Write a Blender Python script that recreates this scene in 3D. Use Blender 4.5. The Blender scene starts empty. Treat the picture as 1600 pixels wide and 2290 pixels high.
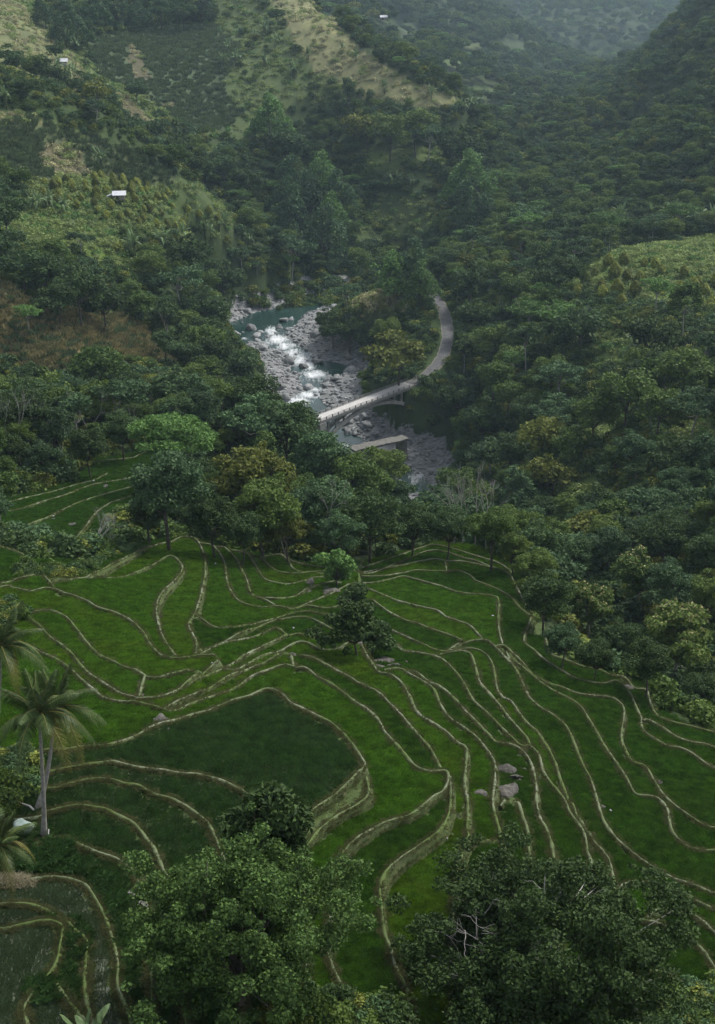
import bpy, bmesh, math, random
import numpy as np
from mathutils import Vector, Matrix, Euler

# ---------------------------------------------------------------- camera, sky, sun, exposure
SC = bpy.context.scene
COL = SC.collection
CZ = 200.0                       # camera height above the datum
PITCH = math.radians(22.0)
FPX = 1145.0 / math.tan(math.radians(20.0))      # focal length in photograph pixels

cam_d = bpy.data.cameras.new('camera')
cam = bpy.data.objects.new('camera', cam_d)
COL.objects.link(cam)
cam.location = (0, 0, CZ)
cam.rotation_euler = (math.pi / 2 - PITCH, 0, 0)
cam_d.sensor_fit = 'VERTICAL'
cam_d.angle = math.radians(40.0)
cam_d.clip_start = 0.5
cam_d.clip_end = 30000
SC.camera = cam

world = bpy.data.worlds.new('World')
SC.world = world
world.use_nodes = True
SUN_EL, SUN_AZ = math.radians(55), math.radians(48)      # azimuth from +Y, clockwise
wn = world.node_tree
for n in list(wn.nodes):
    wn.nodes.remove(n)
sky = wn.nodes.new('ShaderNodeTexSky')
sky.sky_type = 'NISHITA'
sky.sun_disc = False
sky.sun_elevation = SUN_EL
sky.sun_rotation = SUN_AZ
sky.air_density = 1.0
sky.dust_density = 3.0
sky.ozone_density = 1.0
bg = wn.nodes.new('ShaderNodeBackground')
bg.inputs['Strength'].default_value = 0.10
wo = wn.nodes.new('ShaderNodeOutputWorld')
hsv = wn.nodes.new('ShaderNodeHueSaturation')          # cloud cover takes most of the blue out of the sky
hsv.inputs['Saturation'].default_value = 0.42
wn.links.new(sky.outputs[0], hsv.inputs['Color'])
wn.links.new(hsv.outputs[0], bg.inputs['Color'])
wn.links.new(bg.outputs[0], wo.inputs['Surface'])

sun_d = bpy.data.lights.new('sun', 'SUN')
sun_d.energy = 1.5
sun_d.angle = math.radians(14)
sun_d.color = (1.0, 0.96, 0.9)
sun = bpy.data.objects.new('sun', sun_d)
COL.objects.link(sun)
sdir = Vector((math.sin(SUN_AZ) * math.cos(SUN_EL), math.cos(SUN_AZ) * math.cos(SUN_EL), math.sin(SUN_EL)))
sun.rotation_euler = sdir.to_track_quat('Z', 'Y').to_euler()
sun.location = (0, 0, 400)

SC.view_settings.view_transform = 'Standard'
SC.view_settings.look = 'None'
SC.view_settings.exposure = 1.08
SC.view_settings.gamma = 1.0
SC.view_settings.use_curve_mapping = False
SC.render.engine = 'CYCLES'
SC.cycles.max_bounces = 4
SC.cycles.diffuse_bounces = 2
SC.cycles.glossy_bounces = 2
SC.cycles.transmission_bounces = 3
SC.cycles.transparent_max_bounces = 4
SC.cycles.volume_bounces = 0
SC.cycles.use_denoising = True
SC.cycles.use_adaptive_sampling = True
SC.cycles.adaptive_threshold = 0.02

# ---------------------------------------------------------------- helpers
def ray(px, py):
    px = np.asarray(px, float); py = np.asarray(py, float)
    u = (px - 800.0) / FPX
    v = (1145.0 - py) / FPX
    c, s = math.cos(PITCH), math.sin(PITCH)
    return u, c + s * v, -s + c * v          # direction x, y, z

def at_z(px, py, z):                          # point on the ray at height z (relative to the camera)
    dx, dy, dz = ray(px, py)
    t = z / dz
    return dx * t, dy * t, z + 0 * dx

def at_D(px, py, D):                          # point on the ray at horizontal distance D
    dx, dy, dz = ray(px, py)
    t = D / np.hypot(dx, dy)
    return dx * t, dy * t, dz * t

def project(x, y, z):                         # relative-to-camera point -> photograph pixel
    c, s = math.cos(PITCH), math.sin(PITCH)
    f = y * c - z * s
    up = y * s + z * c
    return 800.0 + FPX * x / f, 1145.0 - FPX * up / f

def _hash(ix, iy, seed):
    h = (ix.astype(np.int64) * 374761393 + iy.astype(np.int64) * 668265263 + seed * 974634541) & 0xFFFFFFFF
    h = ((h ^ (h >> 13)) * 1274126177) & 0xFFFFFFFF
    h = (h ^ (h >> 16)) & 0xFFFFFF
    return h / float(0xFFFFFF)

def vnoise(x, y, seed=0):
    ix = np.floor(x); iy = np.floor(y)
    fx = x - ix; fy = y - iy
    fx = fx * fx * (3 - 2 * fx); fy = fy * fy * (3 - 2 * fy)
    a = _hash(ix, iy, seed); b = _hash(ix + 1, iy, seed)
    c = _hash(ix, iy + 1, seed); d = _hash(ix + 1, iy + 1, seed)
    return (a + (b - a) * fx) * (1 - fy) + (c + (d - c) * fx) * fy

def fbm(x, y, seed=0, octs=4):
    s = 0; a = 0.5; t = 0
    for k in range(octs):
        s = s + a * (vnoise(x, y, seed + 17 * k) - 0.5) * 2
        t += a; a *= 0.5; x = x * 2.03 + 3.1; y = y * 2.03 + 1.7
    return s / t

def in_poly(px, py, poly):
    px = np.asarray(px); py = np.asarray(py)
    r = np.zeros(px.shape, bool)
    n = len(poly)
    for i in range(n):
        x0, y0 = poly[i]; x1, y1 = poly[(i + 1) % n]
        if y0 == y1:
            continue
        c = ((y0 > py) != (y1 > py)) & (px < (x1 - x0) * (py - y0) / (y1 - y0) + x0)
        r ^= c
    return r

def smooth(a, b, x):
    t = np.clip((x - a) / (b - a), 0, 1)
    return t * t * (3 - 2 * t)

def catmull(pts, step):
    """resample a polyline (n,k) as a smooth curve at about the given step"""
    P = np.asarray(pts, float)
    if len(P) < 3:
        n = max(2, int(np.linalg.norm(P[-1] - P[0]) / step))
        t = np.linspace(0, 1, n + 1)[:, None]
        return P[0] * (1 - t) + P[-1] * t
    Q = np.vstack([2 * P[0] - P[1], P, 2 * P[-1] - P[-2]])
    out = []
    for i in range(1, len(Q) - 2):
        p0, p1, p2, p3 = Q[i - 1], Q[i], Q[i + 1], Q[i + 2]
        n = max(1, int(np.linalg.norm(p2 - p1) / step))
        t = (np.arange(n) / n)[:, None]
        out.append(0.5 * ((2 * p1) + (-p0 + p2) * t + (2 * p0 - 5 * p1 + 4 * p2 - p3) * t ** 2 + (-p0 + 3 * p1 - 3 * p2 + p3) * t ** 3))
    out.append(P[-1:])
    return np.vstack(out)

def mesh_np(name, V, F, mat=None, smooth_shade=False, attrs=None):
    """mesh from numpy: V (n,3), F (m,3|4) or a list of such arrays"""
    me = bpy.data.meshes.new(name)
    Fs = F if isinstance(F, list) else [F]
    V = np.asarray(V, np.float32)
    me.vertices.add(len(V)); me.vertices.foreach_set('co', V.ravel())
    loops = np.concatenate([np.asarray(f, np.int32).ravel() for f in Fs]) if Fs else np.zeros(0, np.int32)
    tot = np.concatenate([np.full(len(f), np.asarray(f).shape[1], np.int32) for f in Fs])
    st = np.concatenate([[0], np.cumsum(tot)[:-1]]).astype(np.int32)
    me.loops.add(len(loops)); me.loops.foreach_set('vertex_index', loops)
    me.polygons.add(len(tot)); me.polygons.foreach_set('loop_start', st); me.polygons.foreach_set('loop_total', tot)
    if smooth_shade:
        me.polygons.foreach_set('use_smooth', np.ones(len(tot), bool))
    if attrs:
        for k, (typ, arr) in attrs.items():
            a = me.attributes.new(k, typ, 'POINT')
            if typ == 'FLOAT':
                a.data.foreach_set('value', np.asarray(arr, np.float32).ravel())
            elif typ == 'INT':
                a.data.foreach_set('value', np.asarray(arr, np.int32).ravel())
            elif typ == 'FLOAT_COLOR':
                a.data.foreach_set('color', np.asarray(arr, np.float32).ravel())
    me.update(calc_edges=True)
    if mat:
        me.materials.append(mat)
    return me

def link(name, me, parent=None, loc=None, kind=None, label=None, cat=None, group=None):
    o = bpy.data.objects.new(name, me)
    COL.objects.link(o)
    if parent is not None:
        o.parent = parent
    if loc is not None:
        o.location = loc
    if kind: o['kind'] = kind
    if label: o['label'] = label
    if cat: o['category'] = cat
    if group: o['group'] = group
    return o

def thing(name, loc, label, cat, group=None, rz=0.0, sc=1.0):
    o = link(name, None, None, loc, None, label, cat, group)
    o.empty_display_size = 0.3
    o.rotation_euler = (0, 0, rz)
    o.scale = (sc, sc, sc)
    return o

class MB:
    """collects boxes, tubes and quads for one mesh"""
    def __init__(s):
        s.v = []; s.f = []; s.n = 0
    def add(s, V, F):
        V = np.asarray(V, float)
        s.v.append(V)
        for f in F:
            s.f.append([i + s.n for i in f])
        s.n += len(V)
        return s
    def box(s, c, d, rz=0.0, taper=1.0):
        x, y, z = [k / 2 for k in d]
        P = np.array([(-x, -y, -z), (x, -y, -z), (x, y, -z), (-x, y, -z),
                      (-x * taper, -y * taper, z), (x * taper, -y * taper, z), (x * taper, y * taper, z), (-x * taper, y * taper, z)])
        if rz:
            cr, sr = math.cos(rz), math.sin(rz)
            P = np.stack([P[:, 0] * cr - P[:, 1] * sr, P[:, 0] * sr + P[:, 1] * cr, P[:, 2]], 1)
        return s.add(P + np.array(c), [(3, 2, 1, 0), (4, 5, 6, 7), (0, 1, 5, 4), (1, 2, 6, 5), (2, 3, 7, 6), (3, 0, 4, 7)])
    def beam(s, a, b, w, h):
        """rectangular bar from a to b, w wide (horizontal), h tall"""
        a = np.array(a, float); b = np.array(b, float)
        d = b - a; d = d / np.linalg.norm(d)
        sd = np.cross(d, (0, 0, 1.0))
        sd = sd / (np.linalg.norm(sd) + 1e-9); up = np.cross(sd, d)
        P = []
        for q in (a, b):
            for (i, j) in ((-1, -1), (1, -1), (1, 1), (-1, 1)):
                P.append(q + sd * i * w / 2 + up * j * h / 2)
        return s.add(P, [(0, 1, 2, 3), (7, 6, 5, 4), (0, 4, 5, 1), (1, 5, 6, 2), (2, 6, 7, 3), (3, 7, 4, 0)])
    def tube(s, pts, rad, k=6, cap=True):
        pts = [np.array(p, float) for p in pts]
        rad = rad if hasattr(rad, '__len__') else [rad] * len(pts)
        V = []; F = []
        for i, p in enumerate(pts):
            d = pts[min(i + 1, len(pts) - 1)] - pts[max(i - 1, 0)]
            d = d / (np.linalg.norm(d) + 1e-9)
            r = np.array((1.0, 0, 0)) if abs(d[0]) < 0.8 else np.array((0, 1.0, 0))
            a = np.cross(d, r); a /= np.linalg.norm(a); b = np.cross(d, a)
            for j in range(k):
                t = 2 * math.pi * j / k
                V.append(p + (a * math.cos(t) + b * math.sin(t)) * rad[i])
        for i in range(len(pts) - 1):
            for j in range(k):
                F.append((i * k + j, i * k + (j + 1) % k, (i + 1) * k + (j + 1) % k, (i + 1) * k + j))
        if cap:
            F.append(tuple(range(k))[::-1]); F.append(tuple((len(pts) - 1) * k + j for j in range(k)))
        return s.add(V, F)
    def mesh(s, name, mat, smooth_shade=False):
        me = bpy.data.meshes.new(name)
        me.from_pydata([tuple(v) for v in np.vstack(s.v)], [], s.f)
        if smooth_shade:
            me.polygons.foreach_set('use_smooth', np.ones(len(me.polygons), bool))
        me.materials.append(mat)
        me.update()
        return me

# ---------------------------------------------------------------- materials
def new_mat(name):
    m = bpy.data.materials.new(name)
    m.use_nodes = True
    nt = m.node_tree
    for n in list(nt.nodes):
        nt.nodes.remove(n)
    out = nt.nodes.new('ShaderNodeOutputMaterial')
    return m, nt, out

def N(nt, typ, **kw):
    n = nt.nodes.new(typ)
    for k, v in kw.items():
        if k.startswith('i_'):
            n.inputs[k[2:].replace('_', ' ')].default_value = v
        else:
            setattr(n, k, v)
    return n

def rgba(c):
    return (c[0], c[1], c[2], 1.0)

def ramp(nt, fac, stops):
    r = nt.nodes.new('ShaderNodeValToRGB')
    e = r.color_ramp.elements
    while len(e) < len(stops):
        e.new(0.5)
    for k, (p, c) in enumerate(stops):
        e[k].position = p; e[k].color = rgba(c)
    nt.links.new(fac, r.inputs[0])
    return r.outputs[0]

def mixc(nt, fac, a, b, mode='MIX'):
    m = nt.nodes.new('ShaderNodeMix'); m.data_type = 'RGBA'; m.blend_type = mode
    if isinstance(fac, (int, float)):
        m.inputs[0].default_value = fac
    else:
        nt.links.new(fac, m.inputs[0])
    for i, c in ((6, a), (7, b)):
        if isinstance(c, (tuple, list)):
            m.inputs[i].default_value = rgba(c)
        else:
            nt.links.new(c, m.inputs[i])
    return m.outputs[2]

def math_n(nt, op, a, b=None, clamp=False):
    m = nt.nodes.new('ShaderNodeMath'); m.operation = op; m.use_clamp = clamp
    for i, c in ((0, a), (1, b)):
        if c is None: continue
        if isinstance(c, (int, float)):
            m.inputs[i].default_value = c
        else:
            nt.links.new(c, m.inputs[i])
    return m.outputs[0]

def noise_tex(nt, scale, detail=4, rough=0.55, vec=None, typ='ShaderNodeTexNoise'):
    n = nt.nodes.new(typ)
    n.inputs['Scale'].default_value = scale
    if typ == 'ShaderNodeTexNoise':
        n.inputs['Detail'].default_value = detail; n.inputs['Roughness'].default_value = rough
    if vec is None:
        g = nt.nodes.new('ShaderNodeNewGeometry'); vec = g.outputs['Position']
    nt.links.new(vec, n.inputs['Vector'])
    return n.outputs['Fac'] if typ == 'ShaderNodeTexNoise' else n.outputs[0]

def finish(nt, out, col, rough=0.85, bump=None, bstr=0.3, bdist=0.1, spec=0.2, trans=0.0):
    p = nt.nodes.new('ShaderNodeBsdfPrincipled')
    if isinstance(col, (tuple, list)):
        p.inputs['Base Color'].default_value = rgba(col)
    else:
        nt.links.new(col, p.inputs['Base Color'])
    if isinstance(rough, (int, float)):
        p.inputs['Roughness'].default_value = rough
    else:
        nt.links.new(rough, p.inputs['Roughness'])
    p.inputs['Specular IOR Level'].default_value = spec
    if bump is not None:
        b = nt.nodes.new('ShaderNodeBump')
        b.inputs['Strength'].default_value = bstr; b.inputs['Distance'].default_value = bdist
        nt.links.new(bump, b.inputs['Height']); nt.links.new(b.outputs[0], p.inputs['Normal'])
    res = p.outputs[0]
    if trans:
        t = nt.nodes.new('ShaderNodeBsdfTranslucent')
        if isinstance(col, (tuple, list)): t.inputs[0].default_value = rgba(col)
        else: nt.links.new(col, t.inputs[0])
        mx = nt.nodes.new('ShaderNodeMixShader'); mx.inputs[0].default_value = trans
        nt.links.new(res, mx.inputs[1]); nt.links.new(t.outputs[0], mx.inputs[2]); res = mx.outputs[0]
    nt.links.new(res, out.inputs['Surface'])

def leaf_mat(name, dark, light, hue=None, rough=0.65, trans=0.22, spec=0.14):
    """foliage: varies from leaf to leaf and from plant to plant"""
    m, nt, out = new_mat(name)
    g = nt.nodes.new('ShaderNodeNewGeometry'); oi = nt.nodes.new('ShaderNodeObjectInfo')
    c = mixc(nt, g.outputs['Random Per Island'], dark, light)
    if hue:
        c = mixc(nt, math_n(nt, 'MULTIPLY', oi.outputs['Random'], 0.75), c, hue)
    v = math_n(nt, 'ADD', math_n(nt, 'MULTIPLY', oi.outputs['Random'], 0.55), 0.72)
    hs = nt.nodes.new('ShaderNodeHueSaturation'); nt.links.new(c, hs.inputs['Color']); nt.links.new(v, hs.inputs['Value'])
    finish(nt, out, hs.outputs[0], rough, spec=spec, trans=trans)
    return m

def simple_mat(name, c1, c2, scale, rough=0.85, bstr=0.3, bdist=0.05, spec=0.2, detail=5):
    m, nt, out = new_mat(name)
    tc = nt.nodes.new('ShaderNodeTexCoord')
    f = noise_tex(nt, scale, detail, 0.6, tc.outputs['Object'])
    finish(nt, out, ramp(nt, f, [(0.3, c1), (0.7, c2)]), rough, f, bstr, bdist, spec)
    return m
# ---------------------------------------------------------------- terrain: control points read off the photograph
# (px, py, 'z', height below the camera) or (px, py, 'D', horizontal distance)
CP = []
def cz(l):
    for px, py, z in l:
        CP.append(at_z(px, py, z))
def cd(l, sink=0.0):
    for px, py, D in l:
        x, y, z = at_D(px, py, D)
        CP.append((x, y, z - sink))
# rice terraces
cz([(-250, 1290, -72), (0, 1290, -74), (0, 1500, -66), (450, 1430, -76), (450, 1240, -88), (250, 1260, -81), (200, 1430, -70),
    (450, 1700, -62.5), (150, 1680, -61.5), (700, 1250, -93), (1000, 1225, -96), (900, 1500, -76), (700, 1480, -72.5), (1150, 1270, -95),
    (1200, 1450, -88), (1450, 1570, -87), (1600, 1660, -85.5), (1850, 1700, -87), (1600, 1900, -79), (1850, 1900, -82),
    (1200, 1850, -71.5), (1000, 1650, -70.5), (850, 1740, -65), (1400, 2200, -73), (900, 2000, -65.5), (900, 2260, -64), (500, 2260, -61),
    (100, 2200, -60.5), (-200, 2200, -60), (100, 1950, -61), (-200, 1900, -60), (100, 1760, -61), (400, 1900, -61.5), (1700, 2250, -77),
    (1150, 2330, -67), (600, 1350, -84), (950, 1360, -87), (1150, 1420, -87), (650, 1600, -66.5), (1100, 1950, -68.5)])
N_T1 = len(CP)
# creek, small terraces and the wood on the left
cz([(-150, 1215, -85), (50, 1225, -86), (190, 1245, -88), (300, 1250, -91)])
cd([(-150, 1180, 207), (0, 1160, 228), (120, 1140, 240), (250, 1060, 268), (0, 1110, 248), (300, 1180, 222), (300, 1030, 285),
    (100, 1075, 266), (-200, 1080, 262), (510, 1000, 300), (0, 1000, 305), (200, 990, 310), (-250, 950, 320)])
N_T2 = len(CP)
# wood between terraces and gorge (ground lies about 10 m below the crowns)
cd([(420, 1180, 225), (600, 1180, 232), (800, 1190, 238)], 2)
cd([(480, 1060, 265), (620, 1060, 280), (760, 1110, 275), (900, 1160, 275), (1000, 1180, 280)], 9)
cd([(400, 900, 375), (600, 920, 375), (720, 1010, 350), (850, 1060, 330), (960, 1120, 330), (150, 900, 365), (300, 880, 380), (-250, 880, 365)], 9)
cd([(560, 850, 450), (640, 880, 440), (760, 1010, 420)], 10)
# left hill
cd([(0, 650, 425), (-300, 640, 420), (0, 760, 405), (200, 720, 440), (330, 760, 460), (430, 800, 478), (120, 820, 398), (0, 840, 392),
    (100, 640, 455), (280, 590, 510), (120, 530, 500), (0, 530, 480), (-300, 500, 470), (400, 650, 520), (450, 600, 560),
    (400, 480, 585), (270, 440, 605), (100, 430, 560), (0, 420, 548), (550, 520, 630), (560, 580, 640), (470, 690, 560),
    (130, 360, 590), (50, 262, 600), (200, 310, 612), (320, 375, 622), (-300, 250, 580), (420, 410, 640), (620, 590, 668)])
cd([(150, 200, 690), (300, 290, 720), (430, 370, 730), (540, 440, 735), (620, 500, 735)], 8)
cd([(60, 100, 800), (0, 30, 840), (120, 150, 770), (-300, 60, 780), (300, 200, 820), (420, 240, 830), (300, 100, 900), (450, 150, 880),
    (450, 40, 970), (200, 40, 930), (550, 100, 920), (620, 30, 960), (150, -60, 1000), (450, -60, 1060), (-300, -80, 950), (650, -50, 1010)])
cd([(620, 200, 860), (700, 180, 870), (690, 90, 900), (800, 155, 868), (900, 190, 850), (1020, 228, 850), (740, 40, 925),
    (700, 290, 840), (850, 340, 805), (950, 290, 825), (600, 350, 790), (750, 420, 785), (900, 380, 785)])
cd([(900, 470, 762), (820, 520, 742), (750, 560, 722), (980, 480, 745), (680, 480, 750)], 4)
# behind the grassy ridge
for (px, D, z) in [(800, 1060, -118), (700, 1150, -112), (900, 1000, -120), (1000, 950, -122), (600, 1300, -60), (560, 1250, -30), (740, 1350, -112)]:
    a = math.atan2(px - 800, FPX); CP.append((D * math.sin(a), D * math.cos(a), z))
# river bed, banks, knoll
cz([(735, 672, -158.5), (640, 700, -159), (560, 722, -159), (520, 735, -159), (600, 745, -159.5), (640, 780, -161), (700, 835, -164),
    (770, 840, -164.5), (700, 890, -167), (760, 960, -170), (800, 990, -171), (930, 1070, -178), (960, 1095, -180), (830, 610, -158.5), (900, 585, -157)])
cz([(600, 665, -152), (690, 625, -152), (740, 610, -150), (520, 700, -153), (520, 780, -158), (560, 810, -159.5), (700, 715, -153.5), (790, 770, -155),
    (860, 850, -153), (830, 895, -160), (700, 660, -156.5), (840, 960, -163), (905, 900, -155), (885, 1010, -168), (1010, 1060, -164), (995, 1112, -168), (1000, 940, -150)])
cz([(850, 655, -136), (790, 690, -144), (900, 700, -140), (860, 740, -147), (770, 720, -149), (900, 640, -135), (880, 790, -149),
    (915, 858, -150), (960, 835, -148.5), (990, 800, -146), (1003, 760, -143), (998, 715, -140), (985, 685, -138), (972, 660, -136), (940, 625, -136)])
# right slope and plateau
cd([(1060, 760, 528), (1050, 690, 552), (1050, 620, 585)], 5)
cd([(1200, 800, 455), (1120, 830, 470), (1440, 790, 425), (1600, 800, 402), (1900, 800, 390), (1200, 1000, 372), (1050, 930, 438), (1450, 1000, 335), (1600, 1000, 315), (1900, 1000, 305),
    (1100, 1130, 370), (1030, 1050, 412), (1250, 1150, 318), (1500, 1150, 278), (1650, 1180, 255), (1900, 1180, 240), (1350, 900, 395)], 6)
cd([(1200, 1240, 245), (1320, 1400, 205), (1250, 1330, 215), (1450, 1480, 180), (1560, 1560, 165), (1700, 1500, 175), (1450, 1300, 228)], 8)
cd([(1300, 640, 510), (1450, 640, 500), (1590, 690, 480), (1500, 545, 555), (1600, 560, 548), (1900, 600, 520), (1350, 590, 535), (1400, 720, 455)], 0)
cd([(1200, 600, 565), (1100, 560, 610), (1250, 500, 640), (1400, 500, 640), (1600, 480, 640), (1900, 480, 620), (1100, 420, 750), (1000, 420, 770), (1300, 380, 800), (1500, 400, 740),
    (1200, 320, 880), (1050, 300, 840), (1400, 300, 900)], 8)
cd([(1600, 300, 760), (1900, 280, 730), (1500, 230, 960), (1600, 150, 900), (1600, 60, 1000), (1900, 60, 900), (1500, 130, 1120), (1560, 40, 1180), (1900, -80, 1100), (1620, -60, 1250), (1420, 230, 1160)], 6)
cd([(1290, 235, 1320), (1350, 200, 1400), (1200, 250, 1170), (1100, 260, 1050), (1000, 230, 1230), (900, 130, 1300), (1300, 160, 1620),
    (1350, 60, 2600), (1450, 60, 2600), (820, 110, 1330), (820, -40, 1900)], 8)
cd([(1400, 5, 3600), (1500, 20, 3300), (1250, -15, 4200), (1000, -50, 3600), (1400, -25, 5200), (1600, -30, 4200), (1900, -60, 3800), (600, -120, 3500), (1900, -100, 6000), (1400, -55, 7000), (800, -90, 6000), (0, -200, 4000), (-300, -200, 1800)])
# overlapping ridges up the valley: crest points, the ground falling away behind each
def crest(l, back, drop):
    for px, py, D in l:
        x, y, z = [float(q) for q in at_D(px, py, D)]
        CP.append((x, y, z - 8)); k = (D + back) / D
        CP.append((x * k, y * k, z - 8 - drop))
crest([(860, 25, 1480), (960, 75, 1460), (1060, 130, 1420), (1160, 185, 1360)], 200, 38)
crest([(1040, 5, 2250), (1140, 45, 2200), (1240, 95, 2120), (1310, 130, 2000)], 300, 50)
crest([(1600, -10, 1350), (1520, 60, 1400), (1440, 130, 1430)], 260, 48)
CP = np.array([[float(c) for c in p] for p in CP])

def lp(x, y):
    return np.stack([np.arctan2(x, y), np.log(np.hypot(x, y))], -1)
def _phi(r2):
    return 0.5 * r2 * np.log(r2 + 1e-12)
def make_rbf(P, lam=1e-4):
    cu = lp(P[:, 0], P[:, 1]); n = len(P)
    A = np.zeros((n + 3, n + 3))
    A[:n, :n] = _phi(((cu[:, None] - cu[None]) ** 2).sum(-1)) + np.eye(n) * lam
    A[:n, n] = 1; A[:n, n + 1:] = cu; A[n:, :n] = A[:n, n:].T
    w = np.linalg.solve(A, np.concatenate([P[:, 2], [0, 0, 0]]))
    def f(x, y):
        x = np.asarray(x, float); y = np.asarray(y, float)
        sh = x.shape
        Q = lp(x.ravel(), y.ravel())
        out = np.empty(len(Q))
        for i in range(0, len(Q), 20000):
            q = Q[i:i + 20000]
            r2 = ((q[:, None, 0] - cu[None, :, 0]) ** 2 + (q[:, None, 1] - cu[None, :, 1]) ** 2)
            out[i:i + 20000] = _phi(r2) @ w[:n] + w[n] + q @ w[n + 1:]
        return out.reshape(sh)
    return f
rbf = make_rbf(CP)
rbfA = make_rbf(CP[:N_T1], 1e-3)
rbfB = make_rbf(CP[N_T1:N_T2], 1e-3)

# polar sheet: columns of equal azimuth, rings of growing distance
_az_in = np.radians(np.linspace(-16.5, 16.5, 400))
_az_out = np.radians(np.linspace(17.2, 42, 36))
AZ = np.concatenate([-_az_out[::-1], _az_in, _az_out])
DD = np.exp(np.linspace(math.log(36), math.log(7500), 880))
GA, GD = np.meshgrid(AZ, DD, indexing='ij')
GX = GD * np.sin(GA); GY = GD * np.cos(GA)
H0 = rbf(GX, GY)
H0 = np.where(H0 > 0, 40 * np.tanh(H0 / 40), H0)           # hills outside the picture stay low enough for the haze box
_tm = (GD < 340)
HA = np.full(H0.shape, -60.0); HA[_tm] = rbfA(GX[_tm], GY[_tm])
HB = np.full(H0.shape, -60.0); HB[_tm] = rbfB(GX[_tm], GY[_tm])

def gsample(arr, x, y):
    """bilinear sample of a field stored on the polar sheet"""
    a = np.arctan2(x, y); d = np.log(np.maximum(np.hypot(x, y), 36.01))
    i = np.clip(np.interp(a, AZ, np.arange(len(AZ))), 0, len(AZ) - 1.001)
    j = np.clip((d - math.log(36)) / (math.log(7500) - math.log(36)) * (len(DD) - 1), 0, len(DD) - 1.001)
    i0 = i.astype(int); j0 = j.astype(int); fi = i - i0; fj = j - j0
    return (arr[i0, j0] * (1 - fi) + arr[i0 + 1, j0] * fi) * (1 - fj) + (arr[i0, j0 + 1] * (1 - fi) + arr[i0 + 1, j0 + 1] * fi) * fj

def hit(px, py, Hf, dmin=40, dmax=8000):
    """where the photograph's ray first meets the height field Hf -> x, y, z"""
    px = np.atleast_1d(np.asarray(px, float)); py = np.atleast_1d(np.asarray(py, float))
    dx, dy, dz = ray(px, py)
    hyp = np.hypot(dx, dy)
    ds = np.exp(np.linspace(math.log(dmin), math.log(dmax), 1500))
    X = (dx / hyp)[:, None] * ds; Y = (dy / hyp)[:, None] * ds; Z = (dz / hyp)[:, None] * ds
    G = gsample(Hf, X, Y) - Z
    below = G >= 0
    k = below.argmax(1); ok = below.any(1)
    k = np.where(ok, np.maximum(k, 1), len(ds) - 1)
    r = np.arange(len(px))
    g0 = G[r, k - 1]; g1 = G[r, k]
    t = np.where(ok, np.clip(-g0 / (g1 - g0 + 1e-9), 0, 1), 1)
    d = ds[k - 1] + (ds[k] - ds[k - 1]) * t
    return dx / hyp * d, dy / hyp * d, dz / hyp * d

# relief of the wild slopes
_wild = smooth(215, 300, GD)
H1 = H0 + _wild * (fbm(GX / 70, GY / 70, 3, 5) * np.clip(GD / 180, 0, 14) * 0.8 + fbm(GX / 14, GY / 14, 9, 3) * 0.5) + fbm(GX / 420, GY / 420, 13, 3) * 35 * smooth(1400, 2600, GD)

# ---- river: outline of the water in the photograph
def t2(l):
    return [(480 + x * .2375, 580 + y * .2375) for x, y in l]
RIVER_PX = t2([(1180, 330), (1060, 335), (930, 345), (840, 380), (700, 440), (560, 470), (440, 485), (350, 520), (250, 565), (160, 590), (100, 640), (90, 700), (150, 760), (120, 800),
               (300, 800), (430, 790), (520, 840), (640, 870), (700, 940), (750, 990), (680, 1060), (800, 1090), (800, 1180), (880, 1240), (800, 1270), (680, 1330), (760, 1450),
               (1000, 1560), (1100, 1700), (1200, 1830), (1350, 1900), (1560, 1960), (1790, 2120), (1950, 2260), (2080, 2230), (2030, 2110), (1920, 2000), (1730, 1890), (1480, 1830), (1400, 1700), (1230, 1620), (1080, 1400), (980, 1290), (1040, 1200), (1000, 1160), (1110, 1130), (1240, 1080), (1290, 1020),
               (1160, 980), (1010, 960), (950, 910), (850, 850), (750, 790), (660, 740), (740, 650), (850, 520), (960, 480), (1040, 440), (1180, 430)])
def zwater(y):
    return np.interp(y, [430, 462, 480, 500, 530, 552, 562, 585, 603, 612, 700, 760], [-182, -176.5, -172, -169.5, -166, -163.6, -163.3, -160.6, -158.2, -157.6, -157.4, -156.5])
def wat(px, py):
    """a pixel of the water outline -> world, by intersecting the water profile"""
    px = np.asarray(px, float); py = np.asarray(py, float)
    y = np.full(px.shape, 560.0)
    for _ in range(60):
        x, yn, z = at_z(px, py, zwater(y)); y = y * .6 + yn * .4
    return x, y
_rx, _ry = wat([p[0] for p in RIVER_PX], [p[1] for p in RIVER_PX])
RIVER_W = list(zip(_rx, _ry))
# upstream and downstream continuation, out of sight behind the knoll and the wood
def seg_dist(x, y, poly, closed=False):
    """distance to a polyline and the parameter along it"""
    P = np.asarray(poly, float)
    best = np.full(x.shape, 1e9); par = np.zeros(x.shape)
    n = len(P) if closed else len(P) - 1
    for i in range(n):
        a = P[i, :2]; b = P[(i + 1) % len(P), :2]
        d = b - a; L = d @ d + 1e-9
        t = np.clip(((x - a[0]) * d[0] + (y - a[1]) * d[1]) / L, 0, 1)
        q = np.hypot(x - a[0] - d[0] * t, y - a[1] - d[1] * t)
        m = q < best
        best = np.where(m, q, best); par = np.where(m, i + t, par)
    return best, par
ROAD_PX = [(700, 941), (715, 935), (815, 897), (915, 858), (945, 843), (970, 823), (990, 797), (1000, 765), (1001, 735), (994, 700), (983, 678), (968, 655), (950, 635), (925, 618)]
ROAD_Z = [-150, -150, -150, -150, -149.3, -148, -146, -143.6, -141.6, -139.4, -138, -136.6, -135.6, -135]
_t = [at_z(p[0], p[1], z) for p, z in zip(ROAD_PX, ROAD_Z)]
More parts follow.
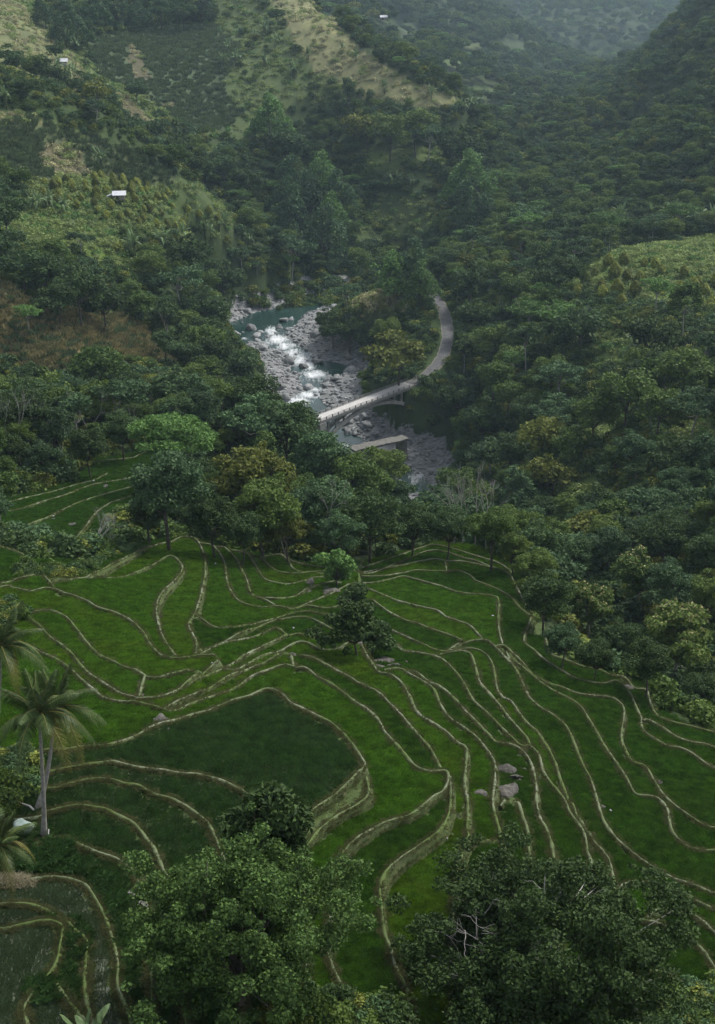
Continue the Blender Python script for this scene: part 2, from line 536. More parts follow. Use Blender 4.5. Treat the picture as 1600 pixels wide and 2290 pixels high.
ROAD = catmull(np.array(_t, float), 1.5)
_i = np.argmin(np.hypot(ROAD[:, 0] - float(_t[3][0]), ROAD[:, 1] - float(_t[3][1])))
BRIDGE_A, BRIDGE_B = np.array(_t[1], float), np.array(_t[3], float)
ROAD_R = ROAD[_i:]                            # road on the ground, beyond the bridge

near = (GD > 380) & (GD < 800) & (np.abs(GA) < math.radians(14))
H = H1.copy()
xs, ys = GX[near], GY[near]
h = H[near]
rd, _p = seg_dist(xs, ys, RIVER_W, True)
inside = in_poly(xs, ys, RIVER_W)
zw = zwater(ys)
sd = np.where(inside, -rd, rd)
ROCKN = np.abs(fbm(xs / 7, ys / 7, 21, 4)) * 2.6 + np.abs(fbm(xs / 2.2, ys / 2.2, 22, 2)) * 0.8
bank = zw + 0.15 + np.clip(sd, 0, 30) * 0.13 + ROCKN * smooth(0, 3, sd)
h = np.where(sd < 0, zw - np.clip(-sd * .5, 0.15, 1.6), np.where(sd < 20, bank + (np.maximum(h, bank) - bank) * smooth(5, 20, sd), np.maximum(h, zw + 1.2)))
# road bench
qd, qp = seg_dist(xs, ys, ROAD_R)
rz = np.interp(qp, np.arange(len(ROAD_R)), ROAD_R[:, 2])
h = h + (rz - 0.25 - h) * (1 - smooth(3.2, 9, qd))
H[near] = h
ROCKMASK = np.zeros_like(H)
ROCKMASK[near] = (1 - smooth(11, 19, sd + 6 * fbm(xs / 9, ys / 9, 5, 3))) * (qd > 4) * (1 - smooth(4.5, 8.5, H[near] - zw + 2.5 * fbm(xs / 5, ys / 5, 6, 3)))
# ---------------------------------------------------------------- rice terraces: the bund lines read off the photograph
def tl(ox, oy, *pts):
    return [(ox + a * .5, oy + b * .5) for a, b in pts]
def LA(*p): return tl(0, 1200, *p)
def LB(*p): return tl(800, 1200, *p)
def LC(*p): return tl(0, 1690, *p)
def LD(*p): return tl(800, 1690, *p)
BUNDS = [
 [(-220, 1318)] + LA((0, 215), (80, 205), (190, 202), (300, 192), (390, 188), (480, 188), (560, 178), (640, 155), (700, 130), (745, 122), (775, 125), (800, 140), (818, 165), (805, 195), (770, 235), (735, 270), (712, 310), (702, 350), (708, 400), (725, 450), (755, 500), (790, 535), (830, 550), (880, 556)),
 LA((390, 188), (470, 160), (540, 125), (600, 90), (650, 55), (700, 42), (760, 38), (800, 30), (840, 33), (880, 45), (905, 80), (918, 125), (920, 180), (910, 235), (895, 300), (875, 360), (850, 400), (848, 430), (865, 460), (880, 490), (875, 535)),
 LA((880, 45), (950, 60), (1005, 70), (1070, 85), (1130, 100), (1200, 104), (1260, 108), (1340, 132), (1430, 148), (1520, 152), (1600, 142)) + LB((60, 130), (120, 112), (190, 88), (250, 68), (300, 55), (340, 50), (400, 60), (460, 75), (530, 95), (590, 112), (640, 130), (685, 155)),
 LA((950, 60), (980, 85), (1000, 115), (1010, 150), (1015, 200), (1025, 245), (1045, 280), (1070, 310), (1110, 328), (1160, 335), (1240, 335), (1300, 340), (1370, 332), (1450, 340), (1540, 330), (1640, 300)),
 LA((1005, 70), (1040, 95), (1065, 125), (1085, 165), (1105, 205), (1118, 250), (1140, 280), (1190, 300), (1240, 320), (1280, 322), (1330, 315), (1380, 300), (1430, 285), (1490, 265), (1560, 240), (1600, 222)),
 LA((1128, 268), (1200, 278), (1250, 282), (1300, 275), (1350, 258), (1380, 240), (1440, 222), (1500, 210)),
 LA((1070, 85), (1110, 100), (1140, 135), (1165, 175), (1190, 205), (1230, 220), (1280, 225), (1340, 212), (1400, 200), (1470, 196)),
 LA((1130, 100), (1170, 115), (1200, 140), (1235, 165), (1280, 178), (1330, 182), (1390, 182), (1450, 188), (1600, 185)),
 LA((1260, 108), (1295, 130), (1310, 150), (1350, 165), (1430, 168), (1520, 172), (1640, 160)),
 LA((880, 372), (905, 395), (935, 415), (975, 428), (1040, 420), (1110, 402), (1180, 385), (1250, 372), (1320, 365), (1390, 368), (1450, 380), (1560, 400), (1640, 390)),
 LA((880, 500), (950, 483), (1020, 465), (1090, 440), (1160, 415), (1220, 403), (1290, 400), (1350, 402), (1400, 412), (1450, 430), (1510, 455), (1560, 472), (1600, 478)),
 LA((830, 550), (870, 535), (920, 515), (980, 498), (1040, 490), (1110, 482), (1180, 470), (1240, 465), (1285, 478), (1340, 480), (1400, 490), (1460, 492), (1550, 496), (1620, 505)),
 [(-220, 1330)] + LA((0, 250), (60, 258), (130, 270), (200, 268), (270, 285), (340, 310), (400, 335), (440, 358), (500, 380), (560, 405), (610, 435), (645, 465), (670, 500), (700, 535), (740, 560), (800, 572), (880, 573), (960, 575), (1000, 576), (1060, 550), (1100, 530), (1160, 510), (1220, 492), (1285, 478)),
 LA((190, 202), (220, 230), (245, 255), (262, 282)),
 [(-220, 1390)] + LA((0, 350), (130, 360), (180, 362), (240, 370), (300, 395), (340, 430), (380, 475), (420, 520), (460, 555), (510, 580), (560, 605), (610, 620), (650, 640), (700, 652), (760, 645), (830, 638), (880, 632), (930, 610), (995, 578)),
 LA((80, 362), (130, 400), (180, 430), (230, 475), (280, 505), (330, 545), (370, 590), (410, 630), (460, 665), (510, 695), (560, 718), (620, 728), (690, 728), (740, 715), (800, 690), (860, 660), (920, 635), (980, 612), (1040, 595), (1110, 565), (1170, 545), (1240, 530), (1320, 520), (1380, 525), (1430, 537), (1500, 540), (1560, 532), (1620, 535)),
 LA((650, 640), (630, 680), (615, 727)),
 [(-220, 1440), (20, 1455)] + LA((200, 560), (300, 610), (360, 660), (430, 720), (470, 750), (530, 768), (600, 772), (680, 785), (740, 792), (790, 780), (850, 750), (920, 725), (1000, 700), (1070, 670), (1130, 640), (1200, 628), (1270, 622), (1320, 632)),
 LA((690, 783), (760, 755), (830, 725), (890, 700), (945, 680), (990, 655), (1050, 622), (1110, 600), (1180, 585), (1250, 565), (1290, 550)),
 [(-220, 1712)] + LA((60, 985), (200, 965), (280, 960), (350, 950), (430, 942), (500, 930), (560, 912), (610, 892), (660, 865), (720, 845), (790, 830), (850, 812), (920, 795), (980, 775), (1040, 758), (1110, 748), (1180, 735), (1230, 742), (1270, 762), (1310, 795), (1370, 825), (1430, 855), (1480, 880), (1530, 920), (1570, 960), (1600, 1000), (1625, 1040), (1632, 1062)) + LC((1600, 105), (1540, 165), (1480, 210), (1400, 260), (1330, 310), (1290, 370)) + [(665, 1920), (680, 2000), (685, 2200), (670, 2480)],
 LA((1290, 545), (1350, 568), (1400, 580), (1460, 605), (1520, 635), (1570, 660), (1600, 680)) + LB((50, 705), (100, 735), (150, 780), (200, 830), (240, 880), (280, 925), (320, 970), (350, 1020), (375, 1070), (382, 1108)),
 LA((1320, 632), (1370, 640), (1420, 670), (1480, 700), (1540, 740), (1600, 785)) + LB((40, 810), (90, 855), (130, 915), (180, 970), (220, 1020), (260, 1065), (310, 1095), (355, 1110), (395, 1125), (405, 1160), (380, 1195)) + LD((340, 225), (290, 260), (230, 290), (170, 300), (110, 320), (60, 350), (0, 385), (-60, 450), (-100, 510), (-110, 560)) + [(742, 2010), (738, 2050)],
 LA((1290, 550), (1310, 590), (1320, 632)),
 [(-220, 1745)] + LA((100, 1066), (220, 1058), (300, 1042), (380, 1030), (430, 1025), (500, 1020), (560, 1032), (640, 1048), (730, 1058), (800, 1072), (880, 1080), (950, 1098), (1010, 1120), (1060, 1145), (1100, 1170), (1150, 1230)) + [(610, 1880), (630, 2000), (630, 2480)],
 [(-220, 1785)] + LA((60, 1120), (140, 1130), (230, 1138), (300, 1118), (370, 1102), (440, 1095), (500, 1100)) + LC((560, 140), (620, 150), (690, 185), (760, 205), (820, 235), (870, 270), (930, 320), (960, 380)) + [(510, 1960), (540, 2100), (540, 2480)],
 [(-220, 1850), (60, 1836)] + LC((210, 262), (270, 245), (340, 232), (410, 240), (470, 252), (530, 280), (590, 310), (625, 345), (655, 385), (690, 430), (730, 520)) + [(400, 2050), (430, 2480)],
 [(-220, 1915)] + LC((120, 410), (180, 400), (240, 392), (300, 392), (360, 412), (420, 440), (480, 460), (530, 480), (580, 520), (610, 555), (625, 590), (640, 620), (660, 700)) + [(340, 2140), (340, 2480)],
 LC((-440, 600), (0, 588), (60, 580), (130, 570), (200, 558), (280, 560), (340, 575), (390, 600), (430, 660), (480, 760), (510, 850), (530, 950), (530, 1050), (560, 1130), (590, 1240), (600, 1580)),
 LC((-440, 690), (0, 680), (60, 680), (130, 685), (190, 705), (250, 735), (330, 790), (390, 850), (385, 940), (380, 1040), (390, 1120), (420, 1250), (430, 1580)),
 LC((-440, 830), (0, 800), (60, 790), (120, 778), (190, 768), (250, 775), (285, 800), (275, 860), (262, 930), (230, 990), (180, 1060), (130, 1120), (110, 1160), (130, 1260), (160, 1580)),
 LC((262, 1060), (310, 1130), (350, 1180), (400, 1260), (410, 1500)),
 LC((1340, 420), (1380, 400), (1420, 350), (1470, 310), (1530, 270), (1600, 240), (1650, 200), (1640, 120)),
 LD((410, 150), (415, 215), (415, 270), (400, 330), (370, 375), (320, 410), (270, 440), (210, 475), (150, 525), (115, 570), (100, 620), (105, 690), (112, 760), (120, 830), (145, 900), (165, 970), (190, 1030), (215, 1080), (225, 1130), (250, 1580)),
 LC((1478, 640), (1485, 720), (1470, 790), (1470, 850), (1475, 920), (1500, 1000), (1530, 1060), (1560, 1150), (1590, 1580)),
 LB((40, 158), (110, 145), (180, 120), (250, 95), (300, 82), (350, 78), (410, 88), (470, 105), (530, 118), (590, 138), (640, 158)),
 LB((685, 155), (690, 195), (710, 230), (735, 275), (760, 320), (790, 350), (775, 380), (762, 420), (748, 450), (748, 490), (790, 530), (840, 575), (900, 615), (960, 650), (1030, 675), (1100, 688), (1150, 690), (1190, 710), (1220, 740), (1250, 790), (1270, 830), (1270, 870), (1300, 910), (1380, 965), (1440, 985), (1500, 1015), (1560, 1055), (1600, 1072), (1800, 1130)),
 LB((0, 165), (60, 165), (130, 150), (200, 140), (270, 128), (330, 122), (390, 125), (460, 128), (520, 138), (580, 152), (640, 165), (688, 190)),
 LB((0, 185), (90, 188), (190, 180), (260, 172), (330, 176), (400, 178), (450, 178), (500, 195), (530, 215), (580, 235), (640, 260), (690, 290), (720, 325), (750, 355), (775, 372)),
 LB((390, 125), (396, 150), (400, 178)),
 LB((0, 222), (70, 222), (140, 215), (200, 210), (250, 218), (310, 232), (380, 250), (440, 270), (500, 282), (560, 290), (610, 300), (630, 312), (630, 370), (632, 420), (640, 460), (655, 500)),
 LB((0, 250), (40, 258), (90, 272), (140, 290), (190, 308), (250, 325), (310, 342), (360, 355), (400, 380), (450, 400), (500, 420), (540, 455), (578, 495)),
 LB((0, 285), (45, 300), (100, 330), (160, 365), (220, 395), (280, 415), (340, 440), (400, 462), (468, 490)),
 LB((0, 370), (80, 410), (145, 440), (200, 465), (260, 490), (310, 510), (360, 525), (430, 530), (490, 535), (540, 548), (580, 570), (605, 600), (615, 640), (625, 690), (650, 730), (690, 760), (720, 800), (760, 850), (800, 890), (830, 930), (860, 980), (885, 1030), (905, 1090), (930, 1150), (960, 1230)) + LD((980, 310), (1030, 370), (1070, 420), (1100, 460), (1130, 520), (1160, 700), (1220, 1000), (1300, 1580)),
 LB((355, 518), (420, 505), (470, 492), (520, 490), (578, 500), (620, 530), (670, 575), (710, 620), (740, 680), (770, 740), (820, 790), (880, 835), (930, 880), (960, 930), (985, 990), (1010, 1050), (1040, 1110), (1060, 1165)) + LD((1075, 240), (1100, 310), (1140, 370), (1200, 430), (1260, 480), (1320, 520), (1400, 560), (1480, 590), (1560, 625), (1600, 640), (1800, 700)),
 LB((578, 500), (640, 506), (665, 515), (690, 535), (740, 580), (790, 630), (850, 670), (910, 695), (980, 725), (1050, 745), (1110, 760), (1160, 780), (1190, 810), (1185, 860), (1180, 910), (1195, 960), (1220, 1010), (1250, 1035)) + LD((1290, 80), (1330, 140), (1370, 195), (1420, 240), (1480, 285), (1540, 325), (1600, 345), (1800, 400)),
 LB((665, 530), (700, 580), (740, 612), (790, 655), (840, 695), (900, 735), (960, 770), (1000, 800), (1030, 840), (1070, 900), (1110, 970), (1150, 1030), (1190, 1090), (1220, 1145)) + LD((1245, 200), (1300, 220), (1340, 240), (1380, 285), (1390, 330), (1410, 380), (1460, 420), (1520, 440), (1600, 450), (1800, 480)),
 LB((800, 440), (835, 465), (850, 510), (875, 545), (930, 570), (1000, 600), (1070, 620), (1130, 645), (1190, 660), (1240, 700), (1290, 715), (1310, 760), (1340, 810), (1390, 840), (1450, 860), (1530, 885), (1600, 905), (1800, 960)),
 LB((1275, 845), (1300, 850), (1360, 880), (1420, 915), (1480, 940), (1540, 955), (1600, 975), (1800, 1040)),
 LB((20, 470), (100, 490), (160, 515), (210, 545), (260, 560), (330, 580), (390, 605), (440, 645), (480, 690), (520, 750), (570, 800), (630, 860), (680, 910), (730, 955), (770, 970), (810, 1010)) + LD((830, 90), (860, 140), (890, 180), (925, 230), (950, 290), (990, 350), (1015, 400), (1025, 460), (1040, 520), (1050, 700), (1060, 1000), (1080, 1580)),
 LB((180, 520), (250, 545), (330, 550), (430, 555), (480, 565), (510, 580), (530, 620), (550, 670), (590, 720), (640, 780), (680, 830), (730, 885), (765, 925), (775, 965)),
 LB((215, 612), (270, 630), (320, 665), (380, 700), (430, 745), (480, 800), (540, 860), (590, 910), (620, 940), (680, 965), (730, 1000), (770, 1050), (790, 1110), (800, 1170)) + LD((800, 240), (815, 300), (840, 350), (855, 390), (870, 450), (890, 700), (900, 1580)),
 LB((20, 545), (60, 590), (100, 635), (150, 655), (200, 690), (235, 740), (260, 790), (295, 830), (350, 870), (400, 910), (450, 960), (485, 990), (485, 1050), (480, 1110), (487, 1180)) + LD((490, 200), (495, 280), (490, 350), (495, 400), (475, 440), (460, 500), (430, 700), (420, 1580)),
 LB((120, 612), (190, 625), (240, 650), (300, 685), (345, 720), (370, 770), (410, 830), (460, 870), (510, 910), (545, 945), (580, 990), (610, 1040), (615, 1090), (610, 1150)) + LD((605, 240), (620, 310), (635, 370), (640, 430), (665, 480), (672, 540), (680, 700), (680, 1580)),
 LD((500, 400), (535, 395), (590, 396), (638, 402)),
 LD((640, 230), (670, 200), (700, 198), (720, 250), (740, 310), (760, 370), (765, 430), (775, 500)),
 LD((1140, 560), (1240, 560), (1290, 575), (1350, 595), (1420, 630), (1500, 665), (1570, 700), (1600, 715), (1800, 790)),
 LD((1165, 700), (1240, 720), (1285, 740), (1330, 760), (1390, 800), (1450, 840), (1500, 880), (1540, 920), (1570, 965), (1600, 1010), (1700, 1150), (1800, 1300)),
 LD((1288, 738), (1340, 700), (1400, 690), (1450, 705), (1510, 740), (1560, 785), (1600, 825), (1800, 990)),
 LD((1215, 930), (1330, 960), (1390, 990), (1440, 1025), (1500, 1055), (1540, 1080), (1640, 1130), (1800, 1260)),
 LD((1230, 1060), (1270, 1095), (1320, 1130), (1400, 1190), (1560, 1320), (1700, 1540)),
 # fields left of the wood
 [(-200, 1195), (0, 1150), (55, 1140), (105, 1122), (150, 1108), (200, 1090), (270, 1077), (330, 1062)],
 [(-200, 1200), (0, 1188), (35, 1187), (55, 1180), (85, 1168), (120, 1155), (170, 1130), (230, 1110), (290, 1094), (340, 1080)],
 [(35, 1187), (60, 1198), (95, 1207), (130, 1211), (165, 1214)],
 [(165, 1214), (190, 1185), (215, 1150), (245, 1130), (290, 1115), (330, 1100)],
 [(-200, 1145), (0, 1128), (60, 1115), (120, 1102), (160, 1090), (210, 1075), (240, 1060)],
 [(200, 1040), (240, 1036), (290, 1030), (312, 1022), (340, 1012)],
 [(-60, 1212), (0, 1236), (30, 1247), (55, 1258), (75, 1278), (110, 1288)],
]
CUTS = [[(812, 1230), (805, 1300), (800, 1360), (805, 1430), (812, 1472), (850, 1480)]]       # fields part here behind the trees
TERR_PX = [(-205, 1290), (-60, 1205), (0, 1228), (40, 1250), (100, 1255), (190, 1258), (260, 1245), (300, 1225), (350, 1210), (440, 1212), (560, 1240), (700, 1262), (800, 1262), (900, 1236), (970, 1216),
           (1060, 1225), (1150, 1268), (1165, 1310), (1200, 1372), (1190, 1430), (1222, 1425), (1245, 1472), (1330, 1500), (1400, 1520), (1450, 1545), (1475, 1590), (1530, 1622), (1600, 1640), (1690, 1662),
           (1688, 2440), (-205, 2440)]
TERR2_PX = [(-190, 1203), (-190, 1138), (0, 1120), (100, 1098), (170, 1075), (210, 1030), (300, 1018), (350, 1008), (350, 1100), (300, 1130), (240, 1180), (190, 1226), (120, 1218), (60, 1206), (0, 1200)]

def to_ground(pts, Hf=None):
    p = np.array(pts, float)
    x, y, z = hit(p[:, 0], p[:, 1], H0 if Hf is None else Hf, dmax=320 if (Hf is HA or Hf is HB) else 7500)
    return np.stack([x, y, z], 1)
def dens(poly, step):
    P = np.array(list(poly) + [poly[0]], float); out = []
    for a, b in zip(P[:-1], P[1:]):
        n = max(1, int(np.linalg.norm(b - a) / step)); t = (np.arange(n) / n)[:, None]
        out.append(a * (1 - t) + b * t)
    return np.vstack(out)
BUND_W = []
N_B2 = 7                                             # the last entries: six bunds of the far fields, one of the main terraces
for k, b in enumerate(BUNDS):
    c = catmull(np.array(b, float), 4.0)
    far = len(BUNDS) - N_B2 <= k < len(BUNDS) - 1
    BUND_W.append(catmull(to_ground(c, HB if far else HA), 0.5))
TERR_W = [tuple(p[:2]) for p in to_ground(dens(TERR_PX, 25), HA)]
TERR2_W = [tuple(p[:2]) for p in to_ground(dens(TERR2_PX, 15), HB)]

DX = 0.32
class Terr: pass
def build_terraces(poly, x0, x1, y0, y1, bunds, rbf, cuts=()):
    T = Terr()
    xs = np.arange(x0, x1, DX); ys = np.arange(y0, y1, DX)
    X, Y = np.meshgrid(xs, ys, indexing='ij')
    S = rbf(X[::4, ::4], Y[::4, ::4])
    # bilinear upsample of the smooth base
    fi = np.arange(X.shape[0]) / 4.0; fj = np.arange(X.shape[1]) / 4.0
    i0 = np.clip(fi.astype(int), 0, S.shape[0] - 2); j0 = np.clip(fj.astype(int), 0, S.shape[1] - 2)
    a = (fi - i0)[:, None]; b = (fj - j0)[None]
    S0 = (S[i0][:, j0] * (1 - a) + S[i0 + 1][:, j0] * a) * (1 - b) + (S[i0][:, j0 + 1] * (1 - a) + S[i0 + 1][:, j0 + 1] * a) * b
    ins = in_poly(X, Y, poly)
    dist = np.full(X.shape, 9.0)
    R = 5
    offs = [(i, j) for i in range(-R, R + 1) for j in range(-R, R + 1)]
    for bw in list(bunds) + list(cuts):
        e0 = bw[0] + (bw[0] - bw[2]) * 0.8; e1 = bw[-1] + (bw[-1] - bw[-3]) * 0.8
        q = catmull(np.vstack([e0, bw, e1]), 0.16)
        ci = np.round((q[:, 0] - x0) / DX).astype(int); cj = np.round((q[:, 1] - y0) / DX).astype(int)
        for (i, j) in offs:
            ii = ci + i; jj = cj + j
            ok = (ii >= 0) & (ii < X.shape[0]) & (jj >= 0) & (jj < X.shape[1])
            ii, jj, qq = ii[ok], jj[ok], q[ok]
            d = np.hypot(xs[ii] - qq[:, 0], ys[jj] - qq[:, 1])
            np.minimum.at(dist, (ii, jj), d)
    wall = dist < 0.30
    k = (ins & ~wall).astype(np.float32)
    h = S0.astype(np.float32).copy(); s = h.copy()
    c = np.float32((3.6 / DX) ** 2)
    kn = [np.zeros_like(k) for _ in range(4)]
    kn[0][1:] = k[:-1]; kn[1][:-1] = k[1:]; kn[2][:, 1:] = k[:, :-1]; kn[3][:, :-1] = k[:, 1:]
    den = 1 + c * (kn[0] + kn[1] + kn[2] + kn[3])
    for it in range(700):
        acc = s.copy()
        t = c * k * h
        acc[1:] += t[:-1]; acc[:-1] += t[1:]; acc[:, 1:] += t[:, :-1]; acc[:, :-1] += t[:, 1:]
        h = np.where(k > 0, acc / den, h)
    # wall cells take the lower side
    big = np.where(k > 0, h, 1e3)
    for it in range(3):
        m = big.copy()
        m[1:] = np.minimum(m[1:], big[:-1]); m[:-1] = np.minimum(m[:-1], big[1:])
        m[:, 1:] = np.minimum(m[:, 1:], big[:, :-1]); m[:, :-1] = np.minimum(m[:, :-1], big[:, 1:])
        big = np.where(big > 500, m, big)
    hh = np.where(ins, np.where(big > 500, S0, big - np.where(wall, 0.12, 0)), S0 - 0.9)
    T.xs, T.ys, T.X, T.Y, T.h, T.ins, T.dist, T.wall, T.S0, T.x0, T.y0 = xs, ys, X, Y, hh, ins, dist, wall, S0, x0, y0
    # fields = connected cells between the bunds (label spreading)
    cell = (ins & (dist > 0.42))
    lab = np.where(cell, np.arange(X.size).reshape(X.shape) + 1, 0)
    for it in range(4000):
        n = lab.copy()
        n[1:] = np.maximum(n[1:], lab[:-1]); n[:-1] = np.maximum(n[:-1], lab[1:])
        n[:, 1:] = np.maximum(n[:, 1:], lab[:, :-1]); n[:, :-1] = np.maximum(n[:, :-1], lab[:, 1:])
        n = np.where(cell, n, 0)
        # pointer jumping speeds the spreading up
        n = np.where(cell, np.maximum(n, n.ravel()[np.maximum(n - 1, 0)]), 0)
        if (n == lab).all(): break
        lab = n
    T.lab = lab
    return T
def tsample(T, x, y, arr=None):
    arr = T.h if arr is None else arr
    i = np.clip((np.asarray(x) - T.x0) / DX, 0, len(T.xs) - 1.01); j = np.clip((np.asarray(y) - T.y0) / DX, 0, len(T.ys) - 1.01)
    i0 = i.astype(int); j0 = j.astype(int); a = i - i0; b = j - j0
    return (arr[i0, j0] * (1 - a) + arr[i0 + 1, j0] * a) * (1 - b) + (arr[i0, j0 + 1] * (1 - a) + arr[i0 + 1, j0 + 1] * a) * b
def bbox(w, m):
    w = np.array(w); return w[:, 0].min() - m, w[:, 0].max() + m, w[:, 1].min() - m, w[:, 1].max() + m
_b = bbox(TERR_W, 4)
T1 = build_terraces(TERR_W, max(_b[0], -75), min(_b[1], 95), max(_b[2], 50), _b[3], BUND_W[:-7] + BUND_W[-1:], rbfA, [catmull(to_ground(catmull(np.array(c, float), 6.0), HA), 0.5) for c in CUTS])
_b2 = bbox(TERR2_W, 4)
T2 = build_terraces(TERR2_W, max(_b2[0], -110), _b2[1], _b2[2], _b2[3], BUND_W[-7:-1], rbfB)

# sink the wild terrain below the terraces
for T, W in ((T1, TERR_W), (T2, TERR2_W)):
    m = (GD > 40) & (GD < 330) & (GX > T.xs[0] - 6) & (GX < T.xs[-1] + 6) & (GY > T.ys[0] - 6) & (GY < T.ys[-1] + 6)
    xx, yy = GX[m], GY[m]
    ins = in_poly(xx, yy, W)
    d, _ = seg_dist(xx, yy, W, True)
    sd_ = np.where(ins, -d, d)
    base = (HA if T is T1 else HB)[m]
    k_ = 1 - smooth(0.5, 9.0, sd_)
    H[m] = H[m] * (1 - k_) + (base - 3.0 * (1 - smooth(-1.0, 2.5, sd_))) * k_
# ---------------------------------------------------------------- land cover of the wild terrain
PXX, PYY = project(GX, GY, H)
FLOOR = (0.030, 0.046, 0.018); SCRUB = (0.045, 0.075, 0.022)
cover = np.empty(H.shape + (4,), np.float32)
n1 = fbm(GX / 25, GY / 25, 40, 4)[..., None]
cover[..., :3] = np.array(FLOOR) + (np.array(SCRUB) - np.array(FLOOR)) * np.clip(0.5 + n1, 0, 1)
cover[..., 3] = 0
OPEN = np.zeros(H.shape, np.float32)            # 1 where no shrubs or trees grow by themselves
CORN = np.zeros(H.shape, np.float32)
def paint(poly, col, dmin, dmax, open_=1.0, corn=0.0, jitter=9.0):
    jx = fbm(GX / 9, GY / 9, 60, 3) * jitter; jy = fbm(GX / 9, GY / 9, 61, 3) * jitter
    m = (GD > dmin) & (GD < dmax)
    mm = np.zeros(H.shape, bool)
    mm[m] = in_poly((PXX + jx)[m], (PYY + jy)[m], poly)
    cover[mm, :3] = np.array(col) * 0.85 * (1 + 0.35 * n1[mm])
    OPEN[mm] = open_; CORN[mm] = corn
    return mm
DRY = (0.205, 0.210, 0.105); OLIVE = (0.150, 0.170, 0.078); CORNC = (0.075, 0.110, 0.058); BROWN = (0.105, 0.098, 0.058)
YG = (0.080, 0.125, 0.024); GREEN = (0.085, 0.14, 0.035); DRYCORN = (0.18, 0.155, 0.075)
# open green ground of the upper left slopes outside the belts of trees
UL = [(-300, -120), (640, -120), (660, 200), (640, 330), (560, 330), (540, 470), (600, 560), (-300, 560)]
BELTS = [[(60, -120), (480, -120), (480, 45), (330, 62), (200, 85), (140, 55)], [(-300, 140), (0, 150), (110, 160), (220, 185), (260, 250), (340, 275), (420, 290), (500, 320), (560, 320), (660, 320), (660, 620), (560, 560), (530, 470), (430, 405), (380, 395), (320, 352), (200, 300), (60, 256), (0, 248), (-300, 240)], [(-300, 400), (60, 405), (60, 470), (30, 480), (0, 500), (-300, 500)], [(250, 510), (400, 530), (560, 520), (600, 560), (330, 570), (280, 545)]]
def open_left(px, py):
    m = in_poly(px, py, UL)
    for b in BELTS: m &= ~in_poly(px, py, b)
    return m
_m = (GD > 430) & (GD < 1100); _o = np.zeros(H.shape, bool); _o[_m] = open_left(PXX[_m], PYY[_m])
cover[_o, :3] = np.array((0.068, 0.098, 0.036)) * (1 + 0.35 * n1[_o]); OPEN[_o] = 0.85
paint([(560, -90), (700, -60), (720, 0), (760, 60), (820, 120), (900, 170), (1035, 226), (1000, 258), (900, 238), (800, 215), (740, 190), (690, 130), (640, 60), (600, 0)], DRY, 740, 1010, 0.97)
paint([(540, -90), (640, 60), (690, 130), (740, 190), (730, 225), (640, 235), (560, 215), (520, 170), (520, 80), (480, -60)], (0.085, 0.118, 0.045), 760, 1020, 0.8)
paint([(-300, -100), (20, -40), (40, 0), (110, 80), (155, 110), (200, 190), (170, 250), (120, 250), (0, 165), (-300, 150)], OLIVE, 640, 960, 0.97)
paint([(190, 90), (300, 60), (480, 60), (545, 110), (500, 180), (530, 260), (500, 300), (450, 290), (400, 270), (330, 225), (280, 190), (220, 170)], CORNC, 720, 1000, 1, 1)
paint([(285, 105), (320, 125), (338, 182), (306, 182), (290, 150)], BROWN, 720, 1000)
paint([(365, 218), (398, 236), (385, 246), (360, 236)], BROWN, 720, 1000)
paint([(248, 203), (282, 213), (308, 250), (352, 288), (362, 302), (310, 285), (262, 250)], (0.105, 0.095, 0.05), 660, 900)
paint([(-300, 240), (0, 248), (60, 258), (150, 288), (260, 328), (330, 350), (405, 402), (330, 412), (200, 392), (100, 402), (0, 402), (-300, 400)], (0.085, 0.105, 0.05), 520, 660, 1, 1)
paint([(-200, 235), (0, 244), (60, 256), (110, 275), (40, 272), (-200, 262)], DRY, 520, 660)
paint([(88, 330), (160, 322), (200, 385), (130, 402), (95, 370)], (0.108, 0.098, 0.06), 500, 660)
paint([(60, 405), (220, 400), (320, 412), (420, 460), (470, 490), (480, 530), (380, 540), (250, 512), (60, 482)], (0.055, 0.085, 0.026), 480, 680, 0.9)
paint([(40, 478), (110, 498), (200, 548), (330, 588), (348, 612), (300, 624), (220, 592), (120, 535), (45, 500)], YG, 440, 580)
paint([(-300, 600), (0, 632), (60, 662), (150, 692), (270, 702), (330, 752), (385, 792), (435, 835), (300, 806), (200, 794), (130, 835), (0, 806), (-300, 790)], DRYCORN, 380, 520, 1, 1)
paint([(775, 700), (800, 670), (835, 648), (915, 640), (925, 700), (850, 715)], (0.115, 0.13, 0.048), 520, 640)
paint([(800, 440), (990, 430), (980, 520), (900, 560), (800, 550)], (0.055, 0.082, 0.028), 600, 840, 0.8)
paint([(790, 332), (1000, 330), (990, 372), (880, 385), (800, 372)], (0.085, 0.125, 0.034), 680, 880)
paint([(1270, 650), (1350, 575), (1450, 535), (1620, 570), (1800, 600), (1800, 700), (1530, 695), (1400, 665)], (0.070, 0.098, 0.036), 420, 600, 0.95)
paint([(1360, 560), (1450, 528), (1640, 570), (1640, 590), (1450, 590)], YG, 480, 600, 1)
paint([(1510, 535), (1640, 520), (1640, 560), (1560, 560)], (0.07, 0.14, 0.025), 500, 640, 1)
paint([(1470, 195), (1560, 85), (1640, 40), (1640, 110), (1520, 178)], (0.07, 0.11, 0.04), 850, 1250, 0.45)
for _pl in ([(830, 70), (900, 30), (965, 80), (900, 120)], [(1090, 95), (1190, 85), (1230, 140), (1130, 150)], [(930, 165), (1010, 150), (1035, 195), (950, 205)], [(1330, 40), (1420, 30), (1440, 60), (1340, 70)], [(960, 30), (1020, 20), (1050, 60), (980, 60)]):
    paint(_pl, (0.046, 0.068, 0.032), 1000, 3600, 0.52, jitter=26)
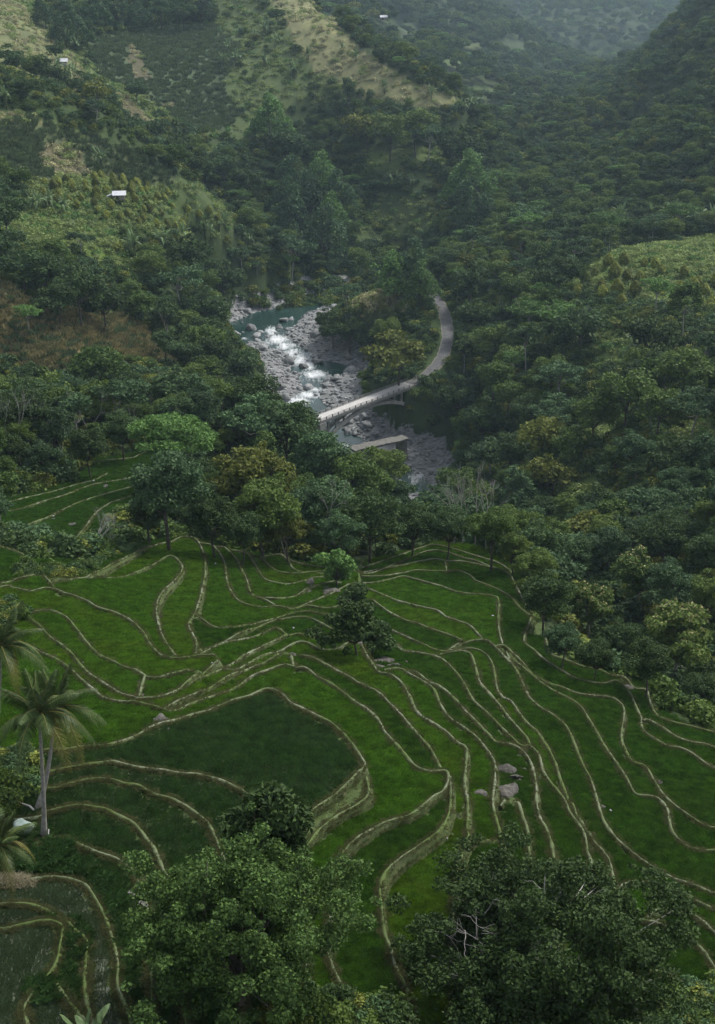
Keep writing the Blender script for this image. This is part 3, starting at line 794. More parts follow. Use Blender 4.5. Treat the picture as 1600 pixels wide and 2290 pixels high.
# clearings of rough grass on the slope right of the road
for _pl in ([(1370, 735), (1480, 755), (1510, 840), (1400, 860), (1320, 810), (1330, 755)], [(1270, 900), (1400, 870), (1430, 960), (1330, 1010)], [(1190, 1080), (1330, 1050), (1420, 1150), (1280, 1210)], [(1130, 880), (1210, 870), (1220, 930), (1140, 940)], [(1480, 960), (1600, 930), (1620, 1020), (1510, 1050)]):
    paint(_pl, (0.062, 0.098, 0.030), 230, 480, 0.7, jitter=16)
paint([(1035, 102), (1110, 82), (1070, 112)], (0.10, 0.13, 0.05), 1300, 2600)
paint([(1000, 130), (1090, 120), (1080, 150), (1000, 150)], (0.08, 0.12, 0.045), 1000, 2200)
paint([(1050, 190), (1130, 200), (1100, 225), (1030, 215)], (0.07, 0.11, 0.04), 900, 1500)
for W in (TERR_W, TERR2_W):
    m = (GD > 40) & (GD < 330)
    mm = np.zeros(H.shape, bool); mm[m] = in_poly(GX[m], GY[m], W); OPEN[mm] = 1
# rocky gorge sides below the bridge
ROCK = ROCKMASK
far_rock = ((GD > 400) & (GD < 700))
cover[..., 3] = ROCK
# corn rows and tussocks give the fields real relief
H = H + CORN * fbm(GX / 11, GY / 11, 77, 2) * 0.5 + OPEN * (1 - CORN) * (GD > 380) * fbm(GX / 16, GY / 16, 78, 2) * 0.6

def ground_z(x, y):
    return gsample(H, np.asarray(x, float), np.asarray(y, float))

# ---- ground material
m_ground, nt, out = new_mat('hillside_ground')
at = N(nt, 'ShaderNodeAttribute', attribute_name='Col')
nA = noise_tex(nt, 0.12, 6, 0.62); nB = noise_tex(nt, 0.9, 5, 0.65); nC = noise_tex(nt, 3.5, 3, 0.6)
c = mixc(nt, 0.9, at.outputs['Color'], ramp(nt, nA, [(0.28, (0.70, 0.74, 0.66)), (0.5, (1.0, 1.0, 1.0)), (0.72, (1.3, 1.25, 1.12))]), 'MULTIPLY')
c = mixc(nt, 0.9, c, ramp(nt, noise_tex(nt, 0.35, 6, 0.7), [(0.3, (0.72, 0.76, 0.7)), (0.52, (1, 1, 1)), (0.75, (1.28, 1.25, 1.15))]), 'MULTIPLY')
c = mixc(nt, 0.9, c, ramp(nt, nB, [(0.3, (0.78, 0.8, 0.75)), (0.52, (1, 1, 1)), (0.75, (1.22, 1.2, 1.12))]), 'MULTIPLY')
mpr = N(nt, 'ShaderNodeMapping'); gp = N(nt, 'ShaderNodeNewGeometry')
mpr.inputs['Rotation'].default_value = (0.5, 0.3, 0.6); mpr.inputs['Scale'].default_value = (0.35, 1.3, 1.0)
nt.links.new(gp.outputs['Position'], mpr.inputs['Vector'])
nR = noise_tex(nt, 0.9, 8, 0.68, mpr.outputs[0])
rockc = ramp(nt, nR, [(0.3, (0.05, 0.053, 0.054)), (0.45, (0.17, 0.176, 0.176)), (0.62, (0.30, 0.305, 0.30)), (0.75, (0.42, 0.42, 0.40))])
rf = math_n(nt, 'ADD', at.outputs['Alpha'], math_n(nt, 'MULTIPLY', math_n(nt, 'SUBTRACT', nB, 0.5), 0.9), True)
rf = ramp(nt, rf, [(0.42, (0, 0, 0)), (0.56, (1, 1, 1))])
c = mixc(nt, rf, c, rockc)
hgt = math_n(nt, 'ADD', math_n(nt, 'MULTIPLY', nB, 0.10), math_n(nt, 'ADD', math_n(nt, 'MULTIPLY', nC, 0.06), math_n(nt, 'MULTIPLY', nR, rf)))
finish(nt, out, c, 0.9, hgt, 0.9, 0.5, 0.15)

def grid_faces(nx, ny):
    i = np.arange(nx - 1)[:, None] * ny + np.arange(ny - 1)[None]
    return np.stack([i, i + ny, i + ny + 1, i + 1], -1).reshape(-1, 4)
V = np.stack([GX, GY, H + CZ], -1).reshape(-1, 3)
me = mesh_np('hillside', V, grid_faces(len(AZ), len(DD))[:, ::-1][:, [3, 0, 1, 2]], m_ground, True, {'Col': ('FLOAT_COLOR', cover.reshape(-1, 4))})
terrain = link('hillside', me, kind='structure', label='green valley sides of forest, fields and grass')

# ---------------------------------------------------------------- rice terraces
m_mud, nt, out = new_mat('paddy_mud')
oi = N(nt, 'ShaderNodeObjectInfo')
nA = noise_tex(nt, 0.25, 4, 0.6); nB = noise_tex(nt, 2.5, 4, 0.6)
c = ramp(nt, nB, [(0.3, (0.020, 0.030, 0.012)), (0.7, (0.045, 0.060, 0.022))])
finish(nt, out, c, ramp(nt, nA, [(0.35, (0.7,) * 3), (0.65, (0.95,) * 3)]), nB, 0.3, 0.05, 0.15)
m_water_mud, nt, out = new_mat('flooded_mud')
nB = noise_tex(nt, 1.5, 4, 0.6)
finish(nt, out, ramp(nt, nB, [(0.3, (0.050, 0.066, 0.038)), (0.7, (0.085, 0.100, 0.064))]), ramp(nt, nB, [(0.3, (0.5,) * 3), (0.7, (0.7,) * 3)]), None, spec=0.5)
m_bank, nt, out = new_mat('grassy_bank')
nA = noise_tex(nt, 0.8, 5, 0.6); nB = noise_tex(nt, 6, 4, 0.7)
c = ramp(nt, nA, [(0.3, (0.045, 0.075, 0.022)), (0.6, (0.075, 0.105, 0.035)), (0.8, (0.12, 0.115, 0.06))])
c = mixc(nt, 0.8, c, ramp(nt, nB, [(0.3, (0.45, 0.5, 0.4)), (0.55, (1, 1, 1)), (0.75, (1.5, 1.45, 1.3))]), 'MULTIPLY')
finish(nt, out, c, 0.9, nB, 0.8, 0.15, 0.15)
m_bund, nt, out = new_mat('bund_path')
at = N(nt, 'ShaderNodeAttribute', attribute_name='wall')
nA = noise_tex(nt, 0.35, 5, 0.6); nB = noise_tex(nt, 7, 4, 0.7); nC = noise_tex(nt, 1.6, 5, 0.65)
nL = noise_tex(nt, 0.11, 4, 0.6)
top = ramp(nt, nA, [(0.3, (0.095, 0.125, 0.058)), (0.5, (0.15, 0.175, 0.105)), (0.7, (0.22, 0.232, 0.175))])
top = mixc(nt, ramp(nt, nL, [(0.40, (0, 0, 0)), (0.58, (1, 1, 1))]), top, (0.080, 0.115, 0.035))
nD = noise_tex(nt, 3.2, 6, 0.75)
side = ramp(nt, nD, [(0.34, (0.022, 0.038, 0.012)), (0.47, (0.065, 0.095, 0.03)), (0.58, (0.11, 0.125, 0.05)), (0.70, (0.19, 0.17, 0.11))])
c = mixc(nt, at.outputs['Fac'], top, side)
c = mixc(nt, 0.5, c, ramp(nt, nB, [(0.28, (0.6, 0.62, 0.55)), (0.55, (1, 1, 1)), (0.75, (1.3, 1.28, 1.2))]), 'MULTIPLY')
finish(nt, out, c, 0.92, nB, 0.4, 0.06, 0.12)

rice_terraces = None
PADDIES = []
def terrace_mesh(T, name, label):
    global rice_terraces
    nx, ny = T.X.shape
    F = grid_faces(nx, ny)[:, [0, 1, 2, 3]]
    lab = T.lab.ravel()
    fl = lab[F]
    same = (fl == fl[:, :1]).all(1) & (fl[:, 0] > 0)
    fid = np.where(same, fl[:, 0], 0)
    u, cnt = np.unique(fid, return_counts=True)
    small = set(u[(cnt * DX * DX < 5)].tolist())
    fid = np.where(np.isin(fid, list(small)), 0, fid)
    # keep only faces in or close to the terrace polygon
    ins = T.ins.copy()
    for it in range(9):
        m = ins.copy(); m[1:] |= ins[:-1]; m[:-1] |= ins[1:]; m[:, 1:] |= ins[:, :-1]; m[:, :-1] |= ins[:, 1:]; ins = m
    keep = ins.ravel()[F].all(1)
    Z = T.h + 0.05 * fbm(T.X / 1.3, T.Y / 1.3, 90, 2) + np.where(T.ins, 0, 0.3 * fbm(T.X / 2, T.Y / 2, 91, 3))
    V = np.stack([T.X, T.Y, Z + CZ], -1).reshape(-1, 3)
    def sub(name, f, mat, parent, **kw):
        idx = np.unique(f); mp = np.full(len(V), -1); mp[idx] = np.arange(len(idx))
        return link(name, mesh_np(name, V[idx], mp[f], mat, True), parent, **kw)
    root = sub(name, F[keep & (fid == 0)], m_bank, None, kind='structure', label=label)
    pads = []
    for k in np.unique(fid[keep]):
        if k == 0: continue
        f = F[keep & (fid == k)]
        o = sub('rice_paddy', f, m_mud, root)
        v = np.unique(f)
        ij = np.stack(np.unravel_index(v, T.X.shape))
        pads.append((o, T.X.ravel()[v], T.Y.ravel()[v], Z.ravel()[v], T.dist.ravel()[v], (ij % 2 == 0).all(0)))
    return root, pads
root1, pads1 = terrace_mesh(T1, 'rice_terraces', 'curving green rice terraces on the slope in the foreground')
root2, pads2 = terrace_mesh(T2, 'stream_side_terraces', 'narrow grassy terraces beyond the stream at the left')

TUFT_P = []                       # points for the grass growing on the bunds
def bund_mesh(T, line, root, seed):
    rng = np.random.default_rng(seed)
    p = catmull(line, 0.4)
    if len(p) < 3: return
    ok = in_poly(p[:, 0], p[:, 1], TERR_W if T is T1 else TERR2_W)
    if ok.sum() < 3: return
    i0, i1 = ok.argmax(), len(ok) - ok[::-1].argmax()
    p = p[max(0, i0 - 1):i1 + 1]
    t = np.gradient(p[:, :2], axis=0); t /= np.linalg.norm(t, axis=1)[:, None] + 1e-9
    nrm = np.stack([-t[:, 1], t[:, 0]], 1)
    def side(s):
        hs = [tsample(T, p[:, 0] + nrm[:, 0] * s * o, p[:, 1] + nrm[:, 1] * s * o) for o in (0.7, 0.95)]
        return np.minimum(hs[0], hs[1])
    def sm(a):
        k = np.array([1, 2, 3, 2, 1.]) / 9
        return np.convolve(np.pad(a, 2, 'edge'), k, 'valid')
    hl, hr = sm(side(1)), sm(side(-1))
    top = np.maximum(hl, hr) + 0.26 + 0.035 * fbm(p[:, 0] / 1.6, p[:, 1] / 1.6, 5, 2)
    top = np.minimum(top, np.minimum(hl, hr) + 3.4)
    w = 0.105 + 0.075 * fbm(p[:, 0] / 1.8, p[:, 1] / 1.8, 8, 3)
    dl, dr = top - hl, top - hr
    prof = []
    j = lambda a: a * rng.normal(0, 1, len(p))
    for (off, z, wa) in ((w + 0.06 + 0.22 * dl, hl - 0.25, 1), (w + 0.05 + 0.12 * dl, top - dl * 0.55, 1), (w + 0.02, top - 0.06, 0.35), (w * 0.3, top + 0.02, 0),
                         (-w * 0.4, top + 0.01, 0), (-w - 0.02, top - 0.06, 0.35), (-w - 0.05 - 0.12 * dr, top - dr * 0.55, 1), (-w - 0.06 - 0.22 * dr, hr - 0.25, 1)):
        off = off + 0.05 * fbm(p[:, 0] / 0.9 + wa * 7, p[:, 1] / 0.9, 12, 2)
        prof.append((np.stack([p[:, 0] + nrm[:, 0] * off, p[:, 1] + nrm[:, 1] * off, z + CZ], 1), wa))
    Vv = np.stack([a for a, _ in prof], 1)          # n,8,3
    n, k = Vv.shape[:2]
    F = grid_faces(n, k)
    wa = np.tile(np.array([b for _, b in prof]), (n, 1))
    link('bund', mesh_np('bund', Vv.reshape(-1, 3), F[:, ::-1] if False else F, m_bund, True, {'wall': ('FLOAT', wa.ravel())}), root)
    nt_ = int(n * 0.4 * 8)
    ii = rng.integers(0, n - 1, nt_); tt = rng.random((nt_, 1)); kk = rng.choice([1, 2, 3, 4, 5, 6], nt_, p=[.22, .24, .04, .04, .24, .22])
    q = Vv[ii, kk] * (1 - tt) + Vv[ii + 1, kk] * tt
    TUFT_P.append(q + rng.normal(0, 0.05, (nt_, 3)) * (1, 1, 0.2))
for k, b in enumerate(BUND_W):
    far = len(BUND_W) - N_B2 <= k < len(BUND_W) - 1
    bund_mesh(T2 if far else T1, b, root2 if far else root1, 100 + k)

def floor_z(x, y):
    """height of whatever ground is there: terraces where they lie, hillside elsewhere"""
    x = np.asarray(x, float); y = np.asarray(y, float)
    z = gsample(H, x, y)
    for T, W in ((T1, TERR_W), (T2, TERR2_W)):
        ins = in_poly(x, y, W)
        z = np.where(ins, tsample(T, x, y), z)
    return z

# ---------------------------------------------------------------- water
m_river, nt, out = new_mat('river_water')
at = N(nt, 'ShaderNodeAttribute', attribute_name='foam')
uv = N(nt, 'ShaderNodeAttribute', attribute_name='flow')
mpf = N(nt, 'ShaderNodeMapping'); gpf = N(nt, 'ShaderNodeNewGeometry'); nt.links.new(gpf.outputs['Position'], mpf.inputs['Vector'])
mpf.inputs['Rotation'].default_value = (0, 0, 0.3); mpf.inputs['Scale'].default_value = (1.5, 0.42, 1.0)
nW = noise_tex(nt, 0.62, 7, 0.72, mpf.outputs[0]); nS = noise_tex(nt, 2.2, 5, 0.7)
ff = math_n(nt, 'ADD', at.outputs['Fac'], math_n(nt, 'MULTIPLY', math_n(nt, 'SUBTRACT', nW, 0.5), 1.5), True)
fm = ramp(nt, ff, [(0.30, (0, 0, 0)), (0.50, (0.30,) * 3), (0.72, (0.75,) * 3), (0.95, (1, 1, 1))])
deep = ramp(nt, noise_tex(nt, 0.08, 3, 0.5), [(0.3, (0.010, 0.030, 0.026)), (0.7, (0.024, 0.056, 0.048))])
c = mixc(nt, fm, deep, ramp(nt, nS, [(0.3, (0.55, 0.60, 0.62)), (0.7, (0.82, 0.84, 0.84))]))
finish(nt, out, c, mixc(nt, fm, (0.12,) * 3, (0.7,) * 3), math_n(nt, 'ADD', nW, math_n(nt, 'MULTIPLY', nS, 0.4)), 0.5, 0.25, 0.4)

_w = np.array(RIVER_W)
rx = np.arange(_w[:, 0].min() - 1, _w[:, 0].max() + 1, 0.5); ry = np.arange(_w[:, 1].min() - 1, _w[:, 1].max() + 1, 0.5)
RX, RY = np.meshgrid(rx, ry, indexing='ij')
rdist, _ = seg_dist(RX, RY, RIVER_W, True)
rin = in_poly(RX, RY, RIVER_W) | (rdist < 1.2)
RZ = zwater(RY)
RPX, RPY = project(RX, RY, RZ)
foam = np.zeros(RX.shape)
for (px, py, w, hh, s) in [(608, 742, 16, 14, .9), (620, 760, 26, 13, 1.0), (640, 775, 24, 12, .9), (655, 790, 22, 13, .9), (672, 805, 20, 16, 1.0), (690, 818, 20, 13, .95), (705, 838, 34, 12, .95), (725, 843, 22, 6, .6),
                           (640, 758, 20, 8, .4), (597, 768, 16, 7, .6), (548, 757, 10, 4, .6), (690, 884, 26, 9, 1.0), (668, 898, 30, 14, 1.0), (705, 872, 22, 7, .8), (740, 985, 14, 18, .8), (770, 998, 16, 9, .9), (835, 1010, 30, 8, .8),
                           (930, 1070, 20, 30, .6), (655, 740, 30, 10, .35), (760, 680, 18, 5, .35), (815, 640, 20, 20, .7), (700, 850, 30, 9, .5)]:
    foam = np.maximum(foam, 0.86 * s * np.exp(-(((RPX - px) / w) ** 2 + ((RPY - py) / hh) ** 2)))
foam = np.clip(foam + 0.22 * np.exp(-rdist / 1.0), 0, 1)
steep = smooth(0.25, 0.8, foam)
RZ = RZ + 0.12 + steep * (fbm(RX / 3.0, RY / 3.0, 31, 3) * 0.55 + fbm(RX / 1.1, RY / 1.1, 32, 2) * 0.25)
F = grid_faces(len(rx), len(ry))
F = F[rin.ravel()[F].all(1)]
idx = np.unique(F); mp = np.full(RX.size, -1); mp[idx] = np.arange(len(idx))
V = np.stack([RX, RY, RZ + CZ], -1).reshape(-1, 3)[idx]
river = link('river', mesh_np('river', V, mp[F], m_river, True, {'foam': ('FLOAT', foam.ravel()[idx])}), kind='structure', label='green river with white rapids running between boulders')

# creek at the left, between the terraces
CREEK_PX = [(-160, 1216), (-60, 1220), (0, 1226), (45, 1232), (80, 1238), (120, 1243), (160, 1249), (200, 1253), (240, 1256)]
cg = to_ground(CREEK_PX)
cg[:, 2] = floor_z(cg[:, 0], cg[:, 1])
ck = catmull(cg, 0.8)
ck[:, 2] = np.minimum.accumulate(floor_z(ck[:, 0], ck[:, 1])) + 0.35
t = np.gradient(ck[:, :2], axis=0); t /= np.linalg.norm(t, axis=1)[:, None]
nn = np.stack([-t[:, 1], t[:, 0]], 1)
offs = np.linspace(-1.2, 1.2, 7)
Vc = np.stack([np.stack([ck[:, 0] + nn[:, 0] * o * (1 + .3 * fbm(ck[:, 0] / 2, ck[:, 1] / 2, 3, 2)), ck[:, 1] + nn[:, 1] * o, ck[:, 2] + CZ + 0.05 * fbm(ck[:, 0] * 2 + o, ck[:, 1] * 2, 6, 2)], 1) for o in offs], 1)
link('stream', mesh_np('stream', Vc.reshape(-1, 3), grid_faces(Vc.shape[0], 7), m_river, True, {'foam': ('FLOAT', np.clip(0.45 * np.abs(fbm(Vc[..., 0] / 2, Vc[..., 1] / 2, 4, 2)).ravel(), 0, 1))}), kind='structure', label='small stony stream between the terraces')

# ---------------------------------------------------------------- road beyond the bridge
m_asphalt, nt, out = new_mat('asphalt')
nA = noise_tex(nt, 0.5, 5, 0.6); nB = noise_tex(nt, 9, 3, 0.6)
c = ramp(nt, nA, [(0.3, (0.062, 0.064, 0.066)), (0.7, (0.12, 0.12, 0.12))])
finish(nt, out, c, 0.8, nB, 0.3, 0.02, 0.3)
m_verge = simple_mat('gravel_verge', (0.10, 0.095, 0.07), (0.22, 0.21, 0.17), 1.2)
def strip(line, half, dz, cols=5, jit=0.0):
    p = line; t = np.gradient(p[:, :2], axis=0); t /= np.linalg.norm(t, axis=1)[:, None]
    nr = np.stack([-t[:, 1], t[:, 0]], 1)
    offs = np.linspace(-half, half, cols)
    Vv = []
    for o in offs:
        oo = o + (jit * fbm(p[:, 0] / 2 + o, p[:, 1] / 2, 70, 2) if abs(o) == half else 0)
        Vv.append(np.stack([p[:, 0] + nr[:, 0] * oo, p[:, 1] + nr[:, 1] * oo, p[:, 2] + CZ + dz - 0.05 * (o / half) ** 2], 1))
    Vv = np.stack(Vv, 1)
    return Vv.reshape(-1, 3), grid_faces(len(p), cols)
rl = catmull(ROAD_R[::3], 1.0)
v, f = strip(rl, 2.0, 0.06, 7, 0.15)
road = link('road', mesh_np('road', v, f, m_asphalt, True), kind='structure', label='grey asphalt road curving up from the bridge')
v, f = strip(rl, 2.45, 0.0, 5, 0.5)
link('road_verge', mesh_np('road_verge', v, f, m_verge, True), kind='structure', label='gravel verge along the curving road')
# ---------------------------------------------------------------- foliage materials
M_DARK = leaf_mat('dark_leaves', (0.026, 0.052, 0.014), (0.080, 0.138, 0.036), (0.050, 0.090, 0.034))
M_MID = leaf_mat('green_leaves', (0.038, 0.082, 0.016), (0.118, 0.205, 0.042), (0.095, 0.130, 0.028))
M_LIGHT = leaf_mat('light_leaves', (0.055, 0.125, 0.030), (0.150, 0.265, 0.066))
M_BLUE = leaf_mat('bluish_leaves', (0.032, 0.072, 0.028), (0.090, 0.155, 0.062))
M_OLIVE = leaf_mat('olive_leaves', (0.070, 0.095, 0.016), (0.205, 0.235, 0.046))
M_YELL = leaf_mat('yellow_green_leaves', (0.105, 0.140, 0.020), (0.290, 0.320, 0.062))
M_FLOWER = leaf_mat('cream_blossom', (0.26, 0.26, 0.10), (0.50, 0.46, 0.22))
M_PALM = leaf_mat('palm_leaflets', (0.040, 0.075, 0.024), (0.115, 0.165, 0.055), rough=0.4)
M_PALMY = leaf_mat('yellowing_palm_leaflets', (0.12, 0.125, 0.03), (0.24, 0.22, 0.07), rough=0.45)
M_BANANA = leaf_mat('banana_leaf', (0.075, 0.135, 0.050), (0.19, 0.27, 0.12), rough=0.45)
def rice_mat(name, dark, light, yellow):
    m, nt, out = new_mat(name)
    g = nt.nodes.new('ShaderNodeNewGeometry'); oi = nt.nodes.new('ShaderNodeObjectInfo')
    c = mixc(nt, g.outputs['Random Per Island'], dark, light)
    f1 = noise_tex(nt, 0.16, 4, 0.6); f2 = noise_tex(nt, 0.9, 4, 0.65)
    c = mixc(nt, ramp(nt, f1, [(0.42, (0, 0, 0)), (0.68, (0.75,) * 3)]), c, yellow)
    c = mixc(nt, 0.9, c, ramp(nt, f2, [(0.3, (0.5, 0.56, 0.5)), (0.5, (1, 1, 1)), (0.72, (1.45, 1.35, 1.2))]), 'MULTIPLY')
    v = math_n(nt, 'ADD', math_n(nt, 'MULTIPLY', oi.outputs['Random'], 0.5), 0.75)
    hs = nt.nodes.new('ShaderNodeHueSaturation'); nt.links.new(c, hs.inputs['Color']); nt.links.new(v, hs.inputs['Value'])
    finish(nt, out, hs.outputs[0], 0.5, spec=0.2, trans=0.3)
    return m
M_RICE = rice_mat('rice_blades', (0.055, 0.140, 0.012), (0.145, 0.300, 0.034), (0.120, 0.220, 0.026))
M_RICED = rice_mat('dark_rice_blades', (0.034, 0.090, 0.022), (0.086, 0.172, 0.046), (0.070, 0.130, 0.045))
M_RICEP = leaf_mat('young_rice_blades', (0.075, 0.120, 0.055), (0.140, 0.195, 0.095), rough=0.6, trans=0.3)
M_GRASS = leaf_mat('grass_blades', (0.085, 0.120, 0.035), (0.180, 0.200, 0.080), (0.19, 0.18, 0.09), trans=0.45)
M_REED = leaf_mat('reed_blades', (0.040, 0.095, 0.026), (0.100, 0.190, 0.055), trans=0.25)
M_MEAD = leaf_mat('meadow_blades', (0.150, 0.210, 0.060), (0.270, 0.335, 0.115), trans=0.25)
M_MEADD = leaf_mat('dry_meadow_blades', (0.29, 0.29, 0.14), (0.46, 0.44, 0.24), trans=0.2)
M_CORN = leaf_mat('corn_leaves', (0.095, 0.145, 0.070), (0.175, 0.235, 0.115), trans=0.35)
M_CORND = leaf_mat('dry_corn_leaves', (0.19, 0.175, 0.075), (0.36, 0.32, 0.16), trans=0.35)
M_BARK = simple_mat('brown_bark', (0.05, 0.042, 0.032), (0.13, 0.115, 0.095), 2.5)
M_PALE = simple_mat('pale_bark', (0.20, 0.19, 0.165), (0.36, 0.345, 0.31), 3.0)
M_PALMT = simple_mat('palm_bark', (0.18, 0.17, 0.14), (0.34, 0.32, 0.29), 4.0)
M_DEAD = simple_mat('dead_wood', (0.26, 0.25, 0.23), (0.46, 0.44, 0.41), 4.0)

M_VINE = leaf_mat('creeper_leaves', (0.030, 0.066, 0.016), (0.115, 0.195, 0.048))
# ---------------------------------------------------------------- foliage meshes
def unit(v):
    return v / (np.linalg.norm(v, axis=-1, keepdims=True) + 1e-9)
def leaf_quads(P, Nn, size, rng, aspect=1.7, fold=False):
    """one leaf (or spray of leaves) per point: a pointed quad facing Nn"""
    n = len(P)
    r = unit(rng.normal(size=(n, 3)))
    a = unit(np.cross(Nn, r)); b = np.cross(Nn, a)
    s = size * rng.uniform(0.6, 1.35, n)[:, None]
    L = a * s * aspect * 0.5; W = b * s * 0.5
    k = rng.uniform(-0.1, 0.25, (n, 1))
    if fold:
        up = Nn * s * 0.22
        V = np.stack([P - L, P - L * k - W + up, P + L - up * 0.8, P - L * k + W + up], 1)
        F = np.arange(n)[:, None] * 4
        return V.reshape(-1, 3), np.concatenate([F + np.array([0, 1, 2]), F + np.array([0, 2, 3])], 0)
    V = np.stack([P - L, P - L * k - W, P + L, P - L * k + W], 1)
    return V.reshape(-1, 3), np.arange(n * 4).reshape(n, 4)

def crown_points(rng, R, Hc, zc, nclump, cr, nleaf, low=-0.55, flat=0.8, shell=(0.5, 0.95), droop=0.0, lobes=0.25):
    d = unit(rng.normal(size=(nclump * 5, 3))); d = d[d[:, 2] > low]
    # one side of the crown is thinner than the others
    g0 = rng.uniform(0, 6.28); az = np.arctan2(d[:, 1], d[:, 0])
    d = d[~((np.abs((az - g0 + np.pi) % (2 * np.pi) - np.pi) < 0.55) & (rng.random(len(d)) < 0.6))][:nclump]
    nclump = len(d)
    az = np.arctan2(d[:, 1], d[:, 0])
    lob = 1 + lobes * np.sin(az * 3 + rng.uniform(0, 6)) * np.sin(az * 2 + rng.uniform(0, 6)) + 0.5 * lobes * np.sin(d[:, 2] * 5 + az * 2 + rng.uniform(0, 6))
    rr = rng.uniform(shell[0], shell[1], nclump) * lob
    el = rng.uniform(0.84, 1.16)
    C = d * rr[:, None] * np.array([R * el, R / el, Hc / 2]) + np.array([0, 0, zc])
    C[:, :2] += rng.normal(size=2) * R * 0.07
    cs = cr * np.clip(rng.lognormal(-0.12, 0.38, nclump), 0.4, 1.7)
    w = cs ** 2; w /= w.sum()
    ci = rng.choice(nclump, nleaf, p=w)
    ld = unit(rng.normal(size=(nleaf, 3)) + np.array([0, 0, 0.35]))
    q = rng.uniform(0.25, 1.15, nleaf) ** 0.6
    P = C[ci] + ld * (cs[ci] * q)[:, None] * np.array([1.1, 1.1, flat * 0.85])
    P[:, 2] -= droop * (np.hypot(P[:, 0], P[:, 1]) / R) ** 2
    Nn = unit(ld * 0.7 + np.array([0, 0, 0.6]) + rng.normal(size=(nleaf, 3)) * 0.85)
    return P, Nn, C

def limb(mb, a, b, r0, r1, rng, bend=0.12, k=5, seg=4):
    a = np.array(a, float); b = np.array(b, float); L = np.linalg.norm(b - a)
    pts = []; rad = []
    off = rng.normal(size=3) * bend * L
    for i in range(seg + 1):
        t = i / seg
        pts.append(a + (b - a) * t + off * math.sin(math.pi * t) + np.array([0, 0, -0.06 * L * math.sin(math.pi * t)]))
        rad.append(r0 + (r1 - r0) * t)
    mb.tube(pts, rad, k)
    return pts

TREES = {}
def tree_proto(key, seed, h, R, Hc, nclump, cr, nleaf, leaf, mat, bark=None, tr=None, flower=0, nlimb=9, low=-0.55, flat=0.8, shell=(0.5, 0.95), fold=False, droop=0.0, lean=0.0, lobes=0.25, aspect=1.7):
    rng = np.random.default_rng(seed)
    zc = h - Hc / 2
    P, Nn, C = crown_points(rng, R, Hc, zc, nclump, cr, nleaf, low, flat, shell, droop, lobes)
    v, f = leaf_quads(P, Nn, leaf, rng, aspect, fold)
    crown = mesh_np('crown', v, f, mat)
    mb = MB()
    tr = tr or h * 0.018 + 0.05
    zf = max(h - Hc * 0.9, h * 0.22)
    top = limb(mb, (0, 0, -1.2), (lean + rng.normal() * 0.03 * h, rng.normal() * 0.03 * h, zf), tr, tr * 0.7, rng, 0.03, 7, 5)[-1]
    for c in C[np.argsort(-C[:, 2])][::max(1, len(C) // nlimb)][:nlimb]:
        limb(mb, top, c, tr * 0.5, tr * 0.08, rng, 0.10, 5, 4)
    trunk = mb.mesh('trunk', bark or M_BARK, True)
    fl = None
    if flower:
        keep = np.argsort(-(P[:, 2] + rng.normal(size=len(P)) * Hc * 0.12))[:flower * 6]
        keep = rng.choice(keep, flower, replace=False)
        v, f = leaf_quads(P[keep] + np.array([0, 0, leaf * 0.7]), unit(Nn[keep] + rng.normal(size=(flower, 3)) * .6), leaf * 0.8, rng)
        fl = mesh_np('blossom', v, f, M_FLOWER)
    TREES[key] = dict(trunk=trunk, crown=crown, h=h, R=R, Hc=Hc, zc=zc, flower=fl)
    return TREES[key]

# far trees (a few hundred metres off)
for k in range(4):
    tree_proto('round%d' % k, 10 + k, 11 + k * 0.8, 4.4 + 0.3 * k, 7.8, 30 + 5 * k, 1.45, 3600, 0.40, (M_DARK, M_MID, M_DARK, M_MID)[k])
for k in range(3):
    tree_proto('feather%d' % k, 20 + k, 12, 5.2, 5.5, 40, 1.15, 3400, 0.38, (M_BLUE, M_LIGHT, M_BLUE)[k], low=-0.15, flat=0.5, shell=(0.55, 1.0), bark=M_PALE)
for k in range(3):
    tree_proto('tall%d' % k, 30 + k, 15, 3.0, 7.4, 20, 1.1, 2200, 0.38, (M_MID, M_BLUE, M_DARK)[k], bark=M_PALE, tr=0.17)
for k in range(2):
    tree_proto('bamboo%d' % k, 40 + k, 11, 4.8, 10.0, 56, 1.05, 4200, 0.36, (M_LIGHT, M_BLUE)[k], low=-0.4, flat=1.1, shell=(0.6, 1.0), droop=2.0, lobes=0.4)
tree_proto('olive0', 50, 8.5, 5.0, 5.5, 40, 1.2, 3000, 0.42, M_OLIVE, low=-0.2, flat=0.5)
tree_proto('olive1', 51, 9.5, 4.0, 6.5, 26, 1.4, 2400, 0.45, M_OLIVE)
tree_proto('cone0', 52, 11, 2.3, 9.5, 34, 1.0, 1800, 0.42, M_DARK, shell=(0.3, 0.8))
# trees round the terraces (about 200 m off)
for k in range(4):
    tree_proto('edge%d' % k, 60 + k, 13 + k * 0.7, 5.2, 9.4, 60, 1.25, 11000, 0.28, (M_DARK, M_MID, M_BLUE, M_MID)[k], nlimb=14)
tree_proto('edgelight', 65, 13, 6.6, 6.4, 70, 1.15, 11000, 0.28, M_LIGHT, low=-0.1, flat=0.55, nlimb=14, bark=M_PALE)
tree_proto('edgeolive', 66, 13, 5.8, 8.8, 66, 1.15, 11500, 0.30, M_OLIVE, nlimb=14)
for k in range(3):
    tree_proto('teak%d' % k, 70 + k, 12, 3.9 + 0.5 * k, 8.8, 50, 1.0, 8000, 0.30, (M_MID, M_MID, M_MID)[k], flower=(700, 300, 480)[k], nlimb=12, bark=M_PALE)
tree_proto('mango', 75, 6.6, 3.1, 5.4, 60, 0.72, 9000, 0.24, M_DARK, nlimb=12, low=-0.8, lobes=0.5, shell=(0.4, 1.05))
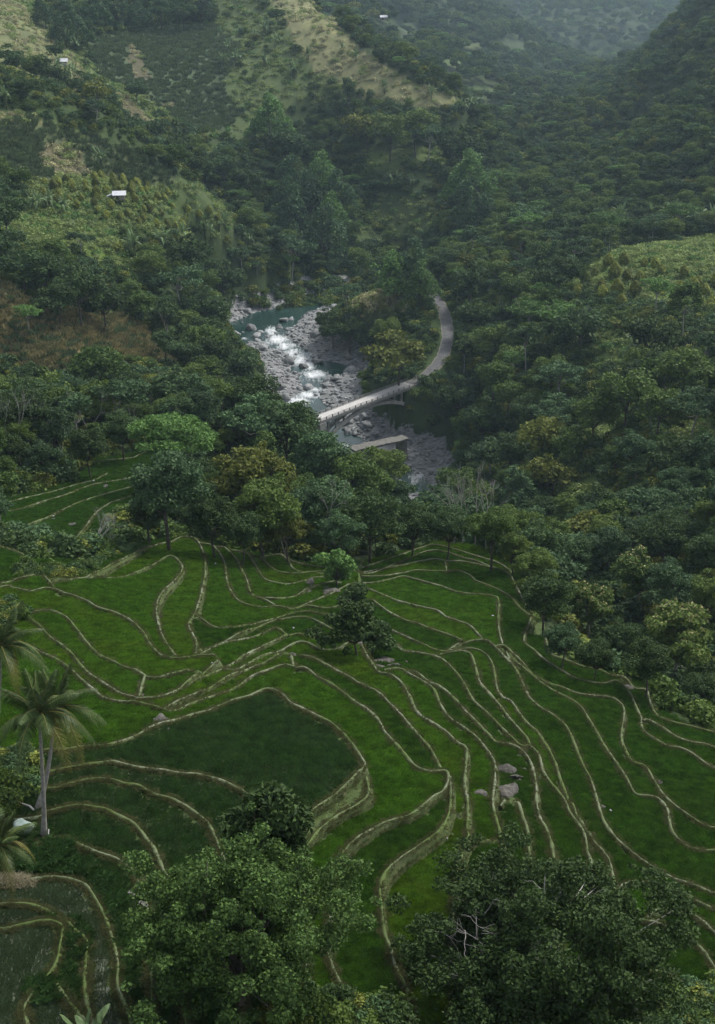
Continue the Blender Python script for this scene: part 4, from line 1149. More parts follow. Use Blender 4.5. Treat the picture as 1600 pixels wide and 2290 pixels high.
tree_proto('mango_small', 76, 4.2, 1.9, 3.6, 24, 0.62, 3600, 0.22, M_DARK, nlimb=9, low=-0.8)
tree_proto('lychee', 77, 5.4, 2.25, 4.8, 34, 0.72, 6000, 0.2, M_LIGHT, nlimb=12, low=-0.8)
# the two big trees at the foot of the picture
tree_proto('big_vine', 80, 11, 5.8, 11.5, 380, 0.62, 80000, 0.145, M_VINE, nlimb=26, low=-0.9, flat=0.9, fold=True, lobes=0.3, aspect=1.4, shell=(0.45, 1.05))
tree_proto('big_top', 81, 12.5, 2.6, 8.0, 46, 0.85, 11000, 0.24, M_DARK, nlimb=16, low=-0.9, fold=True, aspect=2.0)
tree_proto('big_right', 82, 9.5, 7.6, 9.6, 440, 0.66, 90000, 0.150, M_DARK, nlimb=40, low=-0.75, flat=0.85, fold=True, lobes=0.3, bark=M_DEAD, aspect=1.5, shell=(0.5, 1.04))

def bare_mesh(seed, h, spread, r0, depth=4, mat=None):
    """a leafless tree: recursive forks"""
    rng = np.random.default_rng(seed)
    mb = MB()
    def grow(p, d, L, r, n):
        q = p + d * L
        mb.tube([p, p + d * L * .5 + rng.normal(size=3) * L * .05, q], [r, r * .8, r * .6], 5 if n > 1 else 4, False)
        if n == 0: return
        for k in range(rng.integers(2, 4)):
            nd = unit(d + rng.normal(size=3) * spread + np.array([0, 0, 0.15]))
            grow(q, nd, L * rng.uniform(0.6, 0.8), r * 0.58, n - 1)
    d0 = unit(np.array([rng.normal() * .08, rng.normal() * .08, 1.0]))
    grow(np.array([0, 0, -0.6]), d0, h * 0.42, r0, depth)
    return mb.mesh('branches', mat or M_DEAD, True)

# ---- coconut palm
def palm_frond(seed, L, mat, droop):
    rng = np.random.default_rng(seed)
    n = 84
    t = np.linspace(0.0, 1, n)
    x = L * (t - 0.12 * t ** 2 * droop); z = L * (0.20 * t - (0.42 * droop) * t ** 2.2)
    mid = np.stack([x, np.zeros(n), z], 1)
    V = []; F = []; c = 0
    for i in range(9, n):
        tt = t[i]; w = L * 0.17 * math.sin(math.pi * min(1, 0.12 + 0.86 * tt)) ** 0.7 + 0.06
        d = unit(mid[min(i + 1, n - 1)] - mid[i - 1])
        for s in (-1, 1):
            tip = mid[i] + np.array([0, s, 0]) * w * rng.uniform(.8, 1.05) + d * w * 0.55 + np.array([0, 0, -w * rng.uniform(.45, .95)])
            m2 = mid[i] * .5 + tip * .5 + np.array([0, 0, w * 0.12])
            e = d * 0.016
            V += [mid[i] - e, mid[i] + e, m2 + e * 1.1, tip, m2 - e * 1.1]
            F.append([c, c + 1, c + 2, c + 3, c + 4]); c += 5
    me = bpy.data.meshes.new('leaflets'); me.from_pydata([tuple(v) for v in V], [], F); me.materials.append(mat); me.update()
    mb = MB(); mb.tube(mid[::6], list(np.linspace(0.05, 0.012, len(mid[::6]))), 5)
    return me, mb.mesh('rachis', M_PALMY, True)
FROND = [palm_frond(900 + k, 3.6 + 0.15 * k, M_PALMY if k in (5,) else M_PALM, (0.35, 0.8, 1.1, 1.5, 1.9, 2.2)[k]) for k in range(6)]
m_coco = simple_mat('coconut_husk', (0.07, 0.10, 0.02), (0.16, 0.15, 0.05), 6)
def sphere_mesh(name, r, mat, sub=2, noise=0.0, seed=0, flat=1.0, smooth_shade=True):
    bm = bmesh.new(); bmesh.ops.create_icosphere(bm, subdivisions=sub, radius=r)
    co = np.array([v.co for v in bm.verts])
    if noise:
        rng = np.random.default_rng(seed)
        d = unit(co); f = np.ones(len(co))
        for k in range(13):
            ax = unit(rng.normal(size=3)); c_ = np.maximum(d @ ax, 1e-3); f = np.minimum(f, rng.uniform(1 - noise * 1.1, 1 - noise * 0.25) / c_)
        for k in range(6):
            ax = rng.normal(size=3) * (3 + 2 * k); f = f * (1 + 0.10 / (1 + k) * np.sin(d @ ax + rng.uniform(0, 6)))
        co = co * f[:, None]
    co[:, 2] *= flat
    for v, c in zip(bm.verts, co): v.co = c
    me = bpy.data.meshes.new(name); bm.to_mesh(me); bm.free()
    if smooth_shade: me.polygons.foreach_set('use_smooth', np.ones(len(me.polygons), bool))
    me.materials.append(mat); return me
COCO = sphere_mesh('coconut', 0.15, m_coco, 2, flat=1.2)
def coconut_palm(base, top, label, nf=20, seed=0, fs=1.0, r=0.17):
    rng = np.random.default_rng(seed)
    base = np.array(base); top = np.array(top)
    o = thing('coconut_palm', tuple(base), label, 'palm tree')
    mb = MB(); d = top - base
    pts = []; rad = []
    hor = np.array([d[0], d[1], 0])
    for i in range(15):
        t = i / 14
        p = hor * (t ** 0.55) * 1.0 + np.array([0, 0, d[2] * t])
        pts.append(p - np.array([0, 0, 0.5 if i == 0 else 0])); rad.append(r * (1.0 - 0.42 * t) + (0.13 * math.exp(-t * 14)) + (0.008 if i % 2 else 0))
    mb.tube(pts, rad, 10)
    link('trunk', mb.mesh('trunk', M_PALMT, True), o)
    for k in range(nf):
        q = k / nf
        j = int(np.clip(q * 6 + rng.normal() * .3, 0, 5))
        f = link('frond', FROND[j][1], o, tuple(d + np.array([0, 0, 0.1])))
        f.rotation_euler = (rng.normal() * .15, (-1.15 + q * 1.45) , k * 2.399 + rng.normal() * .15)
        s = fs * rng.uniform(.88, 1.1); f.scale = (s, s, s)
        link('leaflets', FROND[j][0], f)
    for k in range(7):
        a = k * 0.9; link('coconut', COCO, o, tuple(d + np.array([math.cos(a) * .28, math.sin(a) * .28, -0.25 - 0.1 * (k % 2)])))
    return o

# ---- banana plant
def banana_leaf(L, W, droop, seed):
    rng = np.random.default_rng(seed)
    n = 9; t = np.linspace(0, 1, n)
    x = L * t * (1 - 0.25 * droop * t); z = L * (0.75 * t - droop * t ** 2)
    V = []; F = []
    for i in range(n):
        w = W * (0.15 if t[i] < 0.12 else math.sin(math.pi * (0.12 + 0.86 * t[i])) ** 0.5)
        for s in (-1, 0, 1):
            V.append((x[i], s * w * 0.5, z[i] + (0.14 * w if s else 0) * -1 + (rng.normal() * .02)))
    for i in range(n - 1):
        for j in (0, 1):
            F.append((i * 3 + j, i * 3 + j + 1, i * 3 + j + 4, i * 3 + j + 3))
    me = bpy.data.meshes.new('leaf'); me.from_pydata(V, [], F); me.materials.append(M_BANANA); me.update()
    return me
BLEAF = [banana_leaf(2.6, 0.5, d, 3 + k) for k, d in enumerate((0.25, 0.6, 0.95, 1.3))]
_mb = MB(); _mb.tube([(0, 0, -0.6), (0.03, 0, 1.1), (0, 0.04, 2.2)], [0.17, 0.13, 0.07], 7)
BSTEM = _mb.mesh('stem', simple_mat('banana_stem', (0.06, 0.085, 0.03), (0.13, 0.13, 0.06), 3), True)
def banana_plant(loc, label, group, sc, seed):
    rng = np.random.default_rng(seed)
    o = thing('banana_plant', loc, label, 'banana plant', group, rng.uniform(0, 6.28), sc)
    ns = rng.integers(2, 4)
    for s in range(ns):
        off = np.array([rng.normal() * .7, rng.normal() * .7, 0]) if s else np.zeros(3)
        k_ = rng.uniform(.75, 1.1)
        st = link('stem', BSTEM, o, tuple(off)); st.scale = (k_,) * 3
        nl = 8
        for k in range(nl):
            f = link('leaf', BLEAF[int(np.clip(k / nl * 4 + rng.normal() * .4, 0, 3))], o, tuple(off + np.array([0, 0, 2.15 * k_])))
            f.rotation_euler = (rng.normal() * .2, -0.75 + 0.8 * k / nl, k * 2.4 + rng.normal() * .3); q = k_ * rng.uniform(.8, 1.15); f.scale = (q, q, q)
    return o

# ---------------------------------------------------------------- scattering of uncountable stuff
PROTO = {}
def proto_collection(name, meshes):
    c = bpy.data.collections.new(name)
    for k, me in enumerate(meshes):
        c.objects.link(bpy.data.objects.new('%s_%02d' % (name, k), me))
    PROTO[name] = c
    return c
def scatter_group(coll):
    ng = bpy.data.node_groups.new('scatter_' + coll.name, 'GeometryNodeTree')
    ng.interface.new_socket('Geometry', in_out='INPUT', socket_type='NodeSocketGeometry')
    ng.interface.new_socket('Geometry', in_out='OUTPUT', socket_type='NodeSocketGeometry')
    gi = ng.nodes.new('NodeGroupInput'); go = ng.nodes.new('NodeGroupOutput')
    ip = ng.nodes.new('GeometryNodeInstanceOnPoints'); ci = ng.nodes.new('GeometryNodeCollectionInfo')
    ci.inputs['Collection'].default_value = coll
    ci.inputs['Separate Children'].default_value = True; ci.inputs['Reset Children'].default_value = True
    def attr(name, typ):
        a = ng.nodes.new('GeometryNodeInputNamedAttribute'); a.data_type = typ; a.inputs['Name'].default_value = name
        return a.outputs['Attribute']
    cx = ng.nodes.new('ShaderNodeCombineXYZ')
    ng.links.new(attr('rx', 'FLOAT'), cx.inputs[0]); ng.links.new(attr('rz', 'FLOAT'), cx.inputs[2])
    ng.links.new(gi.outputs[0], ip.inputs['Points']); ng.links.new(ci.outputs[0], ip.inputs['Instance'])
    ip.inputs['Pick Instance'].default_value = True
    ng.links.new(attr('pi', 'INT'), ip.inputs['Instance Index'])
    ng.links.new(cx.outputs[0], ip.inputs['Rotation']); ng.links.new(attr('sc', 'FLOAT'), ip.inputs['Scale'])
    ng.links.new(ip.outputs[0], go.inputs[0])
    return ng
SG = {}
def scatter(name, pts, proto, rng, smin=0.8, smax=1.2, parent=None, label=None, cat=None, rz=None, sc=None, pi=None, rx=None):
    c = PROTO[proto]; n = len(pts)
    if n == 0: return None
    if proto not in SG: SG[proto] = scatter_group(c)
    me = bpy.data.meshes.new(name)
    me.vertices.add(n); me.vertices.foreach_set('co', np.asarray(pts, np.float32).ravel())
    for k, t, a in (('rz', 'FLOAT', rng.uniform(0, 6.283, n) if rz is None else rz), ('sc', 'FLOAT', rng.uniform(smin, smax, n) if sc is None else sc),
                    ('rx', 'FLOAT', np.zeros(n) if rx is None else rx), ('pi', 'INT', rng.integers(0, len(c.objects), n) if pi is None else pi)):
        q = me.attributes.new(k, t, 'POINT'); q.data.foreach_set('value', np.asarray(a, np.float32 if t == 'FLOAT' else np.int32))
    o = link(name, me, parent, kind='stuff', label=label, cat=cat)
    md = o.modifiers.new('scatter', 'NODES'); md.node_group = SG[proto]
    return o
def blades(n, area, h, w, lean, rng, mat, rows=None, per=3, jitter=0.03):
    V = []; F = []; c = 0
    if rows:
        g = np.arange(-area / 2, area / 2, rows); P = np.array([(a, b) for a in g for b in np.arange(-area / 2, area / 2, rows * 0.75)]) + rng.normal(size=(len(g) * len(np.arange(-area / 2, area / 2, rows * 0.75)), 2)) * jitter
    else:
        P = rng.uniform(-area / 2, area / 2, (n, 2))
    for p in P:
        for k in range(per):
            a = rng.uniform(0, 6.28); hh = h * rng.uniform(.7, 1.15); l = lean * rng.uniform(.3, 1.2) * hh
            d = np.array([math.cos(a), math.sin(a), 0]); s = np.array([-d[1], d[0], 0]) * w * rng.uniform(.7, 1.3)
            b = np.array([p[0], p[1], -0.05]) + d * w
            m = b + d * l * .35 + np.array([0, 0, hh * .62]); t = b + d * l + np.array([0, 0, hh * (1 - .25 * lean)])
            V += [b - s, b + s, m + s * .8, t, m - s * .8]; F.append((c, c + 1, c + 2, c + 3, c + 4)); c += 5
    me = bpy.data.meshes.new('blades'); me.from_pydata([tuple(v) for v in V], [], F); me.materials.append(mat); me.update()
    return me
_r = np.random.default_rng(5)
M_RICE2 = rice_mat('mid_green_rice_blades', (0.040, 0.110, 0.012), (0.105, 0.225, 0.032), (0.080, 0.160, 0.024))
M_RICE3 = rice_mat('yellowish_rice_blades', (0.070, 0.155, 0.012), (0.165, 0.315, 0.038), (0.150, 0.240, 0.026))
for _k, _m in (('rice_lush', M_RICE), ('rice_mid', M_RICE2), ('rice_bright', M_RICE3)):
    proto_collection(_k, [blades(80, 1.1, 0.31, 0.026, 0.75, _r, _m, None, 4) for _ in range(3)])
proto_collection('rice_rows', [blades(0, 1.1, 0.28, 0.020, 0.5, _r, M_RICED, 0.22, 5) for _ in range(3)])
proto_collection('rice_young', [blades(0, 1.1, 0.26, 0.018, 0.6, _r, M_RICEP, 0.24, 6) for _ in range(3)])
proto_collection('grass_tuft', [blades(16, 0.75, 0.17, 0.010, 1.0, _r, M_GRASS, None, 3) for _ in range(4)])
proto_collection('reed_tuft', [blades(9, 0.5, 1.0, 0.030, 0.8, _r, M_REED, None, 5) for _ in range(3)])
proto_collection('corn_patch', [blades(16, 2.2, 1.7, 0.07, 0.5, _r, M_CORN, None, 4) for _ in range(3)])
proto_collection('dry_corn_patch', [blades(16, 2.2, 1.6, 0.07, 0.5, _r, m, None, 4) for m in (M_CORND, M_CORND, M_CORN)])
def bush_mesh(seed, R, Hh, n, leaf, mat):
    rng = np.random.default_rng(seed)
    P, Nn, C = crown_points(rng, R, Hh, Hh * 0.42, 9, R * 0.55, n, low=-0.4, flat=0.9)
    v, f = leaf_quads(P, Nn, leaf, rng)
    return mesh_np('bush', v, f, mat)
proto_collection('shrub', [bush_mesh(200 + k, 1.5, 2.2, 420, 0.30, m) for k, m in enumerate((M_DARK, M_MID, M_MID, M_BLUE, M_OLIVE, M_DARK))])
proto_collection('wood', [TREES[k]['crown'] for k in ('round0', 'round1', 'round2', 'round3', 'feather0', 'feather1', 'tall0', 'tall1', 'bamboo1', 'olive1')])

proto_collection('tussock', [blades(10, 0.9, 0.6, 0.05, 0.8, _r, m, None, 4) for m in (M_MEAD, M_MEADD, M_MEAD, M_REED)])
proto_collection('meadow_green', [blades(60, 2.4, 0.26, 0.035, 1.0, _r, m, None, 3) for m in (M_MEAD, M_MEAD, M_REED)])
proto_collection('meadow_dry', [blades(60, 2.4, 0.28, 0.035, 1.0, _r, m, None, 3) for m in (M_MEADD, M_MEADD, M_MEAD)])
proto_collection('low_green', [bush_mesh(300 + k, 1.4, 0.34, 170, 0.30, m) for k, m in enumerate((M_MEAD, M_MEAD, M_MEAD, M_LIGHT))])
proto_collection('low_dry', [bush_mesh(310 + k, 1.4, 0.32, 170, 0.30, m) for k, m in enumerate((M_MEADD, M_MEADD, M_MEAD))])
# ---------------------------------------------------------------- rice, grass and corn
rng = np.random.default_rng(11)
for o, x, y, z, d, gr in pads1 + pads2:
    px, py = project(x, y, z)
    mx, my = px.mean(), py.mean()
    if my < 1215: kindp = 'rice_mid'
    elif (mx < 160 and my > 2040) or (170 < mx < 330 and my > 2080): kindp = 'rice_young'
    elif in_poly([mx], [my], [(-300, 1690), (200, 1688), (350, 1660), (590, 1580), (700, 1625), (800, 1730), (655, 1850), (640, 2500), (-300, 2500)])[0]: kindp = 'rice_rows'
    else:
        kindp = ('rice_lush', 'rice_mid', 'rice_bright')[int(_hash(np.array([int(mx / 7)]), np.array([int(my / 5)]), 3)[0] * 2.99)]
        if mx > 1180 and my > 1400: kindp = 'rice_mid' if kindp == 'rice_bright' else kindp
        if mx < 560 and 1330 < my < 1600: kindp = 'rice_bright' if kindp == 'rice_mid' else kindp
    if kindp == 'rice_young':
        o.data.materials[0] = m_water_mud
    m = (d > 0.52) & (gr | ((d < 0.8) & (rng.random(len(x)) < 0.4))) & (px > -120) & (px < 1720) & (py < 2420)
    if m.sum() == 0: continue
    sc = np.clip((d - 0.22) / 0.75, .42, 1)[m] * rng.uniform(.9, 1.1, m.sum()) * (1.0 + 0.42 * fbm(x[m] / 1.6, y[m] / 1.6, 19, 3))
    rz = None
    if kindp in ('rice_rows', 'rice_young'):
        rz = 0.35 + 0.35 * fbm(x[m] / 9, y[m] / 9, 15, 2)
    P = np.stack([x, y, z + CZ], 1)[m]
    P[:, :2] += rng.uniform(-.12, .12, (len(P), 2))
    scatter('rice_plants', P, kindp, rng, parent=o, rz=rz, sc=sc)
# grass on the banks between the paddies
_m = T1.ins & (T1.lab == 0) & (T1.dist > 0.3) | (T1.ins & (T1.dist > 0.35) & (T1.dist < 0.62) & (rng.random(T1.X.shape) < 0.5))
TUFT_P.append(np.stack([T1.X[_m], T1.Y[_m], T1.h[_m] + CZ], 1)[rng.random(_m.sum()) < 0.5])
TP = np.vstack(TUFT_P)
scatter('grass', TP, 'grass_tuft', rng, 0.4, 1.1, root1)

def cover_points(n, mask_arr, dmin, dmax, thr=0.5):
    """random points on the hillside, even per area, where the mask allows"""
    out = []
    D = np.sqrt(rng.uniform(dmin ** 2, dmax ** 2, n)); A = rng.uniform(math.radians(-16.3), math.radians(16.3), n)
    x, y = D * np.sin(A), D * np.cos(A)
    ok = gsample(mask_arr, x, y) > thr
    return x[ok], y[ok]
cx, cy = cover_points(160000, CORN, 380, 1000)
cz_ = ground_z(cx, cy); cpx, cpy = project(cx, cy, cz_)
dd = np.hypot(cx, cy)
m = (rng.random(len(cx)) < np.where(dd < 520, 0.7, np.where(dd < 680, 0.6, 0.26))) & (cpx > -60) & (cpx < 1660) & (cpy > -40)
isdry = (dd < 520)
bare_ = np.zeros(len(cx), bool)
for sel, pr, nm, lb in ((m & isdry, 'dry_corn_patch', 'dry_corn', 'dry brown corn plants on the lower left slope'), (m & ~isdry, 'corn_patch', 'corn', 'dark green corn plants on the upper left slopes')):
    scatter(nm, np.stack([cx, cy, cz_ + CZ], 1)[sel], pr, rng, 0.9, 1.4, label=lb, cat='corn')

# meadow grass on the open slopes
gx, gy = cover_points(170000, OPEN * (1 - CORN), 240, 1050, 0.52)
_k = ~in_poly(gx, gy, TERR_W) & ~in_poly(gx, gy, TERR2_W); gx, gy = gx[_k], gy[_k]
gz = ground_z(gx, gy); gpx, gpy = project(gx, gy, gz); gd = np.hypot(gx, gy)
m = (gpx > -60) & (gpx < 1660) & (gpy > -40) & (rng.random(len(gx)) < np.where(gd < 640, 0.9, 0.35))
ci_ = np.stack([gsample(cover[..., c], gx, gy) for c in range(3)], 1)
dry = ci_[:, 0] > ci_[:, 1] * 0.82
m &= rng.random(len(gx)) < np.where(gd < 640, 0.42, np.where(dry, 0.34, 0.5))
scatter('dry_grass', np.stack([gx, gy, gz + CZ - 0.12], 1)[m & dry], 'low_dry', rng, 0.6, 1.7, label='rough dry grass on the ridge and bare slopes', cat='grass')
scatter('meadow_grass', np.stack([gx, gy, gz + CZ - 0.12], 1)[m & ~dry], 'low_green', rng, 0.6, 1.7, label='rough green grass on the open slopes and orchard ground', cat='grass')

# ---------------------------------------------------------------- trees
REG = [('right of the rice terraces', lambda x, y: y > 1215 and x > 1130, (1130, 1600, 1215, 1600)),
       ('among the rice terraces', lambda x, y: y > 1215, (0, 1130, 1215, 2290)),
       ('in the wood behind the terraces', lambda x, y: y > 1080 and x < 1150, (250, 1150, 1080, 1215)),
       ('in the dark wood at left', lambda x, y: y > 840 and x < 340, (0, 340, 840, 1080)),
       ('in the wood before the bridge', lambda x, y: y > 840 and x < 980, (340, 980, 840, 1080)),
       ('on the slope right of the road', lambda x, y: x >= 980 and y > 690, (980, 1600, 690, 1215)),
       ('around the right orchard', lambda x, y: x >= 980 and y > 540, (980, 1600, 540, 690)),
       ('on the knoll between river and road', lambda x, y: x > 690 and y > 560, (690, 980, 560, 840)),
       ('on the left river bank', lambda x, y: x <= 690 and y > 540, (0, 690, 540, 840)),
       ('near the left orchard hut', lambda x, y: x < 560 and y > 200, (0, 560, 200, 540)),
       ('on the upper left slopes', lambda x, y: x < 560, (0, 560, 0, 200)),
       ('below the grassy ridge', lambda x, y: x < 1050 and y < 380, (560, 1050, 100, 380)),
       ('above the river bend', lambda x, y: x < 1000, (560, 1000, 380, 560)),
       ('in the mid-valley wood', lambda x, y: y > 250, (1000, 1600, 250, 540)),
       ('on the hazy far slopes', lambda x, y: True, (700, 1600, 0, 250))]
def region(px, py, fine=False):
    for nm, test, (x0, x1, y0, y1) in REG:
        if test(px, py):
            if not fine: return nm
            a = int(np.clip((px - x0) / (x1 - x0) * 4, 0, 3)); b = int(np.clip((py - y0) / (y1 - y0) * 3, 0, 2))
            return nm + ', ' + ('far left', 'mid-left', 'mid-right', 'far right')[a] + ', ' + ('high up', 'mid-height', 'low down')[b]
KIND = {'round0': ('broadleaf_tree', 'dark round-crowned tree'), 'round1': ('broadleaf_tree', 'green round-crowned tree'), 'round2': ('broadleaf_tree', 'dark spreading tree'), 'round3': ('broadleaf_tree', 'green spreading tree'),
        'feather0': ('feathery_tree', 'bluish green feathery tree'), 'feather1': ('feathery_tree', 'light green feathery tree'), 'feather2': ('feathery_tree', 'bluish flat-topped feathery tree'),
        'tall0': ('slender_tree', 'slender pale-trunked green tree'), 'tall1': ('slender_tree', 'slender pale-trunked bluish tree'), 'tall2': ('slender_tree', 'slender pale-trunked dark tree'),
        'bamboo0': ('bamboo_clump', 'light green bamboo clump'), 'bamboo1': ('bamboo_clump', 'bluish green bamboo clump'), 'olive0': ('olive_green_tree', 'wide olive green tree'), 'olive1': ('olive_green_tree', 'olive green bushy tree'),
        'cone0': ('conical_tree', 'dark conical tree')}
for k in range(4): KIND['edge%d' % k] = ('broadleaf_tree', ('large dark leafy tree', 'large green leafy tree', 'large bluish leafy tree', 'large mid-green leafy tree')[k])
KIND['edgelight'] = ('feathery_tree', 'large light green feathery tree'); KIND['edgeolive'] = ('olive_green_tree', 'large olive green tree')
LABELS = {}
def plant(key, x, y, z, s, rz, label=None, group=None, name=None):
    t = TREES[key]
    nm, desc = KIND.get(key, ('tree', 'tree'))
    if label is None:
        px, py = project(x, y, z + t['zc'] * s)
        label = desc + ' ' + region(px, py, True)
        group = group or label
    o = thing(name or nm, (x, y, z + CZ), label, 'tree' if 'bamboo' not in key else 'bamboo', group, rz, s)
    link('trunk', t['trunk'], o); link('crown', t['crown'], o)
    if t['flower']: link('blossom', t['flower'], o)
    return o
def crown_at(key, cx, cy, w, dmin=60, dmax=1400):
    """base point and scale so that the crown's middle shows at (cx, cy) and is w pixels wide"""
    t = TREES[key]
    dx, dy, dz = ray(cx, cy)
    a = math.atan2(float(dx), float(dy))
    D = np.exp(np.linspace(math.log(dmin), math.log(dmax), 1600))
    x, y = D * math.sin(a), D * math.cos(a)
    g = floor_z(x, y)
    s = w * np.hypot(D, g) / FPX / (2.0 * t['R'] * 1.12)
    _, py = project(x, y, g + t['zc'] * s)
    d = py - cy
    c = np.where((d[:-1] > 0) & (d[1:] <= 0))[0]
    k = c[0] if len(c) else int(np.argmin(np.abs(d)))
    return float(x[k]), float(y[k]), float(g[k]), float(s[k])
TAKEN = []
def tree_at(key, cx, cy, w, label=None, dmin=60, dmax=1400, name=None):
    x, y, z, s = crown_at(key, cx, cy, w, dmin, dmax)
    TAKEN.append((x, y, TREES[key]['R'] * s))
    return plant(key, x, y, z, s, rng.uniform(0, 6.28), label, None, name)

# trees that stand out, each where the photograph shows it
tree_at('lychee', 755, 1268, 86, 'light green round tree on a rock among the rice terraces', 100, 230, 'round_tree')
tree_at('mango', 797, 1398, 142, 'dark mango-like tree in the middle of the rice terraces', 100, 200, 'dark_tree')
tree_at('mango_small', 838, 1428, 84, 'dark bushy tree leaning right against the dark mango-like tree', 100, 200, 'dark_tree')
tree_at('mango_small', 785, 1332, 74, 'small dark tree between two trees amid the terraces', 100, 200, 'dark_tree')
tree_at('teak0', 1322, 1355, 112, 'tree crowned with cream blossom right of the terraces', 120, 260, 'blossoming_tree')
tree_at('teak1', 1432, 1285, 122, 'blossoming tree behind the cream-topped one at right', 120, 280, 'blossoming_tree')
tree_at('teak2', 1530, 1420, 195, 'wide yellow-green blossoming tree at the right picture edge', 100, 260, 'blossoming_tree')
tree_at('edgelight', 392, 985, 215, 'bright green flat-topped tree above the terrace edge, left of centre', 150, 330)
tree_at('edge2', 372, 1085, 190, 'dark tree with bare twigs just below the bright flat-topped one', 150, 300)
tree_at('edgeolive', 565, 1075, 205, 'large olive green tree behind the terraces, left of centre', 150, 320)
tree_at('edgeolive', 640, 1185, 120, 'olive green tree at the terrace edge with leaves in tufts', 150, 300)
for (k, cx, cy, w) in [('edge1', 590, 1140, 165), ('edge0', 650, 965, 165), ('edge2', 705, 1020, 150), ('edge1', 800, 1085, 160), ('edge3', 862, 1035, 115), ('edge0', 830, 1160, 150), ('edge2', 720, 1130, 135),
                       ('edge0', 565, 905, 150), ('edge1', 470, 890, 120), ('edge3', 1022, 1088, 118), ('edge0', 1000, 1180, 110), ('edge3', 1100, 1180, 118), ('edge0', 920, 1175, 112), ('edge0', 480, 1165, 130),
                       ('edge0', 335, 1150, 105), ('edge2', 765, 1185, 110), ('edge0', 540, 1190, 110), ('edge0', 440, 1120, 120), ('edge2', 880, 1110, 110),
                       ('edge1', 210, 905, 112), ('edge0', 60, 905, 130), ('edge2', 120, 955, 112), ('edge0', 0, 930, 115), ('edge0', 300, 885, 105), ('edge2', 150, 870, 100), ('edge3', 385, 870, 95), ('edge0', 270, 965, 100), ('edge0', 15, 1010, 100), ('edge0', 200, 1000, 100), ('edge2', 100, 1020, 90),
                       ('edge0', 1222, 1335, 128), ('edge3', 1200, 1265, 100), ('edge2', 1500, 1300, 118), ('edge1', 1595, 1330, 105), ('edge0', 1392, 1435, 112), ('edge0', 1282, 1245, 108), ('edge2', 1362, 1222, 108), ('edge0', 1482, 1212, 118), ('edge0', 1590, 1235, 110), ('edge1', 1152, 1225, 82), ('edge0', 1565, 1545, 95), ('edge0', 1450, 1485, 118), ('edge2', 1260, 1430, 90), ('edge0', 1330, 1470, 90)]:
    tree_at(k, cx, cy, w, None, 120, 420)
for (k, cx, cy, w) in [('olive1', 1212, 962, 108), ('round1', 1332, 932, 98), ('round0', 1082, 932, 98), ('round2', 1142, 1002, 108), ('round0', 1032, 882, 92), ('round3', 1112, 835, 95), ('feather1', 1252, 702, 112), ('feather1', 1182, 692, 100),
                       ('round0', 1302, 722, 108), ('round2', 1452, 745, 118), ('feather1', 1472, 640, 84), ('tall1', 1580, 770, 70), ('round1', 1102, 765, 90), ('round0', 1062, 705, 88), ('round1', 1152, 645, 80), ('round2', 1252, 605, 98), ('round0', 1052, 625, 88),
                       ('round3', 1482, 905, 118), ('round1', 1402, 885, 125), ('round2', 1522, 1015, 110), ('round0', 1342, 1130, 105), ('feather0', 1532, 1130, 120), ('olive1', 1240, 1050, 90), ('feather0', 1560, 900, 110),
                       ('bamboo1', 912, 595, 108), ('bamboo0', 872, 622, 108), ('bamboo0', 942, 632, 92), ('feather0', 778, 652, 66), ('round0', 782, 738, 70), ('round2', 828, 748, 64), ('round1', 866, 738, 60), ('round0', 745, 735, 62), ('olive0', 893, 795, 158), ('round0', 730, 712, 50),
                       ('round0', 452, 690, 112), ('feather0', 402, 625, 112), ('round2', 452, 745, 110), ('round0', 420, 565, 90), ('round2', 175, 645, 120), ('round0', 100, 610, 95), ('round0', 232, 672, 100), ('round0', 50, 585, 90), ('round2', 130, 665, 90), ('feather1', 62, 695, 68), ('round0', 10, 540, 90), ('round0', 10, 470, 100), ('round0', 500, 620, 90), ('round2', 370, 700, 80),
                       ('bamboo1', 660, 400, 95), ('bamboo0', 722, 392, 100), ('bamboo1', 765, 430, 92), ('bamboo1', 690, 455, 98), ('bamboo0', 742, 475, 88), ('bamboo1', 635, 440, 80), ('bamboo1', 642, 475, 108), ('feather0', 652, 545, 98), ('bamboo1', 722, 525, 118), ('bamboo0', 1052, 402, 118), ('bamboo1', 1062, 455, 108), ('bamboo0', 602, 272, 108), ('round0', 642, 315, 90), ('round1', 932, 282, 88), ('round1', 872, 292, 88), ('cone0', 780, 200, 34), ('tall2', 705, 190, 20),
                       ('round0', 1040, 325, 95), ('olive1', 820, 275, 80), ('feather2', 960, 300, 90), ('round0', 620, 30, 36), ('bamboo1', 100, 25, 60), ('bamboo1', 150, 40, 66), ('bamboo1', 210, 25, 70), ('round0', 260, 20, 60), ('bamboo1', 310, 30, 60), ('round2', 360, 15, 56), ('round0', 410, 25, 56), ('bamboo1', 450, 15, 60), ('bamboo1', 180, 75, 60), ('bamboo1', 130, 70, 50),
                       ('round0', 125, 110, 40)]:
    tree_at(k, cx, cy, w, None, 230, 1300)
for (k, cx, cy, w) in [('round0', 785, 55, 55), ('round0', 845, 108, 55), ('round2', 912, 150, 42), ('round0', 880, 130, 50), ('round2', 820, 85, 45), ('feather0', 960, 175, 50)]:
    tree_at(k, cx, cy, w, None, 900, 1500)
for (k, cx, cy, w) in [('round0', 305, 200, 44), ('round2', 100, 205, 80), ('round1', 75, 190, 64), ('feather0', 220, 215, 80), ('round0', 180, 235, 80), ('round0', 30, 175, 66), ('round2', 255, 285, 70), ('round0', 345, 285, 66), ('round0', 390, 325, 76), ('round0', 455, 395, 80), ('round2', 550, 400, 76), ('round2', 130, 245, 66), ('round0', 310, 320, 66), ('round2', 500, 370, 70)]:
    tree_at(k, cx, cy, w, None, 655, 1100)

